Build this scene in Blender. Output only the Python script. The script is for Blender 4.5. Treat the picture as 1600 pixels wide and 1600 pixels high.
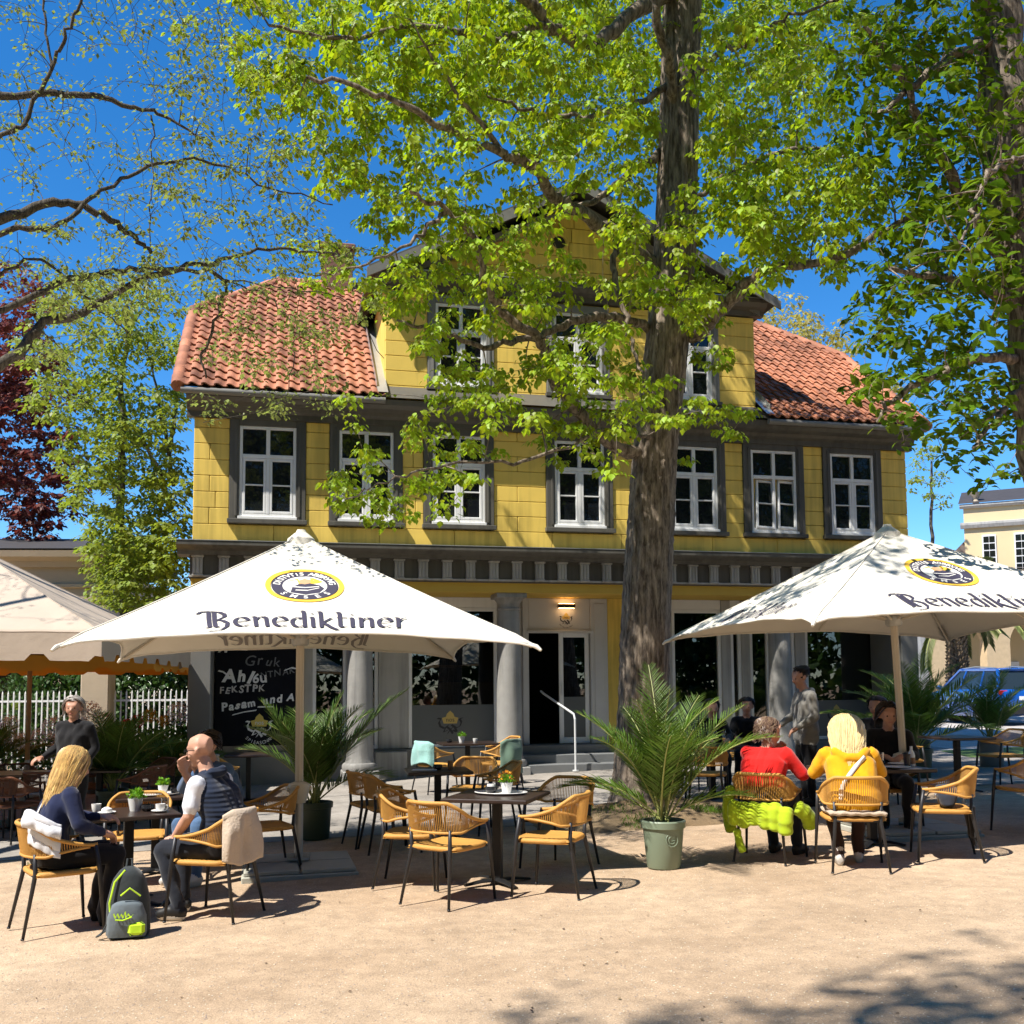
import bpy, bmesh, math, random
import numpy as np
from mathutils import Vector, Matrix, kdtree
random.seed(7); rng = np.random.default_rng(7)
PI = math.pi; R = math.radians
for o in list(bpy.data.objects): bpy.data.objects.remove(o)
S = bpy.context.scene; C = S.collection

# ------------------------------------------------------------------ camera
CAM_H = 1.68
PITCH = math.atan(0.08); ROLL = 0.008
cd = bpy.data.cameras.new('camera'); cam = bpy.data.objects.new('camera', cd); C.objects.link(cam)
cd.sensor_width = 36; cd.lens = 36; cd.clip_end = 2000; cd.clip_start = 0.05
cd.shift_y = 142 / 1600
cam.location = (0, 0, CAM_H)
cam.rotation_euler = (Matrix.Rotation(R(90) + PITCH, 3, 'X') @ Matrix.Rotation(-ROLL, 3, 'Z')).to_euler()
S.camera = cam
_m = cam.rotation_euler.to_matrix()
_R, _U, _F = _m.col[0].copy(), _m.col[1].copy(), -_m.col[2]

def gz(x, y=0):                                    # the ground rises gently to the right
    return 0.028 * max(-10.0, min(16.0, x))

def P(px, py, Y):                                  # survey: point of the place at depth Y seen at a picture position
    d = _F + _R * ((px - 800) / 1600) + _U * ((942 - py) / 1600)
    k = Y / d.y
    return Vector((d.x * k, d.y * k, CAM_H + d.z * k))

def G(px, py):                                     # survey: point on the ground
    d = _F + _R * ((px - 800) / 1600) + _U * ((942 - py) / 1600)
    k = 5.0
    for _ in range(30):
        k = (gz(d.x * k) - CAM_H) / d.z
    return Vector((d.x * k, d.y * k, gz(d.x * k)))

# ------------------------------------------------------------------ sky and sun
SUN_EL = R(55.5); SUN_H = Vector((-0.79, -0.61)).normalized()      # horizontal direction towards the sun
w = bpy.data.worlds.new('World'); S.world = w; w.use_nodes = True
nt = w.node_tree; bg = nt.nodes['Background']
sky = nt.nodes.new('ShaderNodeTexSky'); sky.sky_type = 'NISHITA'; sky.sun_disc = False
sky.sun_elevation = SUN_EL; sky.sun_rotation = math.atan2(SUN_H.x, SUN_H.y)
sky.air_density = 1.0; sky.dust_density = 0.0; sky.ozone_density = 5.0; sky.altitude = 1500
hs = nt.nodes.new('ShaderNodeHueSaturation'); hs.inputs['Saturation'].default_value = 1.28
nt.links.new(sky.outputs[0], hs.inputs['Color']); nt.links.new(hs.outputs[0], bg.inputs[0])
bg.inputs[1].default_value = 0.128
sd = bpy.data.lights.new('sun', 'SUN'); sd.energy = 5.0; sd.angle = R(0.53); sd.color = (1.0, 0.95, 0.87)
sun = bpy.data.objects.new('sun', sd); C.objects.link(sun)
_tosun = Vector((SUN_H.x * math.cos(SUN_EL), SUN_H.y * math.cos(SUN_EL), math.sin(SUN_EL)))
sun.rotation_euler = _tosun.to_track_quat('Z', 'Y').to_euler(); sun.location = (-6, -4, 14)
vs = S.view_settings; vs.view_transform = 'Standard'; vs.look = 'None'; vs.gamma = 1; vs.exposure = 0.78
vs.use_curve_mapping = False
S.cycles.max_bounces = 6; S.cycles.diffuse_bounces = 2; S.cycles.glossy_bounces = 3
S.cycles.transmission_bounces = 4; S.cycles.transparent_max_bounces = 8
S.cycles.caustics_reflective = False; S.cycles.caustics_refractive = False
S.cycles.use_denoising = True

# ------------------------------------------------------------------ helpers
def M(name, col, rough=0.6, var=0.12, scale=6.0, bump=0.0, bscale=40.0, metal=0.0, spec=0.4, island=0.0,
      trans=0.0, tcol=None, sheen=0.0, detail=4, coat=0.0):
    m = bpy.data.materials.new(name); m.use_nodes = True
    n = m.node_tree.nodes; L = m.node_tree.links; b = n['Principled BSDF']
    b.inputs['Roughness'].default_value = rough; b.inputs['Metallic'].default_value = metal
    b.inputs['Specular IOR Level'].default_value = spec
    b.inputs['Sheen Weight'].default_value = sheen; b.inputs['Coat Weight'].default_value = coat
    tc = n.new('ShaderNodeTexCoord')
    c4 = (*col, 1)
    src = None
    if var > 0:
        nz = n.new('ShaderNodeTexNoise'); nz.inputs['Scale'].default_value = scale; nz.inputs['Detail'].default_value = detail
        L.new(tc.outputs['Object'], nz.inputs['Vector'])
        mx = n.new('ShaderNodeMix'); mx.data_type = 'RGBA'
        mx.inputs[6].default_value = tuple(max(0, c * (1 - var * 1.6)) for c in col) + (1,)
        mx.inputs[7].default_value = tuple(min(1, c * (1 + var * 1.6)) for c in col) + (1,)
        L.new(nz.outputs[0], mx.inputs[0]); src = mx.outputs[2]
    if island > 0:
        g = n.new('ShaderNodeNewGeometry'); h = n.new('ShaderNodeHueSaturation')
        ma = n.new('ShaderNodeMapRange'); ma.inputs[3].default_value = 1 - island; ma.inputs[4].default_value = 1 + island
        mh = n.new('ShaderNodeMapRange'); mh.inputs[3].default_value = 0.5 - island * .045; mh.inputs[4].default_value = 0.5 + island * .045
        L.new(g.outputs['Random Per Island'], ma.inputs[0]); L.new(g.outputs['Random Per Island'], mh.inputs[0])
        L.new(ma.outputs[0], h.inputs['Value']); L.new(mh.outputs[0], h.inputs['Hue'])
        if src: L.new(src, h.inputs['Color'])
        else: h.inputs['Color'].default_value = c4
        src = h.outputs[0]
    if src: L.new(src, b.inputs['Base Color'])
    else: b.inputs['Base Color'].default_value = c4
    if bump > 0:
        bz = n.new('ShaderNodeTexNoise'); bz.inputs['Scale'].default_value = bscale; bz.inputs['Detail'].default_value = 3
        L.new(tc.outputs['Object'], bz.inputs['Vector'])
        bp = n.new('ShaderNodeBump'); bp.inputs['Strength'].default_value = bump; bp.inputs['Distance'].default_value = 0.02
        L.new(bz.outputs[0], bp.inputs['Height']); L.new(bp.outputs[0], b.inputs['Normal'])
    if trans > 0:
        t = n.new('ShaderNodeBsdfTranslucent'); ms = n.new('ShaderNodeMixShader'); ms.inputs[0].default_value = trans
        out = n['Material Output']
        if tcol:
            tm = n.new('ShaderNodeMix'); tm.data_type = 'RGBA'; tm.blend_type = 'MULTIPLY'; tm.inputs[0].default_value = 1
            if src: L.new(src, tm.inputs[6])
            else: tm.inputs[6].default_value = c4
            tm.inputs[7].default_value = (*tcol, 1); L.new(tm.outputs[2], t.inputs[0])
        elif src: L.new(src, t.inputs[0])
        else: t.inputs[0].default_value = c4
        L.new(b.outputs[0], ms.inputs[1]); L.new(t.outputs[0], ms.inputs[2]); L.new(ms.outputs[0], out.inputs[0])
    return m

def fast_mesh(name, V, F):
    V = np.asarray(V, dtype=np.float32); F = np.asarray(F, dtype=np.int32)
    me = bpy.data.meshes.new(name); k = F.shape[1]
    me.vertices.add(len(V)); me.vertices.foreach_set('co', V.ravel())
    me.loops.add(F.size); me.loops.foreach_set('vertex_index', F.ravel())
    me.polygons.add(len(F)); me.polygons.foreach_set('loop_start', np.arange(0, F.size, k, dtype=np.int32))
    me.update(calc_edges=True); return me

def link(name, me, parent=None, mat=None, loc=None, rz=None):
    o = bpy.data.objects.new(name, me); C.objects.link(o)
    if parent: o.parent = parent
    if mat is not None and me is not None and not me.materials:
        for mm in (mat if isinstance(mat, (list, tuple)) else [mat]): me.materials.append(mm)
    if loc is not None: o.location = loc
    if rz is not None: o.rotation_euler = (0, 0, rz)
    return o

def tag(o, label=None, cat=None, group=None, kind=None):
    if label: o['label'] = label
    if cat: o['category'] = cat
    if group: o['group'] = group
    if kind: o['kind'] = kind
    return o

def thing(name, label, cat, loc=(0, 0, 0), rz=0.0, group=None):
    o = bpy.data.objects.new(name, None); C.objects.link(o); o.location = loc; o.rotation_euler = (0, 0, rz)
    o.empty_display_size = 0.1
    return tag(o, label, cat, group)

def copy_tree(o, parent=None):
    c = o.copy(); C.objects.link(c); c.parent = parent
    for ch in [x for x in C.objects if x.parent == o]: copy_tree(ch, c)
    return c

class MB:
    def __init__(s): s.v = []; s.f = []; s.m = []; s.cm = 0
    def mat(s, i): s.cm = i; return s
    def add(s, vs, fs):
        o = len(s.v); s.v += [tuple(x) for x in vs]
        for f in fs: s.f.append(tuple(i + o for i in f)); s.m.append(s.cm)
        return s
    def box(s, x0, y0, z0, x1, y1, z1, bev=0.0):
        if bev <= 0:
            vs = [(x, y, z) for z in (z0, z1) for y in (y0, y1) for x in (x0, x1)]
            return s.add(vs, [(0, 2, 3, 1), (4, 5, 7, 6), (0, 1, 5, 4), (2, 6, 7, 3), (0, 4, 6, 2), (1, 3, 7, 5)])
        b = bev; o = []
        for z, i in ((z0, b), (z0 + b, 0), (z1 - b, 0), (z1, b)):
            o.append([(x0 + i + b, y0 + i, z), (x1 - i - b, y0 + i, z), (x1 - i, y0 + i + b, z), (x1 - i, y1 - i - b, z),
                      (x1 - i - b, y1 - i, z), (x0 + i + b, y1 - i, z), (x0 + i, y1 - i - b, z), (x0 + i, y0 + i + b, z)])
        vs = sum(o, []); fs = [tuple(reversed(range(8))), tuple(range(24, 32))]
        for r in range(3):
            for k in range(8): fs.append((r * 8 + k, r * 8 + (k + 1) % 8, r * 8 + 8 + (k + 1) % 8, r * 8 + 8 + k))
        return s.add(vs, fs)
    def xbox(s, M4, sx, sy, sz, bev=0.0):          # centred box under a matrix
        t = MB().box(-sx / 2, -sy / 2, -sz / 2, sx / 2, sy / 2, sz / 2, bev)
        return s.add([M4 @ Vector(v) for v in t.v], t.f)
    def lathe(s, prof, n=24, c=(0, 0, 0), cap=True, a0=0.0, sq=1.0):
        vs = []; fs = []
        for r, z in prof:
            for k in range(n):
                a = a0 + 2 * PI * k / n; vs.append((c[0] + r * math.cos(a), c[1] + r * math.sin(a) * sq, c[2] + z))
        for i in range(len(prof) - 1):
            for k in range(n): fs.append((i * n + k, i * n + (k + 1) % n, i * n + n + (k + 1) % n, i * n + n + k))
        if cap: fs.append(tuple(reversed(range(n)))); fs.append(tuple(range((len(prof) - 1) * n, len(prof) * n)))
        return s.add(vs, fs)
    def tube(s, pts, r, n=8, cap=True, flat=1.0, up=None):
        pts = [Vector(p) for p in pts]; rs = r if isinstance(r, (list, tuple)) else [r] * len(pts)
        vs = []; fs = []; N = len(pts); u = None
        for i, p in enumerate(pts):
            t = (pts[min(i + 1, N - 1)] - pts[max(i - 1, 0)])
            if t.length < 1e-9: t = Vector((0, 0, 1))
            t.normalize()
            if u is None:
                a = Vector(up) if up else (Vector((0, 0, 1)) if abs(t.z) < 0.9 else Vector((1, 0, 0)))
                u = a - t * a.dot(t)
            else: u = u - t * u.dot(t)
            if u.length < 1e-6: u = t.orthogonal()
            u.normalize(); v = t.cross(u)
            for k in range(n):
                an = 2 * PI * k / n; vs.append(p + (u * math.cos(an) * flat + v * math.sin(an)) * rs[i])
        for i in range(N - 1):
            for k in range(n): fs.append((i * n + k, i * n + (k + 1) % n, i * n + n + (k + 1) % n, i * n + n + k))
        if cap: fs.append(tuple(reversed(range(n)))); fs.append(tuple(range((N - 1) * n, N * n)))
        return s.add(vs, fs)
    def ball(s, c, r, n=12, m=8):
        rx, ry, rz = r if isinstance(r, (list, tuple)) else (r, r, r)
        vs = [(c[0], c[1], c[2] - rz)]; fs = []
        for i in range(1, m):
            a = -PI / 2 + PI * i / m
            for k in range(n): b = 2 * PI * k / n; vs.append((c[0] + rx * math.cos(a) * math.cos(b), c[1] + ry * math.cos(a) * math.sin(b), c[2] + rz * math.sin(a)))
        vs.append((c[0], c[1], c[2] + rz)); T = len(vs) - 1
        for k in range(n): fs.append((0, 1 + (k + 1) % n, 1 + k)); fs.append((T, T - n + k, T - n + (k + 1) % n))
        for i in range(m - 2):
            for k in range(n): fs.append((1 + i * n + k, 1 + i * n + (k + 1) % n, 1 + i * n + n + (k + 1) % n, 1 + i * n + n + k))
        return s.add(vs, fs)
    def prism(s, poly, y0, y1, fn=None):           # polygon in x,z, thickness along y
        n = len(poly); vs = [(p[0], y0, p[1]) for p in poly] + [(p[0], y1, p[1]) for p in poly]
        if fn: vs = [fn(v) for v in vs]
        fs = [tuple(range(n)), tuple(reversed(range(n, 2 * n)))] + [(i, i + n, (i + 1) % n + n, (i + 1) % n) for i in range(n)]
        return s.add(vs, fs)
    def sheet(s, fn, nu, nv):                      # grid of fn(u, v)
        vs = [fn(i / nu, j / nv) for j in range(nv + 1) for i in range(nu + 1)]
        fs = [(j * (nu + 1) + i, j * (nu + 1) + i + 1, (j + 1) * (nu + 1) + i + 1, (j + 1) * (nu + 1) + i) for j in range(nv) for i in range(nu)]
        return s.add(vs, fs)
    def mesh(s, name, mat=None, smooth=False, sharp=None):
        me = bpy.data.meshes.new(name); me.from_pydata(s.v, [], s.f); me.update()
        if mat is not None:
            for mm in (mat if isinstance(mat, (list, tuple)) else [mat]): me.materials.append(mm)
            if len(me.materials) > 1: me.polygons.foreach_set('material_index', s.m)
        if smooth:
            me.polygons.foreach_set('use_smooth', [True] * len(me.polygons))
            if sharp: me.set_sharp_from_angle(angle=R(sharp))
        return me
    def build(s, name, mat, parent=None, smooth=False, sharp=40, loc=None, rz=None):
        return link(name, s.mesh(name, mat, smooth, sharp if smooth else None), parent, None, loc, rz)

def solid(o, th, offset=-1):
    md = o.modifiers.new('solid', 'SOLIDIFY'); md.thickness = th; md.offset = offset; return o

def text_mesh(txt, size, extrude=0.0, shear=0.0, align='CENTER', bold=0.0, space=1.0):
    cu = bpy.data.curves.new('t', 'FONT'); cu.body = txt; cu.size = size; cu.shear = shear; cu.align_x = align
    cu.offset = bold; cu.space_character = space; cu.resolution_u = 3; cu.extrude = extrude
    o = bpy.data.objects.new('t', cu); C.objects.link(o)
    dg = bpy.context.evaluated_depsgraph_get(); me = bpy.data.meshes.new_from_object(o.evaluated_get(dg))
    vs = [tuple(v.co) for v in me.vertices]; fs = [tuple(p.vertices) for p in me.polygons]
    bpy.data.objects.remove(o); bpy.data.curves.remove(cu); bpy.data.meshes.remove(me)
    return vs, fs

def nib(strokes, nibv, lift=0.0003):
    """broad-pen strokes: list of polylines -> flat quads in (x, y, lift)"""
    mb = MB(); n = Vector((nibv[0], nibv[1], 0)); z = 0.0
    for st in strokes:
        for a, b in zip(st[:-1], st[1:]):
            d = Vector((b[0] - a[0], b[1] - a[1], 0))
            if d.length < 1e-6: continue
            e = d.normalized() * 0.004
            A = Vector((a[0], a[1], 0)) - e; B = Vector((b[0], b[1], 0)) + e
            nn = n
            if abs(d.normalized().cross(n.normalized()).z) < 0.28:          # never thinner than a hairline
                pp = Vector((-d.y, d.x, 0)).normalized() * n.length * 0.28; nn = pp
            z += lift * 0.02
            q = [A - nn, B - nn, B + nn, A + nn]
            ar = (q[1] - q[0]).cross(q[3] - q[0]).z
            if ar < 0: q.reverse()
            mb.add([(p.x, p.y, z) for p in q], [(0, 1, 2, 3)])
    return mb.v, mb.f

def arc(cx, cy, rx, ry, a0, a1, n=10):
    return [(cx + rx * math.cos(R(a0 + (a1 - a0) * i / n)), cy + ry * math.sin(R(a0 + (a1 - a0) * i / n))) for i in range(n + 1)]

def head(dx, dy):                                  # rotation that turns local +y to direction (dx, dy)
    return math.atan2(dy, dx) - PI / 2
# ------------------------------------------------------------------ materials
sand_m = bpy.data.materials.new('sand'); sand_m.use_nodes = True
def _sand(m, cols, sc=1.0, bumpd=0.012):
    n = m.node_tree.nodes; L = m.node_tree.links; b = n['Principled BSDF']; b.inputs['Roughness'].default_value = 0.95
    b.inputs['Specular IOR Level'].default_value = 0.1
    g = n.new('ShaderNodeNewGeometry')
    def noise(s, d=4, r=0.55):
        t = n.new('ShaderNodeTexNoise'); t.inputs['Scale'].default_value = s * sc; t.inputs['Detail'].default_value = d
        t.inputs['Roughness'].default_value = r; L.new(g.outputs['Position'], t.inputs['Vector']); return t
    a = noise(0.35, 5); c = noise(7, 6, .65); f = noise(90, 3, .7); k = noise(300, 2)
    cr = n.new('ShaderNodeValToRGB'); cr.color_ramp.elements[0].color = (*cols[0], 1); cr.color_ramp.elements[1].color = (*cols[1], 1)
    cr.color_ramp.elements[0].position = .36; cr.color_ramp.elements[1].position = .64
    L.new(a.outputs[0], cr.inputs[0])
    def mul(src, t, lo, hi, p0=.3, p1=.7):
        mr = n.new('ShaderNodeMapRange'); mr.inputs[1].default_value = p0; mr.inputs[2].default_value = p1
        mr.inputs[3].default_value = lo; mr.inputs[4].default_value = hi; L.new(t.outputs[0], mr.inputs[0])
        x = n.new('ShaderNodeMix'); x.data_type = 'RGBA'; x.blend_type = 'MULTIPLY'; x.inputs[0].default_value = 1
        L.new(src, x.inputs[6]); L.new(mr.outputs[0], x.inputs[7]); return x.outputs[2]
    s = mul(cr.outputs[0], c, .82, 1.12); e_ = noise(1.6, 6, .6); s = mul(s, e_, .86, 1.1); s = mul(s, f, .74, 1.2); s = mul(s, k, .7, 1.25)
    L.new(s, b.inputs['Base Color'])
    ad = n.new('ShaderNodeMath'); ad.operation = 'ADD'
    m1 = n.new('ShaderNodeMath'); m1.operation = 'MULTIPLY'; m1.inputs[1].default_value = 0.35; L.new(f.outputs[0], m1.inputs[0])
    L.new(c.outputs[0], ad.inputs[0]); L.new(m1.outputs[0], ad.inputs[1])
    bp = n.new('ShaderNodeBump'); bp.inputs['Strength'].default_value = 0.7; bp.inputs['Distance'].default_value = bumpd
    L.new(ad.outputs[0], bp.inputs['Height']); L.new(bp.outputs[0], b.inputs['Normal'])
_sand(sand_m, ((.425, .305, .20), (.545, .405, .275)), 1.0, 0.03)
pave_m = bpy.data.materials.new('paving'); pave_m.use_nodes = True
_sand(pave_m, ((.27, .245, .215), (.36, .325, .285)), 1.0, 0.01)
asph_m = bpy.data.materials.new('light_asphalt'); asph_m.use_nodes = True
_sand(asph_m, ((.42, .39, .36), (.5, .46, .42)), 1.0, 0.006)
earth_m = bpy.data.materials.new('earth'); earth_m.use_nodes = True
_sand(earth_m, ((.2, .135, .075), (.34, .25, .15)), 2.0, 0.04)

yellow_m = M('yellow_wall_paint', (.82, .58, .12), .62, .07, 2.2, .12, 60)
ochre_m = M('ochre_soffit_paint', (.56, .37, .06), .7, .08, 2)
grey_m = M('taupe_grey_paint', (.105, .098, .082), .5, .1, 3, .08, 50)
grey2_m = M('mid_grey_paint', (.19, .185, .17), .55, .08, 3, .06, 50)
lgrey_m = M('pale_grey_paint', (.42, .41, .385), .55, .07, 3, .08, 40)
colm_m = M('grey_stone_column', (.27, .262, .245), .6, .12, 5, .2, 30)
white_m = M('white_window_paint', (.78, .78, .76), .35, .03, 4)
dwhite_m = M('off_white_panel', (.55, .54, .52), .5, .05, 3)
tile_m = M('terracotta', (.41, .165, .088), .7, .16, 5, .25, 35, island=.0)
metal_m = M('zinc_sheet', (.55, .55, .54), .35, .08, 6, metal=.6)
step_m = M('grey_step_stone', (.16, .165, .165), .6, .12, 5, .15, 40)
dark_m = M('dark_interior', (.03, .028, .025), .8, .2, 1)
woodc_m = M('brown_counter_wood', (.22, .1, .035), .5, .2, 3)
black_m = M('blackboard', (.009, .010, .014), .7, .3, 3, spec=.08)
chalk_m = M('chalk', (.8, .8, .78), .9, .15, 40)
chalkd_m = M('rubbed_chalk', (.16, .165, .17), .9, .3, 25)
gold_m = M('gold_print', (.55, .40, .12), .6, .1, 20)
darkp_m = M('dark_print', (.03, .03, .035), .5, 0)
wsteel_m = M('white_steel', (.72, .73, .73), .3, .03, 5, metal=.2)
def tilevar():                                     # each tile a little different
    n = tile_m.node_tree.nodes; L = tile_m.node_tree.links; b = n['Principled BSDF']
    oi = n.new('ShaderNodeObjectInfo'); h = n.new('ShaderNodeHueSaturation'); mr = n.new('ShaderNodeMapRange')
    mr.inputs[3].default_value = .74; mr.inputs[4].default_value = 1.25
    g = n.new('ShaderNodeNewGeometry'); ad = n.new('ShaderNodeMath'); ad.operation = 'ADD'; fr = n.new('ShaderNodeMath'); fr.operation = 'FRACT'
    L.new(oi.outputs['Random'], ad.inputs[0]); L.new(g.outputs['Random Per Island'], ad.inputs[1]); L.new(ad.outputs[0], fr.inputs[0])
    L.new(fr.outputs[0], mr.inputs[0]); L.new(mr.outputs[0], h.inputs['Value'])
    src = b.inputs['Base Color'].links[0].from_socket; L.new(src, h.inputs['Color']); L.new(h.outputs[0], b.inputs['Base Color'])
tilevar()
def streaks(m, lo=.72, sx=9.0, sz=.55, p0=.42, p1=.62):              # rain marks and fading with shapes of their own
    n = m.node_tree.nodes; L = m.node_tree.links; b = n['Principled BSDF']; g = n.new('ShaderNodeNewGeometry'); mp = n.new('ShaderNodeMapping'); mp.inputs['Scale'].default_value = (sx, sx, sz)
    nz = n.new('ShaderNodeTexNoise'); nz.inputs['Scale'].default_value = 1; nz.inputs['Detail'].default_value = 5; L.new(g.outputs['Position'], mp.inputs['Vector']); L.new(mp.outputs[0], nz.inputs['Vector'])
    n2 = n.new('ShaderNodeTexNoise'); n2.inputs['Scale'].default_value = .7; n2.inputs['Detail'].default_value = 4; L.new(g.outputs['Position'], n2.inputs['Vector']); ml = n.new('ShaderNodeMath'); ml.operation = 'MULTIPLY'; L.new(nz.outputs[0], ml.inputs[0]); L.new(n2.outputs[0], ml.inputs[1])
    mr = n.new('ShaderNodeMapRange'); mr.inputs[1].default_value = p0 * .5; mr.inputs[2].default_value = p1 * .62; mr.inputs[3].default_value = 1.04; mr.inputs[4].default_value = lo; L.new(ml.outputs[0], mr.inputs[0])
    x = n.new('ShaderNodeMix'); x.data_type = 'RGBA'; x.blend_type = 'MULTIPLY'; x.inputs[0].default_value = 1; src = b.inputs['Base Color'].links[0].from_socket; L.new(src, x.inputs[6]); L.new(mr.outputs[0], x.inputs[7]); L.new(x.outputs[2], b.inputs['Base Color'])
streaks(yellow_m, .74); streaks(grey_m, .7); streaks(lgrey_m, .68); streaks(colm_m, .6); streaks(tile_m, .55, 2.5, 1.5); streaks(white_m, .9)
pane_m = bpy.data.materials.new('dark_window_glass'); pane_m.use_nodes = True
def _pane():
    n = pane_m.node_tree.nodes; L = pane_m.node_tree.links; b = n['Principled BSDF']
    b.inputs['Base Color'].default_value = (.010, .012, .014, 1); b.inputs['Roughness'].default_value = .03; b.inputs['Specular IOR Level'].default_value = .55
    tc = n.new('ShaderNodeNewGeometry'); nz = n.new('ShaderNodeTexNoise'); nz.inputs['Scale'].default_value = 3.5
    L.new(tc.outputs['Position'], nz.inputs['Vector']); bp = n.new('ShaderNodeBump'); bp.inputs['Strength'].default_value = .12; bp.inputs['Distance'].default_value = .02
    L.new(nz.outputs[0], bp.inputs['Height']); L.new(bp.outputs[0], b.inputs['Normal'])
_pane()
def clear_glass(name, tint, gl=.09, rough=.0):
    m = bpy.data.materials.new(name); m.use_nodes = True; n = m.node_tree.nodes; L = m.node_tree.links
    n.remove(n['Principled BSDF']); t = n.new('ShaderNodeBsdfTransparent'); t.inputs[0].default_value = (*tint, 1)
    g = n.new('ShaderNodeBsdfGlossy'); g.inputs['Roughness'].default_value = rough; fr = n.new('ShaderNodeFresnel'); fr.inputs[0].default_value = 1.5
    ad = n.new('ShaderNodeMath'); ad.operation = 'ADD'; ad.inputs[1].default_value = gl - .04; L.new(fr.outputs[0], ad.inputs[0])
    mx = n.new('ShaderNodeMixShader'); L.new(ad.outputs[0], mx.inputs[0]); L.new(t.outputs[0], mx.inputs[1]); L.new(g.outputs[0], mx.inputs[2])
    L.new(mx.outputs[0], n['Material Output'].inputs[0]); return m
shop_m = clear_glass('shop_window_glass', (.5, .52, .52), .10)
clear_m = clear_glass('clear_glass', (.93, .95, .95), .08)
frost_m = M('frosted_film', (.11, .12, .12), .35, .05, 2, spec=.5)

# ------------------------------------------------------------------ ground
def ground_sheet(name, xs, ys, off, mat, inside=None):
    V = [(x, y, gz(x, y) + off) for y in ys for x in xs]; nx = len(xs); F = []
    for j in range(len(ys) - 1):
        for i in range(nx - 1): F.append((j * nx + i, j * nx + i + 1, (j + 1) * nx + i + 1, (j + 1) * nx + i))
    me = bpy.data.meshes.new(name); me.from_pydata(V, [], F); me.materials.append(mat)
    return tag(link(name, me), kind='structure')
ground_sheet('ground', [-600, -100, -10, 16, 100, 600], [-200, -20, 0, 20, 60, 200, 900], 0.0, sand_m)
def strip(name, poly, off, mat):
    """flat-lying polygon, cut where the slope of the ground changes"""
    bm = bmesh.new(); bm.faces.new([bm.verts.new((p[0], p[1], 0)) for p in poly])
    for x in (-10, 16):
        bmesh.ops.bisect_plane(bm, geom=bm.verts[:] + bm.edges[:] + bm.faces[:], plane_co=(x, 0, 0), plane_no=(1, 0, 0))
    for v in bm.verts: v.co.z = gz(v.co.x) + off
    me = bpy.data.meshes.new(name); bm.to_mesh(me); bm.free(); me.materials.append(mat)
    return tag(link(name, me), kind='structure')
strip('pavement', [(-11, 10.6), (-5.5, 11.1), (-2.2, 11.9), (0.4, 12.4), (2.0, 13.6), (6.0, 14.6), (11, 16.2), (11, 25), (-11, 25)], 0.006, pave_m)
strip('road', [(9.2, 21.5), (60, 26.5), (60, 44), (9.0, 40)], 0.008, asph_m)

# ------------------------------------------------------------------ the yellow house
A13 = R(13); HO = Vector((-5.65, 17.97, 0))
house = thing('yellow_house', 'yellow two-storey cafe house with grey trim, columns and red tiled roof', 'house', HO, A13)
W = 14.3; MID = 7.16
wallp = MB()
wallp.box(0, .09, 4.0, W, 9.4, 6.7)                                  # upper storey
wallp.box(3.4, .09, 6.7, 10.92, 9.4, 9.3)                            # cross gable storey
wallp.prism([(3.4, 9.3), (10.92, 9.3), (MID, 11.25)], .09, 6)
wallp.prism([(1.0, 6.7), (13.3, 6.7)] and [(0, 6.7), (W, 6.7), (W, 6.9), (0, 6.9)], 1.0, 8.4)
wallp.build('wall', yellow_m, house)

blocks = {}
def block(x0, x1, z0, z1, y=-.0, d=.09, pr=.0, name='facade_block'):
    g = .0035
    k = (round(x1 - x0, 3), round(z1 - z0, 3), d)
    if k not in blocks:
        blocks[k] = MB().box(0, 0, 0, k[0] - 2 * g, d, k[1] - 2 * g, .009).mesh('facade_block', yellow_m)
    o = link(name, blocks[k], house); o.location = (x0 + g, y - pr, z0 + g); return o
WX = [MID - 5.87, MID - 4.10, MID - 2.37, MID, MID + 2.37, MID + 4.10, MID + 5.87]
SUR = .67
edges = [0] + sum([[x - SUR, x + SUR] for x in WX], []) + [W]
H = .29
for i in range(0, len(edges), 2):
    a, b = edges[i], edges[i + 1]
    for c in range(7):
        z = 4.58 + c * H
        z1 = min(z + H, 6.5)
        if z1 - z < .05: continue
        if (b - a > .6 and c % 2 == 0) or (i in (0, 4) and c in (1, 4)):
            m_ = a + (b - a) * (.62 if c % 2 else (.45 if b - a > .6 else .5))
            block(a, m_, z, z1); block(m_, b, z, z1)
        else: block(a, b, z, z1)
x = 0.0; k = 0
while x < W - .01:
    x2 = min(W, x + (1.9 if k % 2 else 1.4)); block(x, x2, 4.27, 4.58); x = x2; k += 1
GX = [MID - 2.32, MID, MID + 2.32]
ge = [3.4] + sum([[x - .64, x + .64] for x in GX], []) + [10.92]
for c in range(8):                                                    # boards of the cross gable
    z = 7.0 + c * .285
    z1 = min(z + .285, 9.12)
    if z1 - z < .04: continue
    if z1 <= 7.3: segs = [(3.4, 5.2), (5.2, 7.6), (7.6, 9.4), (9.4, 10.92)]
    else: segs = [(ge[i], ge[i + 1]) for i in range(0, 8, 2)]
    for a, b in segs: block(a, b, z, z1)
for c in range(5):                                                    # boards of the pediment
    z = 9.5 + c * .29; hw = (11.12 - z - .29) / .52 * 1.0
    if hw < .3: break
    for a, b in ((MID - hw, MID - hw * .1), (MID - hw * .1, MID + hw)):
        bl = MB().prism([(a + .008, z + .008), (b - .008, z + .008), (b - .008, z + .282), (a + .008, z + .282)], .03, .09)
        bl.build('facade_block', yellow_m, house)

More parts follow.
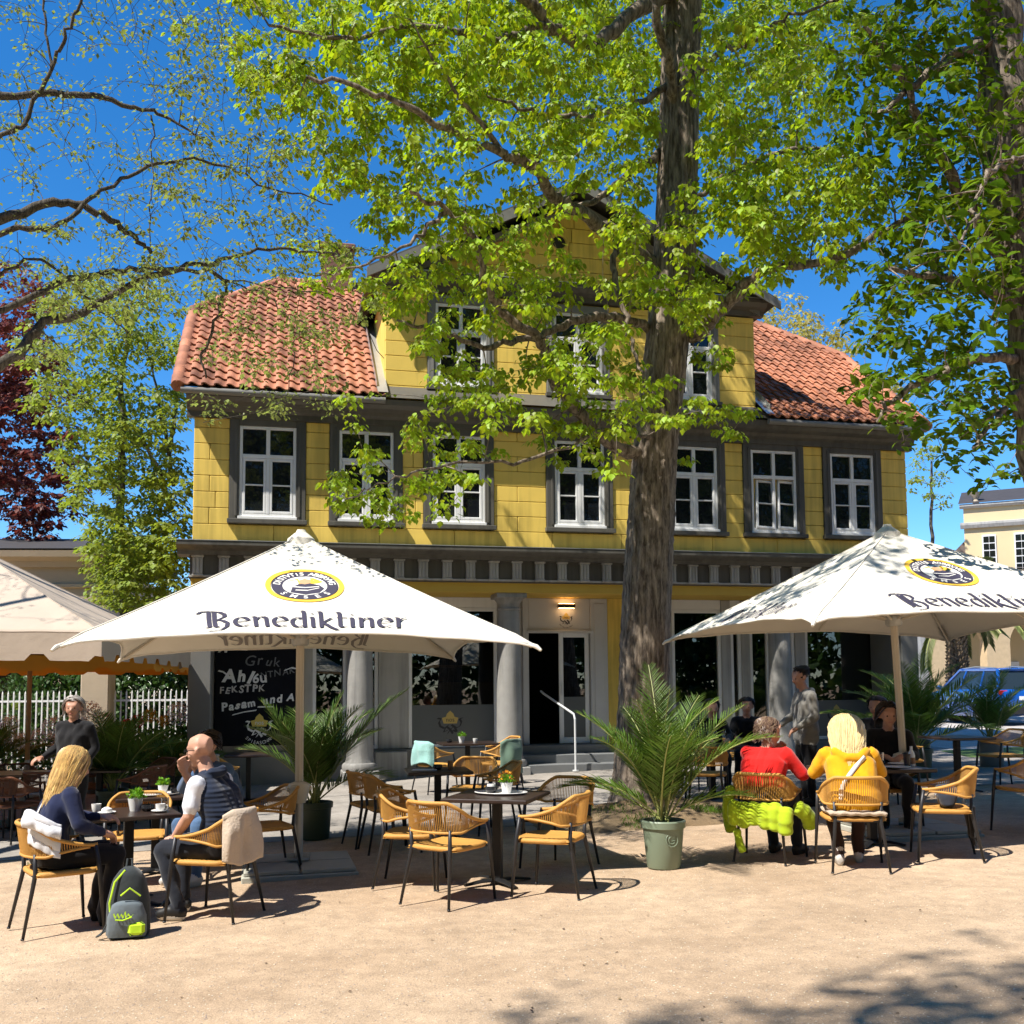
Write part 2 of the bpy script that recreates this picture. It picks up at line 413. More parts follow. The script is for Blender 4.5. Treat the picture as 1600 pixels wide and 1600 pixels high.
# window: casing > frame, casements, panes
def window(cx, z0, z1, w, first={}, key='a', open_=False):
    h = z1 - z0; hw = w / 2
    if (key not in first) or open_:
        o = bpy.data.objects.new('window', None)
        cs = MB(); s = SUR - hw if key == 'a' else .64 - hw
        cs.box(-hw - s, -.035, -.13, -hw, .09, h + .16, .008); cs.box(hw, -.035, -.13, hw + s, .09, h + .16, .008)
        cs.box(-hw, -.033, h, hw, .09, h + .155, .006)
        for sg in (-1, 1):
            cs.box(sg * (hw + .055) - .02, -.05, 0, sg * (hw + .055) + .02, -.033, h + .05, .004)
        cm = cs.mesh('window_casing', grey_m if key == 'a' else grey2_m)
        o = link('window', cm, house)
        MB().box(-hw - s - .03, -.10, -.135, hw + s + .03, .02, -.055, .008).build('sill', grey_m, o)
        f = MB(); t = .055; zt = h * .665
        f.box(-hw, -.01, 0, -hw + t, .085, h, .006); f.box(hw - t, -.01, 0, hw, .085, h, .006)
        f.box(-hw + t, -.01, h - t, hw - t, .085, h, .006); f.box(-hw + t, -.012, 0, hw - t, .085, t, .006)
        f.box(-hw + t, -.02, zt - .035, hw - t, .085, zt + .035, .006); f.box(-.035, -.022, zt + .035, .035, .084, h - t, .006)
        f.box(-.03, -.018, t, .03, .083, zt - .035, .006)
        f.box(-hw - .02, -.06, -.055, hw + .02, .05, -.002, .006)
        f.build('frame', white_m, o)
        for sg in (-1, 1):
            x0, x1 = (-hw + t + .003, -.033) if sg < 0 else (.033, hw - t - .003)
            c = MB(); q = .045
            c.box(0, -.015, 0, q, .06, zt - .04 - t, .006); c.box(x1 - x0 - q, -.015, 0, x1 - x0, .06, zt - .04 - t, .006)
            c.box(q, -.015, 0, x1 - x0 - q, .06, q, .006); c.box(q, -.015, zt - .04 - t - q, x1 - x0 - q, .06, zt - .04 - t, .006)
            zm = (zt - .04 - t) * .52; c.box(q, -.005, zm - .012, x1 - x0 - q, .05, zm + .012, .004)
            for za, zb in ((q, zm - .012), (zm + .012, zt - .04 - t - q)):
                c.mat(1).box(q, .03, za, x1 - x0 - q, .036, zb)
            c.mat(0)
            ca = c.build('casement', [white_m, pane_m], o, loc=(x0, 0, t + .001))
            if open_: ca.rotation_euler = (R(-5), R(3.0), 0); ca.location.x += .03 ; ca.location.y -= .03
            p = MB().box(x0 + .0, .03, zt + .036, x1, .036, h - t); p.build('pane', pane_m, o)
        if not open_: first[key] = o
        o.location = (cx, 0, z0); return o
    o = copy_tree(first[key], house); o.location = (cx, 0, z0); return o
for i, x in enumerate(WX):
    window(x, 4.73, 6.38, 1.0, open_=(i == 5))
for x in GX: window(x, 7.36, 8.93, .98, key='b')

# eaves, gutter and cornices
ev = MB()
def run(mb, x0, x1, prof, b=.0):
    """moulding: profile of (y, z) swept along x, closed"""
    n = len(prof); vs = [(x0, y, z) for y, z in prof] + [(x1, y, z) for y, z in prof]
    fs = [tuple(range(n)), tuple(reversed(range(n, 2 * n)))] + [(i, i + n, (i + 1) % n + n, (i + 1) % n) for i in range(n)]
    mb.add(vs, [tuple(reversed(f)) for f in fs])
run(ev, -.12, W + .12, [(.09, 6.5), (-.06, 6.5), (-.06, 6.6), (-.14, 6.64), (-.16, 6.70), (-.30, 6.74), (-.36, 6.80), (-.38, 6.9), (.09, 6.96)])
ev.build('eaves_cornice', grey_m, house)
for a, b in ((-.2, 3.36), (10.96, W + .2)):
    MB().tube([(a, -.44, 6.86), (b, -.44, 6.86)], .06, 10).build('gutter', grey2_m, house, smooth=True)
pc = MB()
run(pc, 3.2, 11.12, [(.09, 9.14), (-.05, 9.14), (-.06, 9.24), (-.18, 9.28), (-.24, 9.36), (-.25, 9.44), (.09, 9.5)])
pc.build('pediment_cornice', grey_m, house)
pm = MB()
run(pm, 3.2, 11.12, [(-.0, 9.441), (-.26, 9.441), (-.26, 9.455), (-.0, 9.475)])
pm.build('cornice_flashing', metal_m, house)
oc = MB(); oc.lathe([(.2, 0), (.2, .05), (.15, .06), (.13, .03), (.13, 0)], 24)
o = oc.build('oculus', yellow_m, house, True); o.rotation_euler = (R(90), 0, 0); o.location = (MID - .35, .05, 10.35)
oc = MB(); oc.lathe([(.128, 0), (.128, .03)], 20); o2 = oc.build('opening', dark_m, o); 
# cross gable roof (seen from below) with bargeboards
rg = MB()
for sg in (-1, 1):
    ax, az = MID, 11.38; bx, bz = MID + sg * 4.1, 9.3
    y0, y1 = -.42, 5.2
    q = [(ax, y0, az), (bx, y0, bz), (bx, y1, bz), (ax, y1, az)]
    t_ = [(p[0], p[1], p[2] + .1) for p in q]
    if sg > 0: rg.add(q + t_, [(0, 1, 2, 3), (7, 6, 5, 4), (0, 4, 5, 1), (1, 5, 6, 2), (2, 6, 7, 3), (3, 7, 4, 0)])
    else: rg.add(q + t_, [(3, 2, 1, 0), (4, 5, 6, 7), (1, 5, 4, 0), (2, 6, 5, 1), (3, 7, 6, 2), (0, 4, 7, 3)])
rgo = rg.build('gable_roof', grey_m, house)
for sg in (-1, 1):
    bb = MB(); bb.prism([(MID, 11.44), (MID + sg * 4.14, 9.33), (MID + sg * 4.14, 9.16), (MID, 11.22)][::sg], -.46, -.425)
    bb.prism([(MID, 11.18), (MID + sg * 3.85, 9.26), (MID + sg * 3.85, 9.14), (MID, 11.04)][::sg], -.10, .05)
    bb.build('bargeboard', grey2_m, house)
# main roof: deck, pantiles, ridge
E0 = Vector((0, -.42, 6.93)); RT = Vector((0, 4.7, 10.95)); sl = (RT - E0); SLEN = sl.length; sl.normalize()
nrm = Vector((0, -sl.z, sl.y))
XA, XB = -.28, W + .28; HY = .62                                        # hip starts at this share of the slope
dk = MB()
def rp(x, t): return (x, E0.y + (RT.y - E0.y) * t, E0.z + (RT.z - E0.z) * t)
def rb(x, t): return (x, 2 * RT.y - E0.y - (RT.y - E0.y) * t, E0.z + (RT.z - E0.z) * t)
HX = 1.75
dk.add([rp(XA, 0), rp(XB, 0), rp(XB, HY), rp(XB - HX, 1), rp(XA + HX, 1), rp(XA, HY)], [(0, 1, 2, 3, 4, 5)])
dk.add([rb(XA, 0), rb(XB, 0), rb(XB, HY), rb(XB - HX, 1), rb(XA + HX, 1), rb(XA, HY)], [(5, 4, 3, 2, 1, 0)])
dk.add([rp(XA, HY), rp(XA + HX, 1), rb(XA, HY)], [(0, 1, 2)]); dk.add([rp(XB, HY), rp(XB - HX, 1), rb(XB, HY)], [(2, 1, 0)])
dk.add([(XA + .3, -.0, 6.8), (XA + .3, 9.4, 6.8), (XA + .3,) + rb(0, HY)[1:], (XA + .3,) + rp(0, HY)[1:]], [(0, 3, 2, 1)])
dk.add([(XB - .3, -.0, 6.8), (XB - .3, 9.4, 6.8), (XB - .3,) + rb(0, HY)[1:], (XB - .3,) + rp(0, HY)[1:]], [(0, 1, 2, 3)])
roof = dk.build('roof', grey_m, house)
TW, TL = .212, .335
tb = MB(); NP = 7
top, bot = [], []
for j, (ly, lift) in enumerate(((0, .052), (TL + .07, .012))):
    for i in range(NP):
        u = i / (NP - 1); x = u * (TW + .03)
        zz = .030 * math.sin(u * 2 * PI * .93 + .35) + lift
        top.append((x, ly, zz)); bot.append((x, ly, zz - .022))
vs = top + bot; n2 = 2 * NP; fs = []
for i in range(NP - 1):
    fs.append((i, i + 1, NP + i + 1, NP + i)); fs.append((n2 + i, i + n2 + NP, n2 + NP + i + 1, n2 + i + 1)); fs.append((i, n2 + i, n2 + i + 1, i + 1))
fs += [(0, NP, n2 + NP, n2), (NP - 1, n2 + NP - 1, n2 + 2 * NP - 1, 2 * NP - 1)]
tb.add(vs, fs)
tile_me = tb.mesh('roof_tile', tile_m, True, 50)
trot = Matrix((Vector((1, 0, 0)), sl, nrm)).transposed()
teul = trot.to_euler()
rest = MB(); ntile = 0
def tile_ok(x, t, lo, hi):
    if x < lo - .01 or x + TW > hi + .05 or t > .985: return False
    if t > HY:
        e = (t - HY) / (1 - HY) * HX
        if x < XA + e - .05 or x + TW > XB - e + .08: return False
    return True
rows = int(SLEN / TL)
for side in (0, 1):
    lo, hi = ((XA, 3.36) if side == 0 else (10.96, XB))
    nc = int((hi - lo) / TW + .3)
    for r in range(rows):
        for c in range(nc):
            x = lo + c * TW; t = r * TL / SLEN
            if not tile_ok(x, t, lo, hi): continue
            p = Vector((x, 0, 0)) + E0 + sl * (r * TL - .03) + nrm * .03
            jit = Vector((random.uniform(-.004, .004), random.uniform(-.01, .01), random.uniform(-.004, .004)))
            if side == 0 and ntile < 285 or side == 1 and ntile < 300:
                o = link('roof_tile', tile_me, roof); o.location = p + jit; o.rotation_euler = (teul.x, teul.y, teul.z + random.uniform(-.02, .02)); ntile += 1
            else:
                Mt = Matrix.Translation(p + jit) @ trot.to_4x4(); rest.add([Mt @ Vector(v) for v in vs], fs)
tag(rest.build('roof_tiles', tile_m, roof, True, 50), kind='stuff')
rd = MB()
def ridge_line(a, b, n):
    a, b = Vector(a), Vector(b)
    for i in range(n):
        p, q = a.lerp(b, i / n), a.lerp(b, (i + 1.12) / n); rd.tube([p, q], [.11, .125], 10)
ridge_line(rp(XA + HX, 1.005), rp(XB - HX, 1.005), 34)
ridge_line(rp(XA, HY), rp(XA + HX, 1.005), 7); ridge_line(rp(XB, HY), rp(XB - HX, 1.005), 7)
ridge_line(rp(XA + .02, 0.0), rp(XA + .02, HY), 12); ridge_line(rp(XB - .02, 0.0), rp(XB - .02, HY), 12)
tag(rd.build('ridge_tiles', tile_m, roof, True), kind='stuff')
for x0, x1 in ((3.22, 3.41), (10.91, 11.08)):
    fl = MB()
    a = rp(x0, 0.0); b = rp(x0, .58)
    q = [(x0, a[1], a[2]), (x1, a[1], a[2]), (x1, b[1], b[2]), (x0, b[1], b[2])]
    up = nrm * .1
    fl.add([Vector(p) + up for p in q], [(0, 1, 2, 3)])
    fl.add([(x0 if x0 < 5 else x1, -.3, 6.95), (x0 if x0 < 5 else x1, -.3, 7.25), (x0 if x0 < 5 else x1, 3.0, 9.9), (x0 if x0 < 5 else x1, 3.0, 9.6)], [(0, 1, 2, 3)])
    fl.build('zinc_flashing', metal_m, roof)
ch = MB().box(2.4, 4.3, 10.6, 3.1, 5.0, 11.7, .02); ch.box(2.34, 4.24, 11.7, 3.16, 5.06, 11.82, .02); ch.build('chimney', M('chimney_brick', (.22, .1, .07), .8, .2, 8), roof)

# entablature above the columns
en = MB()
run(en, -.22, W + .22, [(.09, 3.98), (-.38, 3.98), (-.40, 4.05), (-.52, 4.10), (-.56, 4.13), (-.56, 4.20), (-.10, 4.26), (.09, 4.27)])
run(en, -.02, W + .02, [(1.0, 3.44), (-.24, 3.58), (-.24, 3.98), (1.0, 3.98)][::1])
en.build('entablature', grey_m, house)
run_ = MB(); run(run_, -.23, W + .23, [(-.1, 4.263), (-.57, 4.203), (-.57, 4.215), (-.1, 4.275)]); run_.build('cornice_flashing', metal_m, house)
run_ = MB(); run(run_, -.03, W + .03, [(-.22, 3.60), (-.275, 3.60), (-.275, 3.635), (-.22, 3.635)]); run_.build('string_course', lgrey_m, house)
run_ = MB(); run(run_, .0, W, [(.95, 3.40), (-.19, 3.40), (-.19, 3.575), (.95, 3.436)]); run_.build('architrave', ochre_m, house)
tg = MB(); tg.box(-.085, -.3, 0, .085, -.245, .3); 
for dx in (-.06, 0, .06): tg.box(dx - .021, -.315, .012, dx + .021, -.3, .285, .004)
tg.box(-.105, -.325, .3, .105, -.245, .335, .006); tg.box(-.095, -.318, -.03, .095, -.245, 0, .004)
tg_me = tg.mesh('triglyph', lgrey_m)
for i in range(33):
    o = link('triglyph', tg_me, house); o.location = (.12 + i * (W - .24) / 32, 0, 3.645)

# columns
CX = [MID - 4.19, MID - 1.4, MID + 1.4, MID + 4.19]
co = MB(); co.box(-.33, -.33, -.35, .33, .33, .16, .015)
co.lathe([(.315, .161), (.325, .20), (.325, .25), (.305, .285), (.27, .30), (.262, .33), (.245, .38), (.243, .8), (.238, 1.4), (.225, 2.2), (.208, 3.02), (.205, 3.08), (.225, 3.09), (.225, 3.12), (.206, 3.13), (.206, 3.2), (.225, 3.23), (.27, 3.29), (.275, 3.31)], 32)
co.box(-.29, -.29, 3.31, .29, .29, 3.40, .008)
com = co.mesh('column', colm_m, True, 35)
for x in CX:
    o = link('column', com, house); o.location = (x, .12, 0)
for x0, x1 in ((-.02, .36), (W - .36, W + .02)):
    a = MB().box(x0, -.15, -.4, x1, 1.0, 3.4, .012); a.box(x0 - .04, -.19, -.4, x1 + .04, 1.0, .14, .01); a.box(x0 - .03, -.18, 3.22, x1 + .03, 1.0, 3.32, .008)
    a.build('corner_pier', grey2_m, house)

# recessed ground-floor front
YW = 1.0
wl = MB()
posts = [(1.98, 2.14), (2.78, 2.92), (3.38, 3.96), (5.72, 6.22), (8.62, 9.38), (10.47, 10.68), (10.92, 11.11), (11.56, 11.74), (12.14, 12.38), (14.16, 14.3)]
for a, b in posts: MB().box(a, YW - .06, .48, b, YW + .14, 3.4, .012).build('post', lgrey_m, house)
wl.box(.3, YW - .02, .3, 1.98, YW + .12, 3.4)
wl.build('wall_panel', lgrey_m, house)
for a, b in ((.3, 6.0), (8.4, W - .2)): MB().box(a, YW - .12, -.4, b, YW + .13, .475, .015).build('plinth', grey2_m, house)
pb = MB(); pb.box(3.3, YW - .34, -.4, 3.9, YW - .125, .44, .015); pb.build('pedestal', lgrey_m, house)
yp = MB(); yp.box(7.98, YW - .05, -.2, 8.62, YW + .14, 3.4); yp.build('wall', yellow_m, house)
def shopwin(x0, x1, z0=.48, z1=3.2, frost=True, mull=()):
    f = MB(); t = .07
    f.box(x0, YW - .03, z0, x0 + t, YW + .08, z1, .008); f.box(x1 - t, YW - .03, z0, x1, YW + .08, z1, .008)
    f.box(x0 + t, YW - .03, z0, x1 - t, YW + .08, z0 + t, .008); f.box(x0 + t, YW - .03, z1 - t, x1 - t, YW + .08, z1, .008)
    f.box(x0, YW - .03, z1 + .002, x1, YW + .1, 3.4)
    for m in mull: f.box(m - .03, YW - .025, z0 + t, m + .03, YW + .07, z1 - t, .006)
    o = f.build('shop_window', white_m, house)
    MB().box(x0 + t, YW + .02, z0 + t, x1 - t, YW + .03, z1 - t).build('pane', shop_m, o)
    if frost: MB().box(x0 + t, YW + .014, z0 + t, x1 - t, YW + .0185, 1.30).build('frosted_film', frost_m, o)
    return o
shopwin(2.14, 2.78, frost=False); shopwin(2.92, 3.38); W1 = shopwin(3.96, 5.72); shopwin(9.38, 10.47); shopwin(10.68, 10.92, frost=False); shopwin(11.11, 11.56, frost=False); shopwin(11.74, 12.14); W2 = shopwin(12.38, 14.16)
# door surround, leaves, panel with emblem and lamp
ds = MB()
ds.box(6.22, YW - .1, .5, 6.34, YW + .14, 3.4, .01); ds.box(7.62, YW - .1, .5, 7.98, YW + .14, 3.4, .01); ds.box(6.34, YW - .08, 2.74, 7.62, YW + .14, 3.4, .01)
ds.box(6.30, YW - .13, 2.70, 7.66, YW - .06, 2.76, .01); ds.box(7.70, YW - .115, .62, 7.92, YW - .1, 3.3, .006)
dso = ds.build('door_surround', dwhite_m, house)
dl = MB(); t = .09
dl.box(0, 0, 0, t, .05, 2.2, .008); dl.box(.63 - t, 0, 0, .63, .05, 2.2, .008); dl.box(t, 0, 0, .63 - t, .05, .12, .008); dl.box(t, 0, 2.11, .63 - t, .05, 2.2, .008)
door = dl.build('door', white_m, house, loc=(6.98, YW - .02, .51))
MB().box(t, .02, .12, .63 - t, .03, 2.11).build('pane', shop_m, door); MB().box(t, .014, .12, .63 - t, .0185, .92).build('frosted_film', frost_m, door)
MB().tube([(.05, -.03, .95), (.05, -.03, 1.2)], .012, 8).build('handle', wsteel_m, door)
d2 = MB(); d2.box(0, 0, 0, .05, .62, 2.2, .008); d2.build('door', white_m, house, loc=(6.345, YW + .1, .51), rz=R(8))
nt_ = MB().box(7.06, YW - .035, 1.05, 7.5, YW - .03, 1.38); 
lamp_m = M('lamp_brass', (.05, .04, .03), .4, 0, metal=.8)
lp = MB(); lp.box(6.93, YW - .22, 3.20, 7.28, YW - .12, 3.28, .01); lp.box(7.07, YW - .12, 3.22, 7.13, YW - .08, 3.26)
lpo = lp.build('wall_lamp', lamp_m, house)
lem = bpy.data.materials.new('lamp_glow'); lem.use_nodes = True
lem.node_tree.nodes['Principled BSDF'].inputs['Emission Color'].default_value = (1, .55, .22, 1); lem.node_tree.nodes['Principled BSDF'].inputs['Emission Strength'].default_value = 7
g_ = MB(); g_.box(6.95, YW - .20, 3.188, 7.26, YW - .14, 3.199); g_.box(6.95, YW - .2, 3.281, 7.26, YW - .14, 3.289); g_.build('lamp_tube', lem, lpo)
def emblem(parent, cx, z, s, y, cm, dm, word, sub=None):
    e = MB()
    def pp(pts, m, lift=0): e.mat(m); e.add([(cx + p[0] * s, y - lift, z + p[1] * s) for p in pts], [tuple(range(len(pts)))])
    pp([(-.5, 0), (.5, 0), (.62, .42), (.32, .5), (.25, .72), (0, .95), (-.25, .72), (-.32, .5), (-.62, .42)], 0)
    for sg in (-1, 1):
        st = [[(sg * .1, -.1), (sg * .45, -.35), (sg * .75, -.2), (sg * .85, .1), (sg * .7, .35), (sg * .95, .4)], [(sg * .2, -.5), (sg * .5, -.62), (sg * .3, -.2), (0, -.45), (-sg * .2, -.75)]]
        v, f = nib(st, (.07, .05)); e.mat(1); e.add([(cx + p[0] * s, y - .001 - p[2], z + p[1] * s) for p in v], f)
    v, f = text_mesh(word, .46 * s); e.mat(1); e.add([(cx + p[0], y - .002, z + p[1] + .14 * s) for p in v], f)
    if sub:
        n = len(sub)
        for i, ch_ in enumerate(sub):
            a = R(-90 + (i - (n - 1) / 2) * 100 / n); v, f = text_mesh(ch_, .34 * s); e.mat(2)
            ox, oz = 1.35 * s * math.cos(a), 1.35 * s * math.sin(a) + .05 * s; ca, sa = math.cos(a + PI / 2), math.sin(a + PI / 2)
            e.add([(cx + ox + p[0] * ca - p[1] * sa, y - .002, z + oz + p[0] * sa + p[1] * ca) for p in v], f)
    return e.build('emblem', [cm, dm, chalk_m if dm is chalk_m else dm], parent)
emblem(W1, 4.78, .94, .26, YW + .010, gold_m, darkp_m, 'nos'); emblem(W2, 13.1, .98, .24, YW + .010, gold_m, darkp_m, 'nos')
emblem(dso, 7.12, 2.98, .14, YW - .083, gold_m, darkp_m, 'nos', 'Wilhelm Nos')
# blackboard with chalk writing
bd = MB().box(.38, YW - .2, .6, 1.97, YW - .13, 3.0, .01)
board = bd.build('blackboard', black_m, None)
board.location = HO; board.rotation_euler = (0, 0, A13); tag(board, 'tall blackboard with chalk writing leaning at the left of the cafe front', 'blackboard')
def chalk(txt, x, z, size, m, shear=0.0, tilt=0.0, bold=0.0, al='LEFT'):
    ca, sa = math.cos(R(tilt)), math.sin(R(tilt)); w0 = 0.0; rs = random.Random(txt); b_ = MB()
    for c_ in txt:
        if c_ == ' ': w0 += size * .3; continue
        v, f = text_mesh(c_, size * rs.uniform(.9, 1.12), shear=shear + rs.uniform(-.15, .15), bold=bold + rs.uniform(-.002, .002), align='LEFT'); wd = max(p[0] for p in v); j = R(rs.uniform(-9, 9)); dz = rs.uniform(-.06, .06) * size
        for p in v:
            pass
        q = [(w0 + p[0] * math.cos(j) - p[1] * math.sin(j), dz + p[0] * math.sin(j) + p[1] * math.cos(j)) for p in v]
        b_.add([(x + p[0] * ca - p[1] * sa, YW - .2035, z + p[0] * sa + p[1] * ca) for p in q], f); w0 += wd + size * .06
    b_.build('chalk_writing', m, board)
chalk('MOEAN,', .42, 2.33, .22, chalk_m, .1, 6, .01); chalk('BENCIEFKURTZ', .98, 2.39, .16, chalkd_m, .1, 4, .002)
chalk('Gruk', .88, 2.07, .25, chalkd_m, .2, 0, .002)
chalk('Ahl', .52, 1.80, .30, chalk_m, .15, -6, .014); chalk('6u', 1.04, 1.76, .26, chalk_m, .1, 0, .006); chalk('NTNAK', 1.2, 1.84, .17, chalkd_m, .1, 8, .002)
chalk('FEKSTPK', .46, 1.57, .17, M('grey_chalk', (.55, .54, .53), .9, .2, 30), .1, 2, .005); chalk('Pasam  und A', .5, 1.25, .2, chalk_m, .2, 8, .008)
v, f = nib([[(.44, 1.98), (.52, 1.96), (.6, 1.9)], [(.7, 1.17), (.9, 1.22), (1.12, 1.25)], [(1.15, 1.31), (1.42, 1.31)], [(1.62, 1.98), (1.75, 2.03), (1.9, 2.0)]], (.008, .012))
MB().add([(p[0], YW - .204 - p[2], p[1]) for p in v], f).build('chalk_line', chalk_m, board)
emblem(board, 1.18, .95, .25, YW - .203, M('yellow_chalk', (.72, .55, .13), .9, .1, 30), chalk_m, 'nos', 'SPIEASCNAM')
# interior seen through the shop windows
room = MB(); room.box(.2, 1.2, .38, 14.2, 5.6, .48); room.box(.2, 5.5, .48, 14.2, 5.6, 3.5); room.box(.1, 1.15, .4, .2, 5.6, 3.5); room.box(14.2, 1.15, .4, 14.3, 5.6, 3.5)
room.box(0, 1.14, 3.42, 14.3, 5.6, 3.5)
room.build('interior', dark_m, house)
MB().box(4.0, 3.2, .48, 6.6, 3.9, 1.75, .02).build('bar_counter', woodc_m, house); MB().box(8.2, 3.6, .48, 12.8, 4.1, 1.6, .02).build('bar_counter', woodc_m, house)
for z in (1.6, 2.1): MB().box(4.0, 5.2, z, 6, 5.45, z + .06).build('shelf', woodc_m, house)
for x, y in ((4.3, 2.0), (4.5, 2.1), (4.62, 1.9), (5.1, 2.2), (12.9, 2.0), (13.35, 2.1), (9.9, 2.2)):
    pn = MB(); pn.tube([(x, y, 3.4), (x, y, 2.95)], .006, 5); pn.tube([(x, y, 2.95), (x, y, 2.35)], .035, 8); pn.build('pendant_lamp', dwhite_m, house)
# steps and handrail
for i, (y0, z1) in enumerate(((.62, .5), (.3, .34), (-.02, .18))):
    MB().box(6.02 - .0 * i, y0, -.2, 8.38, YW - .13 if i == 0 else (.618 if i == 1 else .298), z1, .012).build('step', step_m, house)
MB().box(6.34, YW - .13, .3, 7.62, YW + .2, .502).build('threshold', step_m, house)
hr = thing('handrail', 'white steel handrail beside the cafe entrance steps', 'handrail', HO, A13)
q = MB(); q.tube([(6.55, .78, 1.55), (6.56, .6, 1.50), (6.95, -.12, 1.12), (6.96, -.16, 1.02)], .022, 8); q.build('rail', wsteel_m, hr, True)
q = MB(); q.tube([(6.96, -.16, 1.03), (6.96, -.16, .06)], .02, 8); q.lathe([(.06, .0), (.06, .02)], 12, (6.96, -.16, .06)); q.build('post', wsteel_m, hr, True)
# ------------------------------------------------------------------ parasols
canvas_m = M('cream_canvas', (.80, .76, .66), .85, .05, 3, .3, 7, trans=.10, tcol=(1, .93, .78))
print_m = M('navy_print', (.045, .04, .07), .8, .1, 10)
yprint_m = M('yellow_print', (.80, .48, .05), .8, .06, 10)
wprint_m = M('white_print', (.8, .78, .72), .8, .04, 10)
skinprint_m = M('tan_print', (.55, .33, .18), .8, .1, 10)
polem_m = M('cream_lacquered_pole', (.62, .56, .45), .4, .05, 6)
grayp_m = M('grey_metal_pole', (.42, .43, .41), .4, .06, 6, metal=.3)
slab_m = M('concrete_slab', (.36, .355, .30), .8, .12, 5, .2, 30)

LET = {
 'B': ([[(-.25, 1.25), (-.1, 1.42), (.35, 1.48), (.85, 1.45), (1.1, 1.28), (1.1, 1.05), (.72, .78), (1.0, .7), (1.22, .45), (1.15, .05), (.85, -.3), (.35, -.45), (.2, -.4)], [(.3, 1.4), (.3, .05), (.08, 0)], [(.58, 1.4), (.58, .12), (.72, .02)]], 1.5),
 'e': ([[(.14, .48), (.5, .56), (.82, .66)] , arc(.47, .5, .37, .47, 20, 318, 14)], 1.0),
 'n': ([[(.02, 1.0), (.17, .95), (.17, 0)], [(.17, .66), (.35, .92), (.58, .98), (.74, .86), (.76, 0)]], 1.02),
 'd': ([arc(.42, .46, .33, .45, 55, 318, 12), [(.62, 1.52), (.76, 1.45), (.76, .0)]], 1.06),
 'i': ([[(.02, 1.0), (.15, .95), (.15, .05), (.26, 0)], [(.08, 1.27), (.22, 1.33)]], .46),
 'k': ([[(.02, 1.5), (.15, 1.45), (.15, 0)], [(.74, .98), (.45, .72), (.22, .5), (.45, .3), (.7, -.02), (1.0, -.3), (1.18, -.28)]], .98),
 't': ([[(.06, 1.5), (.2, 1.42), (.2, .18), (.34, .02), (.6, .06)], [(.02, .99), (.58, 1.02)]], .72),
 'r': ([[(.02, 1.0), (.17, .95), (.17, 0)], [(.17, .62), (.36, .9), (.62, 1.0)]], .72),
}
def brand_strokes(word):
    out = []; x = 0
    for ch_ in word:
        st, adv = LET[ch_]
        for s_ in st:
            t = []
            for (x0, y0), (x1, y1) in zip(s_[:-1], s_[1:]):
                for q in range(3): t.append((x + x0 + (x1 - x0) * q / 3, y0 + (y1 - y0) * q / 3))
            t.append((x + s_[-1][0], s_[-1][1])); out.append(t)
        x += adv
    return out, x

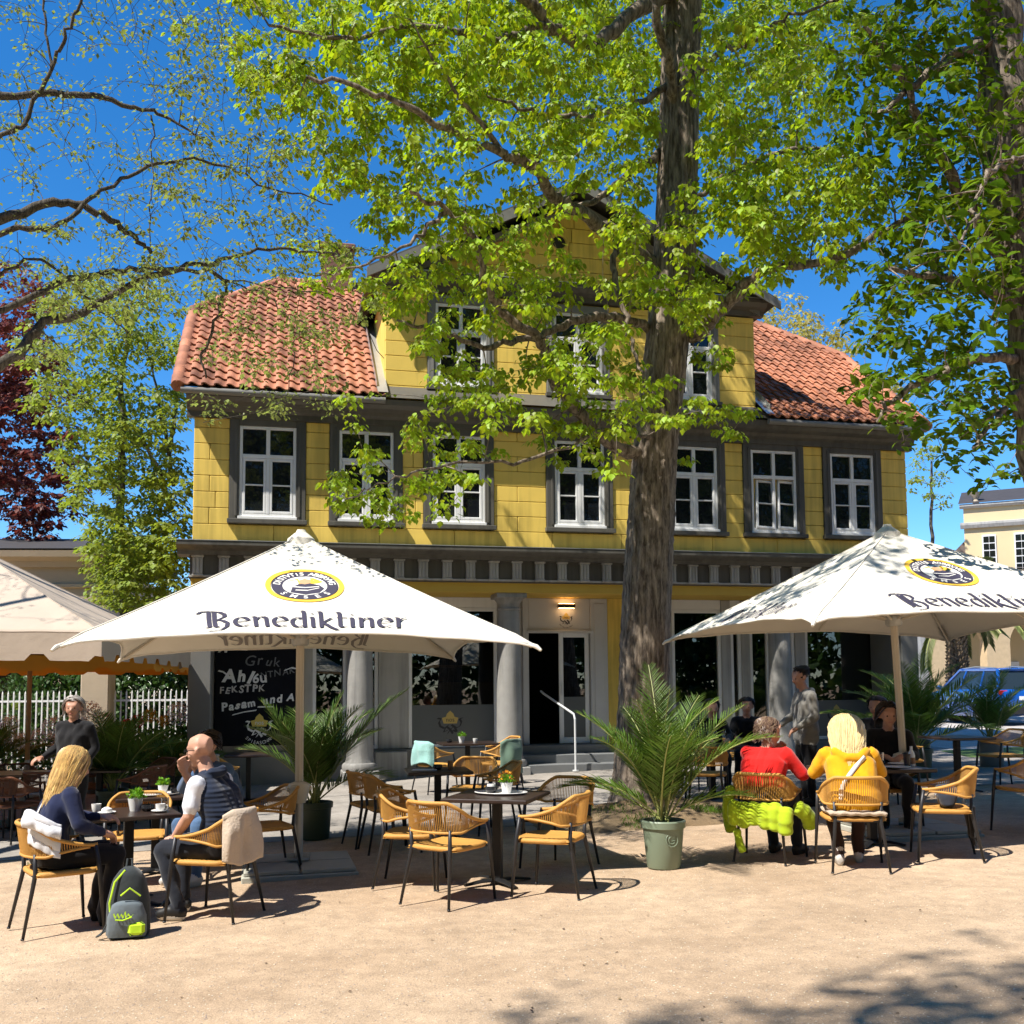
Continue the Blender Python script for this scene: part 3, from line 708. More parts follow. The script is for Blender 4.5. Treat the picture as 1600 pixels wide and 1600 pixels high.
def parasol(name, label, loc, yaw, SZ, zr, zp, cm, text=(), lean=(0, 0), pole=True, under_text=False, valance=None, polem=polem_m, group=None, rimsag=.17, crank=True, base=True):
    root = thing(name, label, 'parasol', loc, yaw, group)
    hS = SZ / 2; corners = [(-hS, -hS), (hS, -hS), (hS, hS), (-hS, hS)]
    lx, ly = lean
    def face(k, u, v, off=0.0):
        a, b = corners[k], corners[(k + 1) % 4]
        e = 1 - (2 * u - 1) ** 2
        x = (a[0] + (b[0] - a[0]) * u) * v; y = (a[1] + (b[1] - a[1]) * u) * v
        z = zr + (zp - zr) * (1 - v) ** 1.06
        s = rimsag * e * v ** 4 / max(hS, .1)          # rim curves in between the corners
        x *= 1 - s; y *= 1 - s; z += (zp - zr) * s * .9
        z -= .05 * e * v * (1 - v) * 2.0               # cloth sag
        z += .007 * math.sin(u * 46 + k) * v ** 2 * (abs(2 * u - 1)) ** 2 + .006 * math.sin(u * 17 + v * 9 + k * 2) * v * e
        tip = max(0, abs(2 * u - 1) - .9) / .1 * max(0, v - .93) / .07
        z -= .035 * tip
        n = Vector((0, 0, 1)); m_ = ((a[0] + b[0]) / 2, (a[1] + b[1]) / 2)
        q = Vector((m_[0] * (zp - zr), m_[1] * (zp - zr), hS * hS)).normalized()
        p = Vector((x, y, z)) + q * off
        return Vector((p.x + lx * p.z, p.y + ly * p.z, p.z))
    cnp = MB()
    for k in range(4): cnp.sheet(lambda u, v, k=k: face(k, u, .015 + v * .985), 28, 22)
    bm = bmesh.new(); me0 = cnp.mesh('canopy', cm); bm.from_mesh(me0); bmesh.ops.remove_doubles(bm, verts=bm.verts, dist=.004)
    bm.to_mesh(me0); bm.free(); me0.polygons.foreach_set('use_smooth', [True] * len(me0.polygons)); me0.set_sharp_from_angle(angle=R(24))
    can = link('canopy', me0, root); solid(can, .004, 1)
    hem = MB()
    for k in range(4):
        hem.tube([face(k, i / 30, 1.0, -.004) for i in range(31)], .009, 6)
        c0 = face(k, 0, 1.0); hem.tube([face(k, 0, .975, -.01), c0, c0 + Vector((corners[k][0] * .015, corners[k][1] * .015, -.03))], [.016, .02, .012], 8)
        hem.tube([face(k, 0, .05 + .95 * i / 12, .003) for i in range(13)], .006, 5)
    hem.build('hem', cm, can, True)
    cp = MB(); cp.lathe([(.14, zp - .09), (.13, zp - .03), (.07, zp + .02), (.05, zp + .035), (.04, zp + .06), (.0, zp + .065)], 16, (lx * zp, ly * zp, 0), cap=False)
    cp.build('cap', cm, can, True)
    def put(verts, faces, k, m, lift, under=False, sx=1, vy=.85, sy=1, name_='lettering', flip=False):
        t = MB(); out = []
        for p in verts:
            v = vy - p[1] * sy / math.hypot(hS, zp - zr); v = max(.02, min(.995, v))
            X = p[0] * sx * (-1 if flip else 1)
            u = X / (SZ * v) + .5
            out.append(face(k, u, v, (-(lift + p[2]) - .006) if under else lift + .006 + p[2]))
        t.add(out, faces); t.build(name_, m, can)
    for k in text:
        st, wd = brand_strokes('Benediktiner'); v, f = nib(st, (.115, .03), .0008)
        v = [(p[0] - wd / 2, p[1] - .1, p[2]) for p in v]
        put(v, f, k, print_m, .001, sx=.157, sy=.26, vy=.905)
        if under_text and k == 2: put(v, f, k, M('show_through_print', (.26, .235, .215), .85, .05, 6), .001, True, sx=.157, sy=.26, vy=.905)
        if k in (0, 2):                                 # round emblem: rings, figure, sun, ring lettering
            def ring(r0, r1, n=56): 
                vs = [(r * math.cos(2 * PI * i / n), r * math.sin(2 * PI * i / n), 0) for r in (r0, r1) for i in range(n)]
                return vs, [(i, (i + 1) % n, n + (i + 1) % n, n + i) for i in range(n)]
            vy = .48
            def E(v, f, m, l): put(v, f, k, m, l, sx=1, sy=1, vy=vy, name_='emblem')
            E(*ring(.300, .345), yprint_m, .001); E(*ring(.195, .292), print_m, .001)
            dn = 40; E([(0, 0, 0)] + [(.195 * math.cos(2 * PI * i / dn), .195 * math.sin(2 * PI * i / dn), 0) for i in range(dn)], [(0, 1 + i, 1 + (i + 1) % dn) for i in range(dn)], wprint_m, .0008)
            def pg(pts, m, l): E([(p[0], p[1], 0) for p in pts], [tuple(range(len(pts)))], m, l)
            pg([(-.15, .10), (-.03, .16), (.08, .16), (.165, .08), (.12, .05), (0, .02), (-.13, .045)], yprint_m, .0014)
            pg([(-.13, -.14), (-.11, -.02), (-.05, .04), (.05, .05), (.13, .01), (.17, -.06), (.12, -.15), (0, -.19)], print_m, .0018)
            pg([(-.045, .05), (-.05, .10), (-.02, .14), (.03, .14), (.055, .10), (.045, .05), (0, .03)], skinprint_m, .0022)
            pg([(-.05, .11), (-.055, .15), (0, .175), (.05, .15), (.055, .12), (0, .145)], wprint_m, .0026)
            v2, f2 = nib([[(-.1, -.02), (0, -.04), (.12, -.02)], [(-.08, -.09), (.02, -.1), (.12, -.05)]], (.004, .008)); E(v2, f2, wprint_m, .0026)
            for word, a0, a1 in (('DISTVTIS ABBRVVG', 168, 12), ('SMSES', -140, -40)):
                for i, ch_ in enumerate(word):
                    if ch_ == ' ': continue
                    an = R(a0 + (a1 - a0) * i / (len(word) - 1)); tv, tf = text_mesh(ch_, .085, bold=.002)
                    inv = a0 < 0; ro = an - PI / 2 if not inv else an + PI / 2; rr = .218 if not inv else .272
                    E([(rr * math.cos(an) + p[0] * math.cos(ro) - p[1] * math.sin(ro), rr * math.sin(an) + p[0] * math.sin(ro) + p[1] * math.cos(ro), 0) for p in tv], tf, wprint_m, .0022)
    if valance:
        h_, vm = valance; va = MB()
        for k in range(4):
            va.sheet(lambda u, v, k=k: face(k, u, 1.0) + Vector((0, 0, -h_ * v * (1 - .22 * (abs(math.sin(u * PI * 7)) < .35)))), 70, 3)
        solid(va.build('valance', vm, can), .003)
    L_ = lambda p: Vector((p[0] + lx * p[2], p[1] + ly * p[2], p[2]))
    hub = L_((0, 0, zr + .1)); hb = MB(); hb.lathe([(.07, -.05), (.085, -.03), (.085, .05), (.06, .07)], 12, tuple(hub)); hb.lathe([(.06, -.1), (.06, 0)], 12, tuple(L_((0, 0, zp - .06)))); hb.build('hub', grayp_m, root, True)
    for k in range(4):
        MB().tube([L_((0, 0, zp - .12)), face(k, 0, .5, -.03), face(k, 0, .985, -.02)], .013, 6).build('rib', polem, root)
        MB().tube([hub, face(k, 0, .55, -.035)], .011, 6).build('strut', polem, root)
        MB().tube([L_((0, 0, zp - .12)), face(k, .5, .5, -.03), face(k, .5, .95, -.02)], .011, 6).build('rib', polem, root)
        MB().tube([hub, face(k, .5, .55, -.035)], .010, 6).build('strut', polem, root)
    if pole:
        p = MB(); p.tube([L_((0, 0, .72)), L_((0, 0, zp - .05))], .034, 14)
        for an in range(8): 
            a = an * PI / 4; c_, s_ = .033 * math.cos(a), .033 * math.sin(a); p.tube([L_((c_, s_, .74)), L_((c_, s_, zp - .1))], .006, 4)
        p.build('pole', polem, root, True)
        if base:
            q = MB(); q.tube([L_((0, 0, .06)), L_((0, 0, .74))], .04, 14); q.lathe([(.1, .1), (.1, .115), (.05, .12)], 12); 
            q.box(-.11, -.004, .06, .11, .004, .16); q.box(-.004, -.11, .06, .004, .11, .16); q.build('sleeve', grayp_m, root, True)
            if crank:
                c_ = MB(); t = L_((0, 0, .72)); c_.lathe([(.06, -.09), (.075, -.06), (.095, .02), (.105, .06), (.10, .09), (.05, .11)], 16, tuple(t)); c_.box(t.x - .12, t.y - .04, t.z + .02, t.x + .12, t.y + .04, t.z + .075, .015)
                c_.build('clamp', M('cream_plastic_clamp', (.66, .62, .52), .45, .04, 6), root, True)
            sb = MB(); sb.box(-.52, -.52, -.02, .52, .52, .045, .01); sb.build('base_plate', slab_m, root)
            for i, (a, b) in enumerate(((-.5, -.5), (.01, -.5), (-.5, .01), (.01, .01))):
                MB().box(a, b, .046, a + .49, b + .49, .085, .008).build('slab', slab_m, root)
    return root

UC = Vector((-2.05, 9.9, gz(-2.05)))
parasol('parasol', 'cream parasol with large dark lettering over the left and middle tables', UC, R(14), 3.72, 2.08, 3.20, canvas_m, text=(0, 2), under_text=True, group='cream parasols with dark lettering')
UC2 = Vector((4.10, 10.8, gz(4.1)))
parasol('parasol', 'cream parasol with dark lettering over the right table, cut by the picture edge', UC2, R(10.7), 3.75, 2.10, 3.17, canvas_m, text=(0, 3), lean=(-.035, 0), group='cream parasols with dark lettering')
canvas2_m = M('pale_rose_canvas', (.52, .43, .345), .85, .08, 2, .3, 7, trans=.12, tcol=(1, .85, .6))  # rose canvas darkened evenly: tree shade is put into the base colour
ycanvas_m = M('yellow_canvas', (.78, .46, .07), .85, .06, 2, .05, 25, trans=.45, tcol=(1, .8, .4))
parasol('parasol', 'large pale beige parasol with a deep valance at the left edge', (-7.55, 14.2, gz(-7.5)), R(6), 5.0, 2.55, 3.9, canvas2_m, valance=(.34, canvas2_m), rimsag=.03, crank=False)
parasol('parasol', 'yellow parasol with scalloped valance behind the pale beige one', (-7.95, 16.9, gz(-7.9)), R(8), 4.9, 2.36, 3.2, ycanvas_m, valance=(.22, ycanvas_m), rimsag=.03, crank=False, polem=M('ochre_wood_pole', (.45, .24, .08), .5, .1, 8))
# ------------------------------------------------------------------ cafe chairs, tables
cord_m = M('honey_cord', (.55, .285, .065), .6, .13, 14, .25, 160, trans=0)
seat_m = M('honey_weave', (.53, .27, .06), .6, .13, 10, .3, 120)
leg_m = M('charcoal_metal', (.035, .035, .038), .42, .1, 10, metal=.3)
top_m = M('dark_brown_tabletop', (.035, .022, .018), .28, .25, 5, .05, 30, spec=.5)
blackm_m = M('black_iron', (.018, .018, .019), .45, .1, 10, metal=.4)
dcord_m = M('brown_rattan', (.17, .065, .03), .55, .15, 14, .25, 160)

def rail_pt(t, lvl):
    """horseshoe back rail: t from -1 (right arm end) to 1; lvl 1 top rail, 0 bottom rail; chair faces +y"""
    s = abs(t); sg = 1 if t >= 0 else -1
    a = min(s / .62, 1.0) * R(90)
    if s <= .62: x, y = .268 * math.sin(a), -.22 - .055 * math.cos(a) + .0
    else:
        k = (s - .62) / .38; x, y = .268 + .012 * math.sin(k * PI), -.22 + .40 * k
    if s <= .62: y = -.275 + .17 * (1 - math.cos(a)); x = .272 * math.sin(a) ** .92 if a > 0 else 0
    else:
        k = (s - .62) / .38; y = -.105 + .285 * k; x = .272 - .012 * k
    h = max(0, 1 - s * 1.02); sm = h * h * (3 - 2 * h)
    zt = .625 + .165 * min(1, sm * 1.25); zb = .612 - .05 * min(1, sm * 1.9)
    lean = (.035 * sm) * lvl
    return Vector((x * sg, y - lean, zb + (zt - zb) * lvl))
def make_chair(cm, sm):
    parts = []
    N = 48
    b = MB(); b.tube([rail_pt(-1 + 2 * i / N, 1) for i in range(N + 1)], [.013 + .003 * math.sin(PI * i / N) for i in range(N + 1)], 8)
    parts.append(('back_rail', b.mesh('back_rail', cm, True)))
    b = MB(); b.tube([rail_pt(-.93 + 1.86 * i / N, 0) for i in range(N + 1)], .011, 8); parts.append(('lower_rail', b.mesh('lower_rail', cm, True)))
    b = MB(); K = 80
    for i in range(K + 1):
        t = -.93 + 1.86 * i / K; p, q = rail_pt(t, 0), rail_pt(t, 1)
        if (q - p).length < .012: continue
        b.tube([p, q], .0041, 4, cap=False)
    parts.append(('cord_back', b.mesh('cord_back', cm)))
    b = MB(); hw, hd, z = .238, .222, .455
    def st(u, v):
        x = (u - .5) * 2; y = (v - .5) * 2
        e = max(abs(x), abs(y)); wv = .0022 * (math.sin(x * 60) * (1 if int((v * 26)) % 2 else -1))
        return (x * hw * (1 - .05 * (y < 0) * abs(y)), y * hd, z + .012 * (1 - e ** 4) * 0 - .012 * (1 - x * x) * (1 - y * y) + wv - .02 * max(0, e - .93) / .07)
    b.sheet(st, 34, 26)
    rim = []
    for i in range(41):
        a = 2 * PI * i / 40; c_, s_ = math.cos(a), math.sin(a); k = 1 / (abs(c_) ** 5 + abs(s_) ** 5) ** .2
        rim.append((c_ * k * hw, s_ * k * hd, z - .02))
    b.tube(rim, .021, 8, cap=False)
    b.sheet(lambda u, v: ((u - .5) * 2 * hw, (v - .5) * 2 * hd, z - .034), 2, 2)
    parts.append(('seat', b.mesh('seat', sm, True, 60)))
    for sg in (-1, 1):
        b = MB(); t = rail_pt(sg * .985, .5); b.tube([(t.x, t.y, t.z + .005), (sg * .262, .2, .44), (sg * .285, .235, .0)], [.015, .0165, .0105], 10); b.lathe([(.013, 0), (.013, .012)], 8, (sg * .285, .235, 0)); parts.append(('leg', b.mesh('leg', leg_m, True)))
        b = MB(); t = rail_pt(sg * .3, 0.1); b.tube([(t.x, t.y - .0, t.z), (sg * .185, -.222, .44), (sg * .235, -.305, .0)], [.013, .0165, .0105], 10); b.lathe([(.013, 0), (.013, .012)], 8, (sg * .235, -.305, 0)); parts.append(('leg', b.mesh('leg', leg_m, True)))
    for w_, y_ in ((.25, .2), (.19, -.225)): b = MB(); b.tube([(-w_, y_, .425), (w_, y_, .425)], .012, 8); parts.append(('seat_rail', b.mesh('seat_rail', leg_m, True)))
    return parts
chair_parts = make_chair(cord_m, seat_m); dchair_parts = make_chair(dcord_m, dcord_m)
def chair(x, y, dx, dy, label, parts=None, group='woven cafe chairs', s=1.0):
    t = thing('woven_chair' if parts is None else 'rattan_chair', label, 'chair', (x, y, gz(x) + .006), head(dx, dy), group)
    for n_, me in (parts or chair_parts): link(n_, me, t)
    t.scale = (s, s, s)
    return t
def table(x, y, yaw, label, w=.72, d=.72, round_=False, h=.745, group='dark cafe tables'):
    t = thing('cafe_table', label, 'table', (x, y, gz(x) + .006), yaw, group)
    b = MB()
    if round_: b.lathe([(.0, h - .03), (w / 2 - .02, h - .032), (w / 2, h - .02), (w / 2, h - .006), (w / 2 - .006, h), (0, h)], 40, cap=False)
    else: b.box(-w / 2, -d / 2, h - .034, w / 2, d / 2, h, .007)
    b.build('tabletop', top_m, t, round_)
    MB().box(-.038, -.038, .02, .038, .038, h - .05, .006).build('column', blackm_m, t)
    MB().box(-.16, -.16, h - .05, .16, .16, h - .035, .004).build('mounting_plate', blackm_m, t)
    b = MB()
    for k in range(4):
        a = PI / 4 + k * PI / 2; b.tube([(0, 0, .035), (.17 * math.cos(a), .17 * math.sin(a), .03), (.31 * math.cos(a), .31 * math.sin(a), .012)], [.05, .038, .028], 8, flat=.35, up=(0, 0, 1))
    b.build('foot', blackm_m, t, True)
    return t

# left group
table(-3.17, 8.55, R(28), 'dark square table between the blonde woman in navy and the bald man')
chair(-3.36, 7.74, .80, .60, 'woven chair the blonde woman in navy sits on')
chair(-2.30, 7.98, -.97, .25, 'woven chair the bald man in the vest sits on')
chair(-3.42, 9.45, .25, -.97, 'woven chair on the far side of the left front table')
table(-3.45, 10.0, R(20), 'dark table behind the left front table, holding a white tray'); chair(-2.35, 9.75, -.85, -.5, 'empty woven chair just behind the bald man')
table(-4.15, 16.2, R(13), 'dark table in front of the blackboard'); chair(-4.35, 15.2, .3, .95, 'woven chair before the table at the blackboard', s=.98); chair(-4.75, 15.75, .8, .4, 'woven chair at the left of the table at the blackboard')
# middle group
table(-.14, 8.85, R(-16), 'dark square table at the centre of the picture, with a white plate', .74, .8)
chair(-.52, 8.22, .55, .83, 'sunlit woven chair at the front left of the centre table')
chair(.30, 8.40, -.93, .36, 'sunlit woven chair at the front right of the centre table')
chair(-.86, 8.95, .96, -.1, 'shaded woven chair at the left of the centre table')
chair(.42, 9.5, -.55, -.83, 'shaded woven chair at the far right of the centre table')
table(-.86, 11.75, R(10), 'dark table behind the centre table, in the shade')
chair(-1.50, 11.3, .88, .45, 'leftmost woven chair of the two side by side behind the centre table'); chair(-1.27, 10.85, .9, .35, 'nearer of the two woven chairs side by side behind the centre table')
chair(-.22, 11.9, -.95, -.2, 'woven chair at the right of the shaded middle table'); chair(-.5, 12.6, -.2, -.97, 'woven chair at the far side of the shaded middle table')
table(-.76, 17.2, R(13), 'dark table below the emblem on the shop window', .95, .75)
chair(-1.25, 16.6, .75, .6, 'woven chair carrying a mint blanket near the shop window'); chair(-.22, 16.5, -.8, .55, 'woven chair with a green blanket hung on its back')
chair(-.2, 17.6, -.85, -.4, 'woven chair partly hidden behind the green blanket')
# right group
table(3.5, 10.15, R(12), 'dark table of the group in red and yellow jackets', .95, .8)
chair(2.34, 9.55, .5, .86, 'woven chair with a lime jacket over its back')
chair(2.93, 8.98, .12, .99, 'woven chair the woman in the yellow jacket sits on')
chair(3.82, 9.28, -.95, .25, 'empty woven chair holding a dark handbag at the right table')
chair(3.98, 10.95, -.2, -.98, 'woven chair of the woman in black facing the camera')
chair(5.25, 10.55, -.35, .93, 'woven chair with a beige blanket at the right picture edge')
table(2.75, 14.3, R(13), 'dark table with glasses behind the woman in red', .9, .75)
chair(2.9, 15.6, .4, -.9, 'woven chair on the far side of the table with glasses'); chair(3.45, 16.6, .95, -.2, 'woven chair standing by the shop window right of the trunk'); chair(2.5, 13.4, .2, .97, 'woven chair at the near side of the table with glasses')
table(6.1, 14.2, R(13), 'dark table in the shade of the right palms'); chair(6.9, 14.6, -.95, -.15, 'woven chair in the shade near the potted palms at right'); chair(5.4, 14.4, .9, .2, 'shaded woven chair left of the table by the right palms')
# brown rattan chairs under the yellow parasol
for i, (x, y, dx, dy, lb) in enumerate(((-6.1, 12.6, .2, 1, 'brown rattan chair nearest the camera under the yellow parasol'), (-6.9, 12.9, .9, .5, 'brown rattan chair at the left edge under the parasols'),
        (-7.0, 14.6, .6, -.8, 'brown rattan chair at the far left table'), (-6.4, 15.2, -.5, -.8, 'brown rattan chair behind the standing woman in black'), (-4.9, 13.6, -.95, .2, 'brown rattan chair right of the standing woman in black'), (-5.2, 14.9, -.6, -.7, 'brown rattan chair near the red flowers'), (-7.4, 13.6, 1, .1, 'brown rattan chair cut by the left picture edge'), (-6.0, 14.8, .1, -1, 'brown rattan chair at the far side of the table near the red flowers'), (-5.9, 13.2, .3, .9, 'brown rattan chair at the near side of the table near the red flowers'))):
    chair(x, y, dx, dy, lb, dchair_parts, 'brown rattan chairs')
table(-6.65, 13.75, R(10), 'dark table under the yellow parasol', .8, .8); table(-5.6, 14.0, R(5), 'dark table near the red flowers', .8, .8)
# ------------------------------------------------------------------ trees
def bark(name, c0, c1, sc=1.0):
    m = bpy.data.materials.new(name); m.use_nodes = True; n = m.node_tree.nodes; L = m.node_tree.links; b = n['Principled BSDF']
    b.inputs['Roughness'].default_value = .9; b.inputs['Specular IOR Level'].default_value = .15
    g = n.new('ShaderNodeNewGeometry'); mp = n.new('ShaderNodeMapping'); mp.inputs['Scale'].default_value = (14 * sc, 14 * sc, 2.2 * sc)
    L.new(g.outputs['Position'], mp.inputs['Vector']); nz = n.new('ShaderNodeTexNoise'); nz.inputs['Scale'].default_value = 1.6; nz.inputs['Detail'].default_value = 6; nz.inputs['Roughness'].default_value = .65
    L.new(mp.outputs[0], nz.inputs['Vector']); cr = n.new('ShaderNodeValToRGB'); cr.color_ramp.elements[0].position = .38; cr.color_ramp.elements[1].position = .66
    cr.color_ramp.elements[0].color = (*c0, 1); cr.color_ramp.elements[1].color = (*c1, 1); L.new(nz.outputs[0], cr.inputs[0]); L.new(cr.outputs[0], b.inputs['Base Color'])
    bp = n.new('ShaderNodeBump'); bp.inputs['Strength'].default_value = .9; bp.inputs['Distance'].default_value = .03; L.new(nz.outputs[0], bp.inputs['Height']); L.new(bp.outputs[0], b.inputs['Normal'])
    return m
bark_m = bark('furrowed_bark', (.085, .066, .05), (.37, .30, .23)); bark2_m = bark('grey_branch_bark', (.06, .052, .042), (.17, .15, .12), 2)
def leafmat(name, col, tcol, trans=.5, isl=.3): return M(name, col, .45, 0, spec=.35, island=isl, trans=trans, tcol=tcol)
leafA_m = leafmat('fresh_maple_leaf', (.29, .40, .024), (1.5, 1.32, .45), .47, .40)
leafB_m = leafmat('young_olive_leaf', (.22, .26, .07), (1.3, 1.3, .8), .45)
leafC_m = leafmat('chestnut_leaf', (.16, .26, .022), (2.0, 1.75, .5), .5)
leafD_m = leafmat('birch_leaf', (.22, .28, .05), (1.4, 1.35, .6), .45)
leafE_m = leafmat('copper_leaf', (.14, .042, .034), (1.4, .8, .8), .3)
leafF_m = leafmat('pale_spring_leaf', (.36, .34, .10), (1.2, 1.1, .7), .45)

LT_MAPLE = (np.array([(0, 0, 0), (-.30, .18, .05), (-.44, .52, .02), (0, .5, -.05), (.44, .52, .02), (.30, .18, .05), (-.2, .8, -.06), (0, 1.05, -.2), (.2, .8, -.06)], dtype=np.float32),
            np.array([(0, 3, 1), (1, 3, 2), (2, 3, 6), (6, 3, 7), (7, 3, 8), (8, 3, 4), (4, 3, 5), (5, 3, 0)], dtype=np.int32))
LT_SMALL = (np.array([(0, 0, 0), (-.36, .45, .05), (0, .5, -.04), (.36, .45, .05), (0, 1, -.12)], dtype=np.float32),
            np.array([(0, 2, 1), (1, 2, 4), (4, 2, 3), (3, 2, 0)], dtype=np.int32))
def _palm_leaf():
    V, F = [], []
    for a in (-78, -42, 0, 42, 78):
        l = 1.0 - .28 * abs(a) / 78; ca, sa = math.cos(R(a)), math.sin(R(a)); o = len(V)
        for (w_, t, z) in ((0, 0, 0), (-.10, .45, .0), (-.17, .75, -.16), (0, 1.0, -.38), (.17, .75, -.16), (.10, .45, .0), (0, .5, -.06), (0, .75, -.22)):
            x, y = w_ * l * 1.55, t * l; V.append((x * ca + y * sa, -x * sa + y * ca, z * l))
        F += [(o + i for i in f) for f in ((0, 6, 1), (0, 5, 6), (1, 6, 2), (6, 7, 2), (2, 7, 3), (3, 7, 4), (4, 7, 6), (4, 6, 5))]
    return np.array(V, dtype=np.float32), np.array([tuple(f) for f in F], dtype=np.int32)
LT_CHEST = _palm_leaf()
def leaves_mesh(name, T, pos, ax, nr, size):
    V0, F0 = T; N = len(pos)
    ax = ax / np.linalg.norm(ax, axis=1, keepdims=True)
    nr = nr - ax * (nr * ax).sum(1, keepdims=True); nr = nr / (np.linalg.norm(nr, axis=1, keepdims=True) + 1e-9)
    sd_ = np.cross(ax, nr)
    V = pos[:, None, :] + size[:, None, None] * (V0[None, :, 0:1] * sd_[:, None, :] + V0[None, :, 1:2] * ax[:, None, :] + V0[None, :, 2:3] * nr[:, None, :])
    F = F0[None] + (np.arange(N) * len(V0))[:, None, None]
    return fast_mesh(name, V.reshape(-1, 3), F.reshape(-1, 3))
def catmull(pts, n=6):
    p = [Vector(q) for q in pts]; p = [p[0] * 2 - p[1]] + p + [p[-1] * 2 - p[-2]]; out = []
    for i in range(1, len(p) - 2):
        for k in range(n):
            t = k / n; a, b, c, d = p[i - 1], p[i], p[i + 1], p[i + 2]
            out.append(.5 * ((2 * b) + (c - a) * t + (2 * a - 5 * b + 4 * c - d) * t * t + (3 * b - a - 3 * c + d) * t ** 3))
    return out + [p[-2]]
class Tree:
    def __init__(s): s.wood = MB(); s.nodes = []; s.rad = []; s.lp = []; s.la = []; s.ln = []; s.ls = []
    def limb(s, pts, r0, r1, n=6, sides=9, wob=.02, pw=1.0):
        q = catmull(pts, n); N = len(q)
        for i in range(1, N - 1): q[i] = q[i] + Vector((random.gauss(0, wob), random.gauss(0, wob), random.gauss(0, wob)))
        rs = [(r0 + (r1 - r0) * (i / (N - 1)) ** pw) * random.uniform(.92, 1.1) for i in range(N)]
        s.wood.tube(q, rs, sides); s.nodes += [tuple(v) for v in q]; s.rad += rs
    def clump(s, p, n, spread, size, droop=.5, T=None):
        for _ in range(n):
            d = rng.normal(size=3); d /= np.linalg.norm(d) + 1e-9
            d[2] = abs(d[2]) * .7 - .25
            a = np.array([d[0], d[1], -droop * rng.uniform(.3, 1.6)]); s.lp.append(np.array(p) + d * spread * rng.uniform(.1, 1) ** .6)
            s.la.append(a); s.ln.append(np.array([.2 * rng.normal(), .2 * rng.normal(), .9]) + .6 * d); s.ls.append(size * rng.uniform(.55, 1.2))
    def connect(s, targets, r=.007, leaf=None, jitter=.05, seg=4):
        nd = np.array(s.nodes); T = np.array([tuple(t) for t in targets])
        if len(T) == 0: return
        d0 = np.array([np.min(((nd - t) ** 2).sum(1)) for t in T]); order = np.argsort(d0)
        cap = len(nd) + len(T) * seg + 5; buf = np.zeros((cap, 3)); buf[:len(nd)] = nd; m = len(nd); rad = list(s.rad)
        for i in order:
            t = T[i]; d = ((buf[:m] - t) ** 2).sum(1); d = d + (buf[:m, 2] > t[2] + .3) * .25; j = int(np.argmin(d)); a = Vector(buf[j]); b = Vector(t)
            L_ = (b - a).length; mid = a.lerp(b, .5) + Vector((random.gauss(0, .1) * L_, random.gauss(0, .1) * L_, .10 * L_ + random.gauss(0, .06) * L_))
            pts = []
            for k in range(seg + 1):
                u = k / seg; pts.append(a * (1 - u) ** 2 + mid * 2 * u * (1 - u) + b * u * u)
            ra = min(rad[j] * .7, r * (1 + L_ * 1.2)); rb_ = max(.0028, r * .45)
            s.wood.tube(pts, [ra + (rb_ - ra) * k / seg for k in range(seg + 1)], 4, cap=False)
            for k in range(1, seg + 1):
                buf[m] = pts[k]; rad.append(ra + (rb_ - ra) * k / seg); m += 1
            if leaf: leaf(s, pts)
        s.nodes = [tuple(v) for v in buf[:m]]; s.rad = rad
    def finish(s, name, label, base, woodmat, leafmats, T, cat='tree', trunk=None, group=None):
        root = thing(name, label, cat, base, 0, group); B = np.array(tuple(base))
        s.wood.v = [(v[0] - B[0], v[1] - B[1], v[2] - B[2]) for v in s.wood.v]
        tr = s.wood.build('branches' if trunk else 'trunk', woodmat, root, True, 60)
        if trunk: trunk.parent = root; trunk.location = -Vector(base)
        if s.lp:
            pos = np.array(s.lp) - B; ax = np.array(s.la); nr = np.array(s.ln); sz = np.array(s.ls)
            me = leaves_mesh('crown', T, pos.astype(np.float32), ax, nr, sz); o = link('crown', me, root, leafmats); tag(o, kind='stuff')
        return root

def blob_targets(blobs, per=1.0, Yr=(10, 15), zs=1.0):
    out = []
    for b in blobs:
        px, py, rp_ = b[:3]; wt = b[3] if len(b) > 3 else 1.0
        n = max(1, int(rp_ * rp_ / 1000 * per * wt))
        for _ in range(n):
            a = random.uniform(0, 2 * PI); rr = rp_ * math.sqrt(random.random()); Y = random.uniform(*(b[4] if len(b) > 4 else Yr))
            out.append(P(px + rr * math.cos(a), py + rr * math.sin(a) * .85, Y))
    return out

# --- main tree
TB = Vector((1.68, 13.05, gz(1.7)))
def trunk_mesh(path, radii, name, mat, seg=44, ridge=.10, seed=3):
    rr = np.random.default_rng(seed); mb = MB(); n = len(path); vs = []; fs = []
    nf = 15; ph = rr.uniform(0, 6.28, nf)
    for i, (p, r) in enumerate(zip(path, radii)):
        h = i / (n - 1) * 40
        for k in range(seg):
            a = 2 * PI * k / seg; q = math.sin(nf * a + .5 * math.sin(h * .9 + ph[k % nf] * .3) + .35 * h * .25) + .5 * math.sin(23 * a - h * .4) + .45 * rr.normal()
            fl_ = 1 + .16 * max(0, 1 - h / 5) ** 2 * math.cos(5 * a + 1)
            d = r * (fl_ + ridge * .36 * q); vs.append((p[0] + d * math.cos(a), p[1] + d * math.sin(a), p[2]))
    for i in range(n - 1):
        for k in range(seg): fs.append((i * seg + k, i * seg + (k + 1) % seg, (i + 1) * seg + (k + 1) % seg, (i + 1) * seg + k))
    mb.add(vs, fs); return mb.build(name, mat, None, True, 75)
tp = catmull([TB + Vector((0, 0, -.15)), P(1004, 1190, 13.05), P(1008, 1000, 13.05), P(1017, 820, 13.05), P(1024, 700, 13.1), P(1042, 540, 13.1), P(1056, 350, 13.1), P(1062, 150, 13.1), P(1066, 0, 13.1), P(1072, -220, 13.1)], 26)
tr_r = []
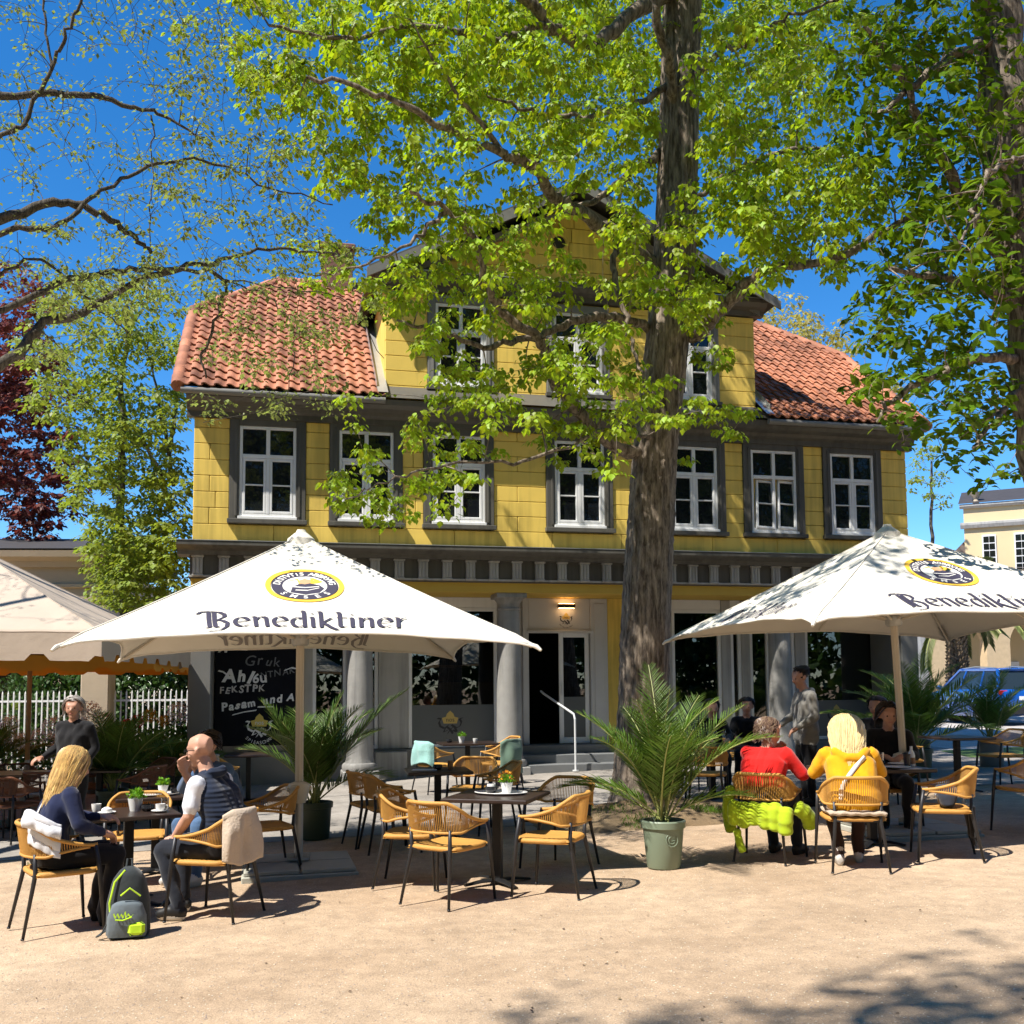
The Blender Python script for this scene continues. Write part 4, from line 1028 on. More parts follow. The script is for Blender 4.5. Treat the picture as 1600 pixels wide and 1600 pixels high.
for p in tp:
    h = p.z - TB.z; tr_r.append((.318 - .0065 * h) * (1 + .75 * math.exp(-max(h, 0) / .38)))
mtr = trunk_mesh(tp, tr_r, 'trunk', bark_m)
mt = Tree(); YT = 13.05
for q in tp[::3]: mt.nodes.append(tuple(q)); mt.rad.append(.05)
def LB(pp, r0, r1, **k): mt.limb([P(*q) for q in pp], r0 * .82, r1 * .8, **k)
LB([(1025, 415, 13.1), (960, 365, 12.6), (902, 330, 12.1), (861, 298, 11.7), (827, 255, 11.3), (785, 240, 11), (700, 200, 10.6), (600, 150, 10.3), (480, 120, 10.1)], .12, .025)
LB([(1079, 530, 13.1), (1110, 500, 12.8), (1150, 461, 12.5), (1199, 424, 12.1), (1300, 405, 11.6), (1400, 350, 11.2), (1470, 290, 11)], .13, .02)
LB([(1030, 515, 13.1), (960, 498, 12.8), (902, 502, 12.4), (839, 525, 12.1), (756, 540, 11.8), (690, 520, 11.5), (620, 500, 11.3)], .085, .018)
LB([(1000, 715, 13.0), (950, 690, 12.6), (900, 640, 12.1), (862, 580, 11.7), (839, 530, 11.4), (790, 492, 11.1), (757, 440, 10.9), (745, 380, 10.7), (700, 330, 10.5), (640, 300, 10.3)], .11, .022)
LB([(1040, 232, 13.1), (977, 277, 12.9), (932, 311, 12.8), (880, 330, 12.8), (820, 350, 12.9)], .075, .02)
LB([(1056, 180, 13.0), (1047, 110, 12.7), (1030, 40, 12.4), (1012, -40, 12.1)], .10, .06)
LB([(1062, 130, 13.1), (1097, 109, 12.8), (1130, 80, 12.6), (1172, 67, 12.4), (1225, 30, 12.1), (1310, 0, 11.8)], .06, .02)
LB([(1052, 130, 13.1), (1010, 155, 12.7), (962, 172, 12.4), (887, 182, 12.1), (820, 170, 11.9), (760, 150, 11.8)], .06, .018)
LB([(1062, -20, 13.1), (990, 20, 12.5), (925, 67, 12), (861, 40, 11.6), (800, -20, 11.3)], .13, .07)
LB([(861, 40, 11.6), (760, 60, 11.2), (650, 40, 10.8), (540, 60, 10.5), (420, 40, 10.3)], .06, .018)
LB([(961, 370, 12.6), (962, 440, 12.4), (985, 520, 12.2), (1005, 600, 12.0)], .055, .02)
LB([(1030, 690, 13.0), (960, 670, 12.2), (880, 700, 11.5), (800, 720, 11.0), (700, 725, 10.6), (620, 745, 10.3), (540, 780, 10.1)], .035, .008)
LB([(1062, 330, 13.1), (1110, 290, 12.8), (1180, 250, 12.4), (1260, 230, 12.1), (1340, 250, 11.8)], .05, .015)
LB([(785, 240, 11), (740, 180, 10.7), (690, 110, 10.5), (640, 30, 10.3)], .04, .012)
LB([(700, 330, 10.5), (640, 380, 10.3), (560, 420, 10.2), (480, 430, 10.1)], .03, .008)
mblobs = [(450, 50, 105, 1.5), (560, 110, 115, 1.5), (650, 50, 110, 1.4), (740, 80, 105, 1.3), (425, 130, 60, 1.4), (520, 215, 80), (600, 240, 80), (700, 185, 85), (800, 130, 85), (880, 60, 80), (950, 130, 55),
          (560, 325, 70, .9), (660, 300, 75), (760, 330, 70), (840, 260, 75), (500, 415, 60, .8), (600, 430, 60), (700, 415, 75), (780, 395, 65), (900, 235, 65), (950, 320, 60), (985, 210, 55),
          (650, 490, 60), (720, 560, 75), (800, 480, 75), (870, 430, 70), (760, 620, 65), (850, 600, 75), (920, 560, 75), (985, 480, 65), (950, 640, 75), (880, 680, 55), (1010, 600, 50), (1050, 420, 65, 1.2), (1085, 470, 55, 1.2), (1110, 560, 35, .8), (700, 645, 45),
          (560, 735, 45), (620, 775, 42, 1.2), (535, 790, 36, 1.2), (590, 830, 26), (680, 740, 45, 1.2), (740, 715, 45), (640, 695, 38), (690, 790, 26), (560, 640, 40, .6),
          (1150, 250, 65), (1200, 195, 65), (1130, 330, 75, 1.2), (1220, 330, 85, 1.3), (1300, 275, 75, 1.2), (1350, 330, 65), (1180, 420, 55), (1280, 395, 55), (1130, 130, 48), (1220, 120, 55), (1180, 50, 50), (1090, 640, 36), (1140, 662, 36), (1060, 720, 22), (1025, 655, 40), (960, 715, 34), (1000, 380, 45), (850, 350, 50), (1080, 60, 40), (1270, 60, 40)]
tg_ = blob_targets([(b[0], b[1], b[2], (b[3] if len(b) > 3 else 1) * (.68 if b[1] < 240 else (.62 if b[0] < 1060 else .95))) for b in mblobs], 5.6, (10.2, 13.8))
for p in [Vector((random.gauss(1.0, 3.0), random.gauss(12.5, 2.2), random.uniform(10.4, 14.5))) for _ in range(600)] + [Vector((random.uniform(-1, 8), random.uniform(7.5, 14), random.uniform(11.5, 15))) for _ in range(700)]: tg_.append(p)    # crown above the picture, thickened out of view to block sky light
for p in [Vector((random.uniform(-1.5, 6.0), random.uniform(14, 18.5), random.uniform(11.0, 14.5))) for _ in range(420)] + [Vector((random.uniform(.2, 5.6), random.uniform(15.5, 18.4), random.uniform(10.4, 13.4))) for _ in range(520)]: tg_.append(p)
for p in [Vector((random.uniform(-1.3, .9), random.uniform(7.3, 9.2), random.uniform(8.4, 9.6))) for _ in range(60)]: tg_.append(p)
mt.limb([tp[-1], Vector((1.2, 11, 11.4)), Vector((.5, 9.2, 10)), Vector((-.4, 8.0, 9.2))], .08, .02)
mt.limb([tp[-1], tp[-1] + Vector((.2, 2.2, .6)), tp[-1] + Vector((.6, 4.2, 1.0))], .1, .03)
mt.limb([tp[-1], tp[-1] + Vector((.2, -.3, 2)), tp[-1] + Vector((-.5, .2, 4))], .2, .06); mt.limb([tp[-1], tp[-1] + Vector((1.6, .5, 1.2)), tp[-1] + Vector((3.2, .2, 2))], .1, .03); mt.limb([tp[-1], tp[-1] + Vector((-1.6, -.8, 1.0)), tp[-1] + Vector((-3.4, -1, 1.7))], .1, .03)
mt.connect(tg_, .008, lambda s, pts: (s.clump(pts[-1], 22, .165, .078, .9), s.clump(pts[-2], 11, .15, .07, .9), s.clump(pts[2], 4, .13, .06, .7)))
mt.finish('maple_tree', 'big maple with thick furrowed trunk and fresh green leaves before the yellow house', TB, bark_m, leafA_m, LT_MAPLE, trunk=mtr)
# epicormic sprout on the trunk
# --- left bare tree with tiny leaves
lt = Tree(); LBASE = Vector((-8.6, 8.6, gz(-8.6)))
lt.limb([LBASE + Vector((0, 0, -.1)), LBASE + Vector((.1, .1, 2)), LBASE + Vector((0, .3, 4)), LBASE + Vector((.1, .2, 6.5)), LBASE + Vector((.3, .3, 9))], .32, .16, sides=14)
def LL(pp, r0, r1): 
    lt.limb([P(*q) for q in pp], r0 * .5, r1 * .65, wob=.015)
LL([(-380, 300, 8.8), (-180, 180, 9), (0, 152, 9.2), (120, 146, 9.3), (200, 165, 9.4), (258, 182, 9.5), (330, 230, 9.6)], .10, .012)
LL([(-200, 330, 8.9), (0, 216, 9), (45, 180, 9), (80, 105, 9), (105, 50, 8.9), (135, -20, 8.8)], .05, .02); LL([(80, 105, 9), (72, 40, 9), (66, -20, 9)], .025, .015)
LL([(-400, 420, 8.8), (-150, 380, 9.0), (0, 342, 9.2), (95, 314, 9.4), (160, 335, 9.6), (210, 370, 9.8), (236, 395, 10)], .12, .03)
LL([(-300, 420, 8.8), (0, 362, 9.1), (95, 350, 9.3), (150, 305, 9.5), (230, 262, 9.7), (320, 255, 9.9), (420, 290, 10.1), (520, 320, 10.3)], .06, .010)
LL([(-420, 700, 8.8), (-150, 650, 9.0), (0, 572, 9.3), (60, 508, 9.5), (130, 486, 9.7), (230, 432, 9.9), (330, 410, 10.1), (420, 388, 10.3), (520, 395, 10.5)], .13, .014)
LL([(-350, 560, 8.8), (0, 482, 9.3), (100, 440, 9.5), (180, 425, 9.7), (260, 418, 9.9), (346, 436, 10.1), (336, 500, 10.2), (315, 560, 10.3), (322, 590, 10.3)], .07, .014)
LL([(0, 430, 9.3), (60, 405, 9.4), (140, 470, 9.5), (200, 520, 9.6)], .03, .01); LL([(346, 436, 10.1), (430, 470, 10.3), (460, 540, 10.4), (440, 640, 10.5)], .018, .006)
LL([(236, 180, 9.5), (238, 260, 9.5), (236, 330, 9.5), (236, 390, 9.5)], .014, .008); LL([(345, 436, 10.1), (440, 450, 10.4), (540, 470, 10.8), (600, 560, 11)], .016, .006)
lt.limb([LBASE + Vector((0, .2, 5)), Vector((-9.2, 10.6, 6.6)), Vector((-9.4, 12.2, 7.6)), Vector((-9.0, 13.8, 8.4)), Vector((-8.4, 15.2, 9.0))], .11, .03); lt.limb([LBASE + Vector((0, .2, 4.8)), Vector((-9.7, 9.9, 7.3)), Vector((-8.9, 10.5, 8.4)), Vector((-7.7, 10.9, 9.2))], .09, .02); lt.limb([Vector((-9.7, 9.9, 7.3)), Vector((-10.4, 10.6, 8.2)), Vector((-10.2, 11.6, 9))], .06, .02); lt.connect([Vector((random.uniform(-11, -7.2), random.uniform(9.3, 11.8), random.uniform(7, 9.4))) for _ in range(90)], .012, lambda s, pts: s.clump(pts[-1], 3, .14, .055, .4), seg=5); lt.limb([Vector((-9.3, 11.2, 7)), Vector((-10.2, 12.4, 8)), Vector((-10.6, 13.8, 9))], .06, .02); lt.limb([Vector((-9.3, 12.0, 7.5)), Vector((-8.2, 12.6, 8.2)), Vector((-7.4, 13.0, 9))], .05, .015)
lt.connect([Vector((random.uniform(-11, -7.2), random.uniform(11, 15.5), random.uniform(7, 9.5))) for _ in range(110)], .008, lambda s, pts: s.clump(pts[-1], 4, .14, .055, .4), seg=5)
lblobs = [(80, 60, 110, .16), (230, 60, 110, .25), (330, 80, 60, .7), (330, 180, 80, .8), (60, 230, 90, .18), (200, 260, 90, .3), (330, 300, 80, .9), (100, 400, 90, .5), (240, 360, 80, .5), (400, 240, 60, .8), (430, 330, 60, .9), (160, 470, 80, 1.5), (280, 440, 70, 1.3), (400, 420, 60, 1), (80, 520, 60, .9),
          (370, 520, 55, 1.1), (450, 500, 55, 1.1), (520, 540, 50, .9), (420, 590, 50, 1), (500, 620, 45, .8), (340, 640, 36, 1.1), (430, 650, 36, 1.0), (330, 560, 30, .8), (550, 470, 45, .9), (480, 400, 50, .9), (570, 390, 40, .8)]
lt.connect(blob_targets(lblobs, 5.5, (8.6, 11.2)), .0055, lambda s, pts: (s.clump(pts[-1], 9, .14, .058, .5), s.clump(pts[-2], 6, .14, .05, .5), s.clump(pts[1], 3, .12, .045, .5)), seg=5)
extra = []
for _ in range(520): extra.append(P(random.uniform(-60, 520), random.uniform(-60, 470), random.uniform(8.3, 10.8)))
lt.connect(extra, .004, lambda s, pts: (s.clump(pts[-1], 3, .12, .045, .3), s.clump(pts[-3], 3, .12, .04, .3)), seg=6)
lt.finish('lime_tree', 'nearly bare tree with long dark branches reaching in from the left edge', LBASE, bark2_m, leafB_m, LT_SMALL)
# --- right chestnut
ct = Tree(); CB = Vector((6.4, 11.2, gz(6.2)))
ct.limb([CB + Vector((0, 0, -.1)), CB + Vector((-.05, 0, 1.2)), P(1640, 700, 11.2), P(1622, 560, 11.2), P(1600, 400, 11.2), P(1572, 200, 11.2), P(1560, 0, 11.2), P(1545, -260, 11.2)], .36, .24, sides=18, wob=.012)
def LC(pp, r0, r1): ct.limb([P(*q) for q in pp], r0, r1)
LC([(1575, 420, 11.2), (1500, 300, 10.8), (1440, 200, 10.5), (1400, 110, 10.3), (1350, 40, 10.1)], .08, .02); LC([(1560, 60, 11.2), (1490, 90, 10.8), (1420, 140, 10.4), (1370, 190, 10.2)], .07, .02)
LC([(1585, 470, 11.2), (1510, 440, 10.6), (1450, 430, 10.2), (1390, 420, 9.9)], .07, .02); LC([(1598, 560, 11.2), (1530, 560, 10.6), (1460, 590, 10.2), (1400, 620, 9.9), (1370, 660, 9.8)], .06, .015); LC([(1600, 600, 11.2), (1560, 650, 10.4), (1520, 700, 10)], .05, .015)
LC([(1560, 20, 11.2), (1500, -30, 10.7), (1450, -40, 10.4)], .07, .02); LC([(1580, 300, 11.2), (1560, 260, 9.6), (1530, 300, 8.4), (1500, 380, 7.6)], .028, .01); LC([(1585, 350, 11.2), (1620, 300, 9.4), (1600, 250, 8.0), (1560, 250, 7.4)], .028, .01)
cbl = [(1350, 60, 75), (1420, 120, 95), (1480, 40, 95), (1560, 90, 85), (1400, 215, 75), (1470, 250, 100), (1560, 240, 90), (1425, 350, 80), (1500, 380, 100), (1575, 420, 75), (1385, 440, 55), (1450, 500, 80), (1540, 540, 80), (1350, 510, 40), (1400, 590, 55), (1480, 630, 70), (1560, 650, 65), (1345, 600, 30), (1420, 670, 34), (1500, 710, 36), (1590, 745, 26), (1600, 320, 60), (1330, 130, 40), (1530, 770, 20)]
ct.connect(blob_targets(cbl, 6.5, (9.4, 12.6)) + [Vector((random.gauss(6, 2.2), random.gauss(11.2, 2.0), random.uniform(9.5, 13.5))) for _ in range(260)], .008, lambda s, pts: (s.clump(pts[-1], 6, .17, .20, .5), s.clump(pts[-2], 3, .15, .19, .5)))
ct.connect(blob_targets([(1470, 340, 60), (1555, 330, 60), (1560, 420, 60), (1580, 180, 45), (1500, 150, 35), (1450, 420, 40), (1570, 510, 36), (1530, 380, 50)], 1.6, (7.4, 8.6)), .007, lambda s, pts: s.clump(pts[-1], 4, .14, .20, .6))
ct.finish('chestnut_tree', 'chestnut tree with large fan leaves at the right edge', CB, bark_m, leafC_m, LT_CHEST)
# --- trees beyond
def far_tree(name, label, base, h, blobs, Yr, mat, size, per, limbs=(), tr=.2, nl=14, spread=.3, wood=bark2_m):
    t = Tree(); base = Vector(base)
    t.limb([base + Vector((0, 0, -.2)), base + Vector((.1, 0, h * .35)), base + Vector((-.1, .1, h * .7)), base + Vector((0, 0, h))], tr, tr * .25, wob=.05)
    for l_ in limbs: t.limb([P(*q) for q in l_], tr * .35, .015)
    t.connect(blob_targets(blobs, per, Yr), .012, lambda s, pts: (s.clump(pts[-1], nl, spread, size, .5), s.clump(pts[-2], nl // 2, spread, size * .9, .5)), seg=3)
    return t.finish(name, label, base, wood, mat, LT_SMALL)
far_tree('birch_tree', 'light green tree between the yellow house and the copper beech', (-9.6, 25, -.2), 11.5, [(200, 860, 70, 1.3), (240, 900, 60, 1.3), (120, 480, 60, .7), (220, 480, 60, .7), (260, 540, 50), (150, 560, 60), (90, 620, 50), (200, 640, 70), (260, 640, 40), (140, 700, 60), (220, 730, 70), (270, 760, 40), (160, 790, 50), (230, 830, 65), (190, 880, 55), (260, 900, 45), (220, 940, 40), (170, 930, 36), (285, 560, 25), (60, 540, 40, .6), (265, 820, 36)], (22.5, 26.5), leafD_m, .15, 17,
         [((270, 800, 25), (230, 700, 24.8), (150, 640, 24.4), (100, 600, 24)), ((272, 760, 25), (250, 640, 24.8), (230, 540, 24.5)), ((268, 700, 25), (280, 600, 25), (300, 500, 25))], .17)
far_tree('copper_beech', 'dark red copper beech behind the left building', (-16.5, 31, -.2), 13, [(20, 460, 60, .6), (60, 480, 45, .6), (20, 560, 70), (70, 600, 55), (20, 660, 70), (80, 700, 55), (30, 760, 70), (90, 780, 45), (50, 820, 50), (-40, 600, 90), (-40, 740, 80)], (28.5, 33), leafE_m, .2, 15, tr=.3)
far_tree('pale_tree', 'pale yellow-green tree top behind the right roof', (14.5, 48, 0), 15.5, [(1230, 500, 50), (1200, 490, 30), (1280, 520, 45), (1320, 560, 40), (1250, 540, 40), (1340, 600, 30), (1390, 620, 40)], (45, 50), leafF_m, .24, 9, tr=.3, spread=.5)
far_tree('grey_green_tree', 'thin tree standing behind the right end of the yellow house', (17.5, 42, 0.3), 10.5, [(1440, 700, 26), (1450, 740, 28), (1460, 780, 18), (1440, 760, 22), (1475, 785, 10)], (41, 43), leafD_m, .17, 14, tr=.16, spread=.4)
far_tree('tall_tree', 'tall tree far behind the cross gable', (4, 60, 0), 16, [(800, 700, 60), (900, 720, 80)], (58, 62), leafD_m, .3, .3, tr=.3) if False else None
# ------------------------------------------------------------------ mound, debris, palms
def mound():
    mb = MB(); n, m = 40, 14; vs = [(0, 0, .2)]; fs = []
    for j in range(1, m + 1):
        t = j / m
        for k in range(n):
            a = 2 * PI * k / n; r = t * (1.25 + .25 * math.sin(2 * a + .5) + .12 * math.sin(5 * a)); x, y = r * math.cos(a) * 1.1, r * math.sin(a) * .9
            vs.append((x, y, .20 * (1 - t * t) ** 1.3 + .018 * random.gauss(0, 1) * (1 - t) - .012 * (t > .99) + gz(TB.x + x) - gz(TB.x)))
    for k in range(n): fs.append((0, 1 + k, 1 + (k + 1) % n))
    for j in range(m - 1):
        for k in range(n): fs.append((1 + j * n + k, 1 + (j + 1) * n + k, 1 + (j + 1) * n + (k + 1) % n, 1 + j * n + (k + 1) % n))
    return tag(mb.add(vs, fs).build('earth_mound', earth_m, None, True, 80, loc=TB + Vector((-.05, -.35, .004))), kind='structure')
mound()
grass_m = leafmat('grass_blade', (.13, .22, .03), (1.3, 1.3, .5), .4)
def grass(name, pts, n, h, label, cat='grass'):
    pos = []; ax = []; nr = []; sz = []
    for (cx, cy, r) in pts:
        for _ in range(n):
            a = random.uniform(0, 6.28); q = r * math.sqrt(random.random()); x, y = cx + q * math.cos(a), cy + q * math.sin(a) * .7
            dm = math.hypot((x - TB.x + .05) / 1.35, (y - TB.y + .35) / 1.1); z = gz(x) + (.20 * max(0, 1 - dm * dm) ** 1.3 if dm < 1 else 0)
            pos.append((x, y, z)); ax.append((random.gauss(0, .4), random.gauss(0, .4), 1)); nr.append((random.gauss(0, 1), random.gauss(0, 1), .2)); sz.append(h * random.uniform(.5, 1.2))
    me = leaves_mesh(name, (LT_SMALL[0] * np.array([.16, 1, 1], dtype=np.float32), LT_SMALL[1]), np.array(pos, dtype=np.float32), np.array(ax), np.array(nr), np.array(sz))
    return tag(link(name, me, None, grass_m), label, cat, kind='stuff')
grass('grass', [(1.1, 12.25, .35), (1.5, 11.85, .3), (.75, 12.6, .25), (2.3, 12.3, .2), (-4.8, 10.55, .12), (-4.65, 10.4, .1)], 260, .075, 'short green grass tufts growing round the foot of the maple')
deb_m = M('dry_leaf_litter', (.14, .09, .05), .8, .3, 5, island=.5)
dp = [(random.uniform(-5, 6), 4.6 + 5.5 * random.random() ** 1.5) for _ in range(380)]
me = leaves_mesh('leaf_litter', LT_SMALL, np.array([(x, y, gz(x) + .006) for x, y in dp], dtype=np.float32), np.array([(random.gauss(0, 1), random.gauss(0, 1), .1) for _ in dp]), np.array([(random.gauss(0, .3), random.gauss(0, .3), 1) for _ in dp]), np.array([random.choice((.008, .01, .012, .016, .026)) for _ in dp]))
tag(link('leaf_litter', me, None, deb_m), 'dry leaf scraps scattered on the sand', 'leaf litter', kind='stuff')
peb_m = M('pebble', (.42, .34, .26), .8, .2, 4, island=.45)
def pebbles(n):
    V0 = np.array([(0, 0, .6), (1, 0, 0), (.2, .9, 0), (-.8, .5, 0), (-.7, -.6, 0), (.3, -.9, 0)], dtype=np.float32); F0 = np.array([(0, 1, 2), (0, 2, 3), (0, 3, 4), (0, 4, 5), (0, 5, 1)])
    x = rng.uniform(-5.5, 6.5, n); y = 4.7 + 7 * rng.uniform(0, 1, n) ** 1.6; s_ = rng.uniform(.003, .0075, n); a = rng.uniform(0, 6.28, n)
    V = np.zeros((n, 6, 3), dtype=np.float32); ca, sa = np.cos(a)[:, None], np.sin(a)[:, None]
    V[:, :, 0] = x[:, None] + s_[:, None] * (V0[None, :, 0] * ca - V0[None, :, 1] * sa); V[:, :, 1] = y[:, None] + s_[:, None] * (V0[None, :, 0] * sa + V0[None, :, 1] * ca)
    V[:, :, 2] = .028 * V[:, :, 0] + .001 + s_[:, None] * V0[None, :, 2]
    F = F0[None] + (np.arange(n) * 6)[:, None, None]
    return fast_mesh('gravel', V.reshape(-1, 3), F.reshape(-1, 3))
tag(link('gravel', pebbles(26000), None, peb_m), 'fine pale gravel lying on the sandy ground', 'gravel', kind='stuff')

palm_m = leafmat('palm_leaflet', (.10, .17, .03), (1.3, 1.4, .6), .3, .3)
rach_m = M('palm_rachis', (.30, .33, .10), .5, .1, 8)
pot_m = M('sage_green_pot', (.20, .25, .175), .4, .05, 5); pot2_m = M('dark_green_pot', (.05, .075, .045), .45, .08, 5); pot3_m = M('grey_planter', (.16, .17, .165), .5, .1, 5); soil_m = M('potting_soil', (.03, .02, .014), .95, .3, 20)
def palm(x, y, fr, lab, seed, pot=(.195, .15, .42), pm=pot_m, spread=1.0, ring=True, name='potted_palm', z0=None):
    """fr: list of (azimuth deg, start elevation deg, length, bend deg)"""
    rs = random.Random(seed); z0 = gz(x) + .006 if z0 is None else z0
    t = thing(name, lab, 'palm', (x, y, z0), 0, 'potted palms'); R0, R1, H_ = pot
    b = MB(); b.lathe([(R1 * .96, 0), (R1, .01), (R0 - .012, H_ - .07), (R0 + .004, H_ - .065), (R0 + .008, H_ - .01), (R0, H_), (R0 - .014, H_), (R0 - .02, H_ - .05)], 36, cap=False); b.lathe([(0, .002), (R1 * .96, 0)], 36, cap=False)
    p_ = b.build('pot', pm, t, True)
    MB().lathe([(0, H_ - .035), (R0 - .018, H_ - .045)], 24, cap=False).build('soil', soil_m, t)
    if ring:
        q = MB(); rr = R1 + (R0 - R1) * .62; 
        pts = [(.055 * math.cos(a), 0, .055 * math.sin(a)) for a in [2 * PI * i / 24 for i in range(25)]]; q.tube(pts, .004, 5, cap=False); q.tube([(.03 * math.cos(a), 0, .03 * math.sin(a)) for a in [R(40) + R(280) * i / 16 for i in range(17)]], .004, 5); q.tube([(.03, 0, -.005), (.005, 0, -.005)], .004, 5)
        o = q.build('relief_emblem', pm, p_, True); o.location = (.05, -math.sqrt(rr ** 2 - .0025) - .001, H_ * .62); o.rotation_euler = (R(-7), 0, R(16))
    pos, ax, nr, sz = [], [], [], []; rc = MB()
    for az, el, ln, bend in fr:
        n = 16; p = Vector((rs.gauss(0, .025), rs.gauss(0, .025), H_ - .03)); pts = [p]; e = R(el); a = R(az)
        for i in range(n):
            e2 = e - R(bend) * (i / n) ** 1.5; a2 = a + rs.gauss(0, .015); p = p + Vector((math.cos(e2) * math.cos(a2), math.cos(e2) * math.sin(a2), math.sin(e2))) * (ln / n); pts.append(p)
        rc.tube(pts, [.009 * (1 - .8 * i / n) + .0015 for i in range(n + 1)], 5)
        m = int(ln * 36)
        for k in range(m):
            u = .2 + .8 * (k + rs.random() * .6) / m; i = min(n - 1, int(u * n)); f = u * n - i; q = pts[i].lerp(pts[i + 1], f); tg = (pts[i + 1] - pts[i]).normalized()
            sd_ = tg.cross(Vector((0, 0, 1)));  sd_ = sd_.normalized() if sd_.length > .05 else Vector((1, 0, 0)); up = sd_.cross(tg)
            L_ = .30 * spread * math.sin(PI * min(1, .16 + .80 * u)) ** .7 * rs.uniform(.85, 1.1)
            for sg in (-1, 1):
                d = (sd_ * sg * 1.0 + tg * (.75 + .5 * u) + up * (.35 + rs.gauss(0, .12))).normalized()
                d.z -= .12 * rs.random(); pos.append(tuple(q)); ax.append(tuple(d)); nr.append(tuple(up - sd_ * sg * .5)); sz.append(L_)
    rc.build('fronds', rach_m, t, True)
    T = (np.array([(0, 0, 0), (-.028, .3, .012), (.028, .3, .012), (-.02, .7, -.01), (.02, .7, -.01), (0, 1, -.07), (0, .3, -.004), (0, .7, -.02)], dtype=np.float32), np.array([(0, 6, 1), (0, 2, 6), (1, 6, 3), (6, 7, 3), (6, 2, 4), (6, 4, 7), (3, 7, 5), (7, 4, 5)], dtype=np.int32))
    me = leaves_mesh('leaflets', T, np.array(pos, dtype=np.float32), np.array(ax), np.array(nr), np.array(sz)); tag(link('leaflets', me, t, palm_m), kind='stuff')
    return t
def fronds(n, seed, lmin=.9, lmax=1.4, emin=40, emax=85, extra=()):
    rs = random.Random(seed); out = list(extra)
    for i in range(n): out.append((i * 137.5 + rs.uniform(-12, 12), emin + (emax - emin) * (1 - (i + .5) / n) ** .7, rs.uniform(lmin, lmax), rs.uniform(25, 75)))
    return out
palm(1.34, 9.32, fronds(17, 1, .95, 1.35, 50, 88, ((20, 64, 1.4, 40), (165, 68, 1.3, 45), (185, 44, 1.0, 60), (-10, 34, .9, 50), (150, 34, 1.15, 55), (100, 80, 1.5, 20), (-90, 75, 1.2, 60))), 'palm in a sage green pot in front of the maple trunk', 5)
palm(-2.28, 11.9, fronds(18, 2, .95, 1.35, 58, 87, ((10, 62, 1.7, 30), (-20, 40, 1.1, 60), (170, 72, 1.35, 25))), 'palm in a dark green pot behind the left parasol pole', 6, (.2, .165, .42), pot2_m, 1.15, False)
palm(-5.45, 14.1, fronds(20, 3, .85, 1.3, 40, 86), 'large shaded palm beside the standing woman in black', 7, (.22, .18, .45), pot2_m, 1.2, False)
palm(-5.25, 16.2, fronds(16, 31, .7, 1.0, 20, 70), 'spreading palm in front of the red flowers', 17, (.22, .18, .45), pot2_m, 1.2, False)
palm(-8.6, 16.8, fronds(18, 4, .9, 1.3, 35, 86), 'shaded palm at the far left edge', 8, (.22, .18, .45), pot2_m, 1.2, False)
palm(-6.9, 17.6, fronds(14, 14, .8, 1.1, 40, 86), 'shaded palm behind the yellow parasol pole', 18, (.22, .18, .45), pot2_m, 1.2, False)
palm(6.35, 16.2, fronds(20, 5, 1.2, 1.75, 25, 86), 'palm just right of the right parasol pole', 9, (.22, .18, .45), pot2_m, 1.2, False)
palm(6.95, 17.8, fronds(18, 9, 1.0, 1.4, 30, 80), 'shaded palm between the corner pier and the blue car', 10, (.24, .2, .48), pot2_m, 1.2, False)
palm(8.15, 17.6, fronds(18, 6, 1.0, 1.45, 40, 88), 'palm in a grey planter in front of the blue car', 11, (.2, .19, .46), pot3_m, 1.0, False)

# ------------------------------------------------------------------ left: pavilion, fence, flowers
sandst_m = M('pale_sandstone', (.46, .37, .26), .8, .1, 1.5, .15, 12); slate_m = M('dark_slate_roof', (.05, .045, .045), .7, .2, 3, .2, 10); cream_m = M('cream_render', (.66, .52, .30), .8, .05, 1, .1, 20); brick_m = M('yellow_brick', (.56, .42, .25), .85, .12, 6, .3, 30)
pv = thing('stone_pavilion', 'pale sandstone pavilion with dark roof behind the left parasols', 'building', (-19, 26.0, gz(-19)), R(4))
b = MB(); b.box(-3, 0, 3.2, 8.3, 7, 5.1)
b.build('wall', sandst_m, pv); b = MB(); run(b, -3.2, 8.45, [(.0, 5.1), (-.12, 5.1), (-.16, 5.25), (-.38, 5.34), (-.42, 5.5), (0, 5.55)]); run(b, -3.05, 8.35, [(-.003, 4.55), (-.08, 4.58), (-.08, 4.66), (-.003, 4.69)]); b.build('cornice', sandst_m, pv)
for i in range(5): MB().box(-2.5 + i * 2.35, -.05, -.2, -1.7 + i * 2.35, .5, 3.2, .02).build('pillar', sandst_m, pv)
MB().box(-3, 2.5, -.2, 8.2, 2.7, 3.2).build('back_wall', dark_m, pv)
b = MB(); fl_pts = [(8.3, 5.0), (8.32, 4.6), (8.5, 3.9), (8.9, 3.3), (9.0, 3.2), (8.3, 3.2)]; b.prism(fl_pts[::-1], 0.02, .6); b.build('curved_buttress', sandst_m, pv)
b = MB(); b.add([(-3.2, -.4, 5.55), (8.5, -.4, 5.55), (8.5, 3.5, 6.35), (-3.2, 3.5, 6.35), (8.5, 7.4, 5.55), (-3.2, 7.4, 5.55)], [(0, 1, 2, 3), (3, 2, 4, 5), (1, 4, 2), (0, 3, 5)]); b.build('roof', slate_m, pv)
fn = thing('picket_fence', 'white metal picket fence behind the flowers at left', 'fence', (-12.6, 20.9, gz(-12)), R(6))
pkm = MB().box(-.014, -.014, 0, .014, .014, 1.78, .003).add([(-.014, -.014, 1.78), (.014, -.014, 1.78), (.014, .014, 1.78), (-.014, .014, 1.78), (0, 0, 1.84)], [(0, 1, 4), (1, 2, 4), (2, 3, 4), (3, 0, 4)]).mesh('picket', white_m)
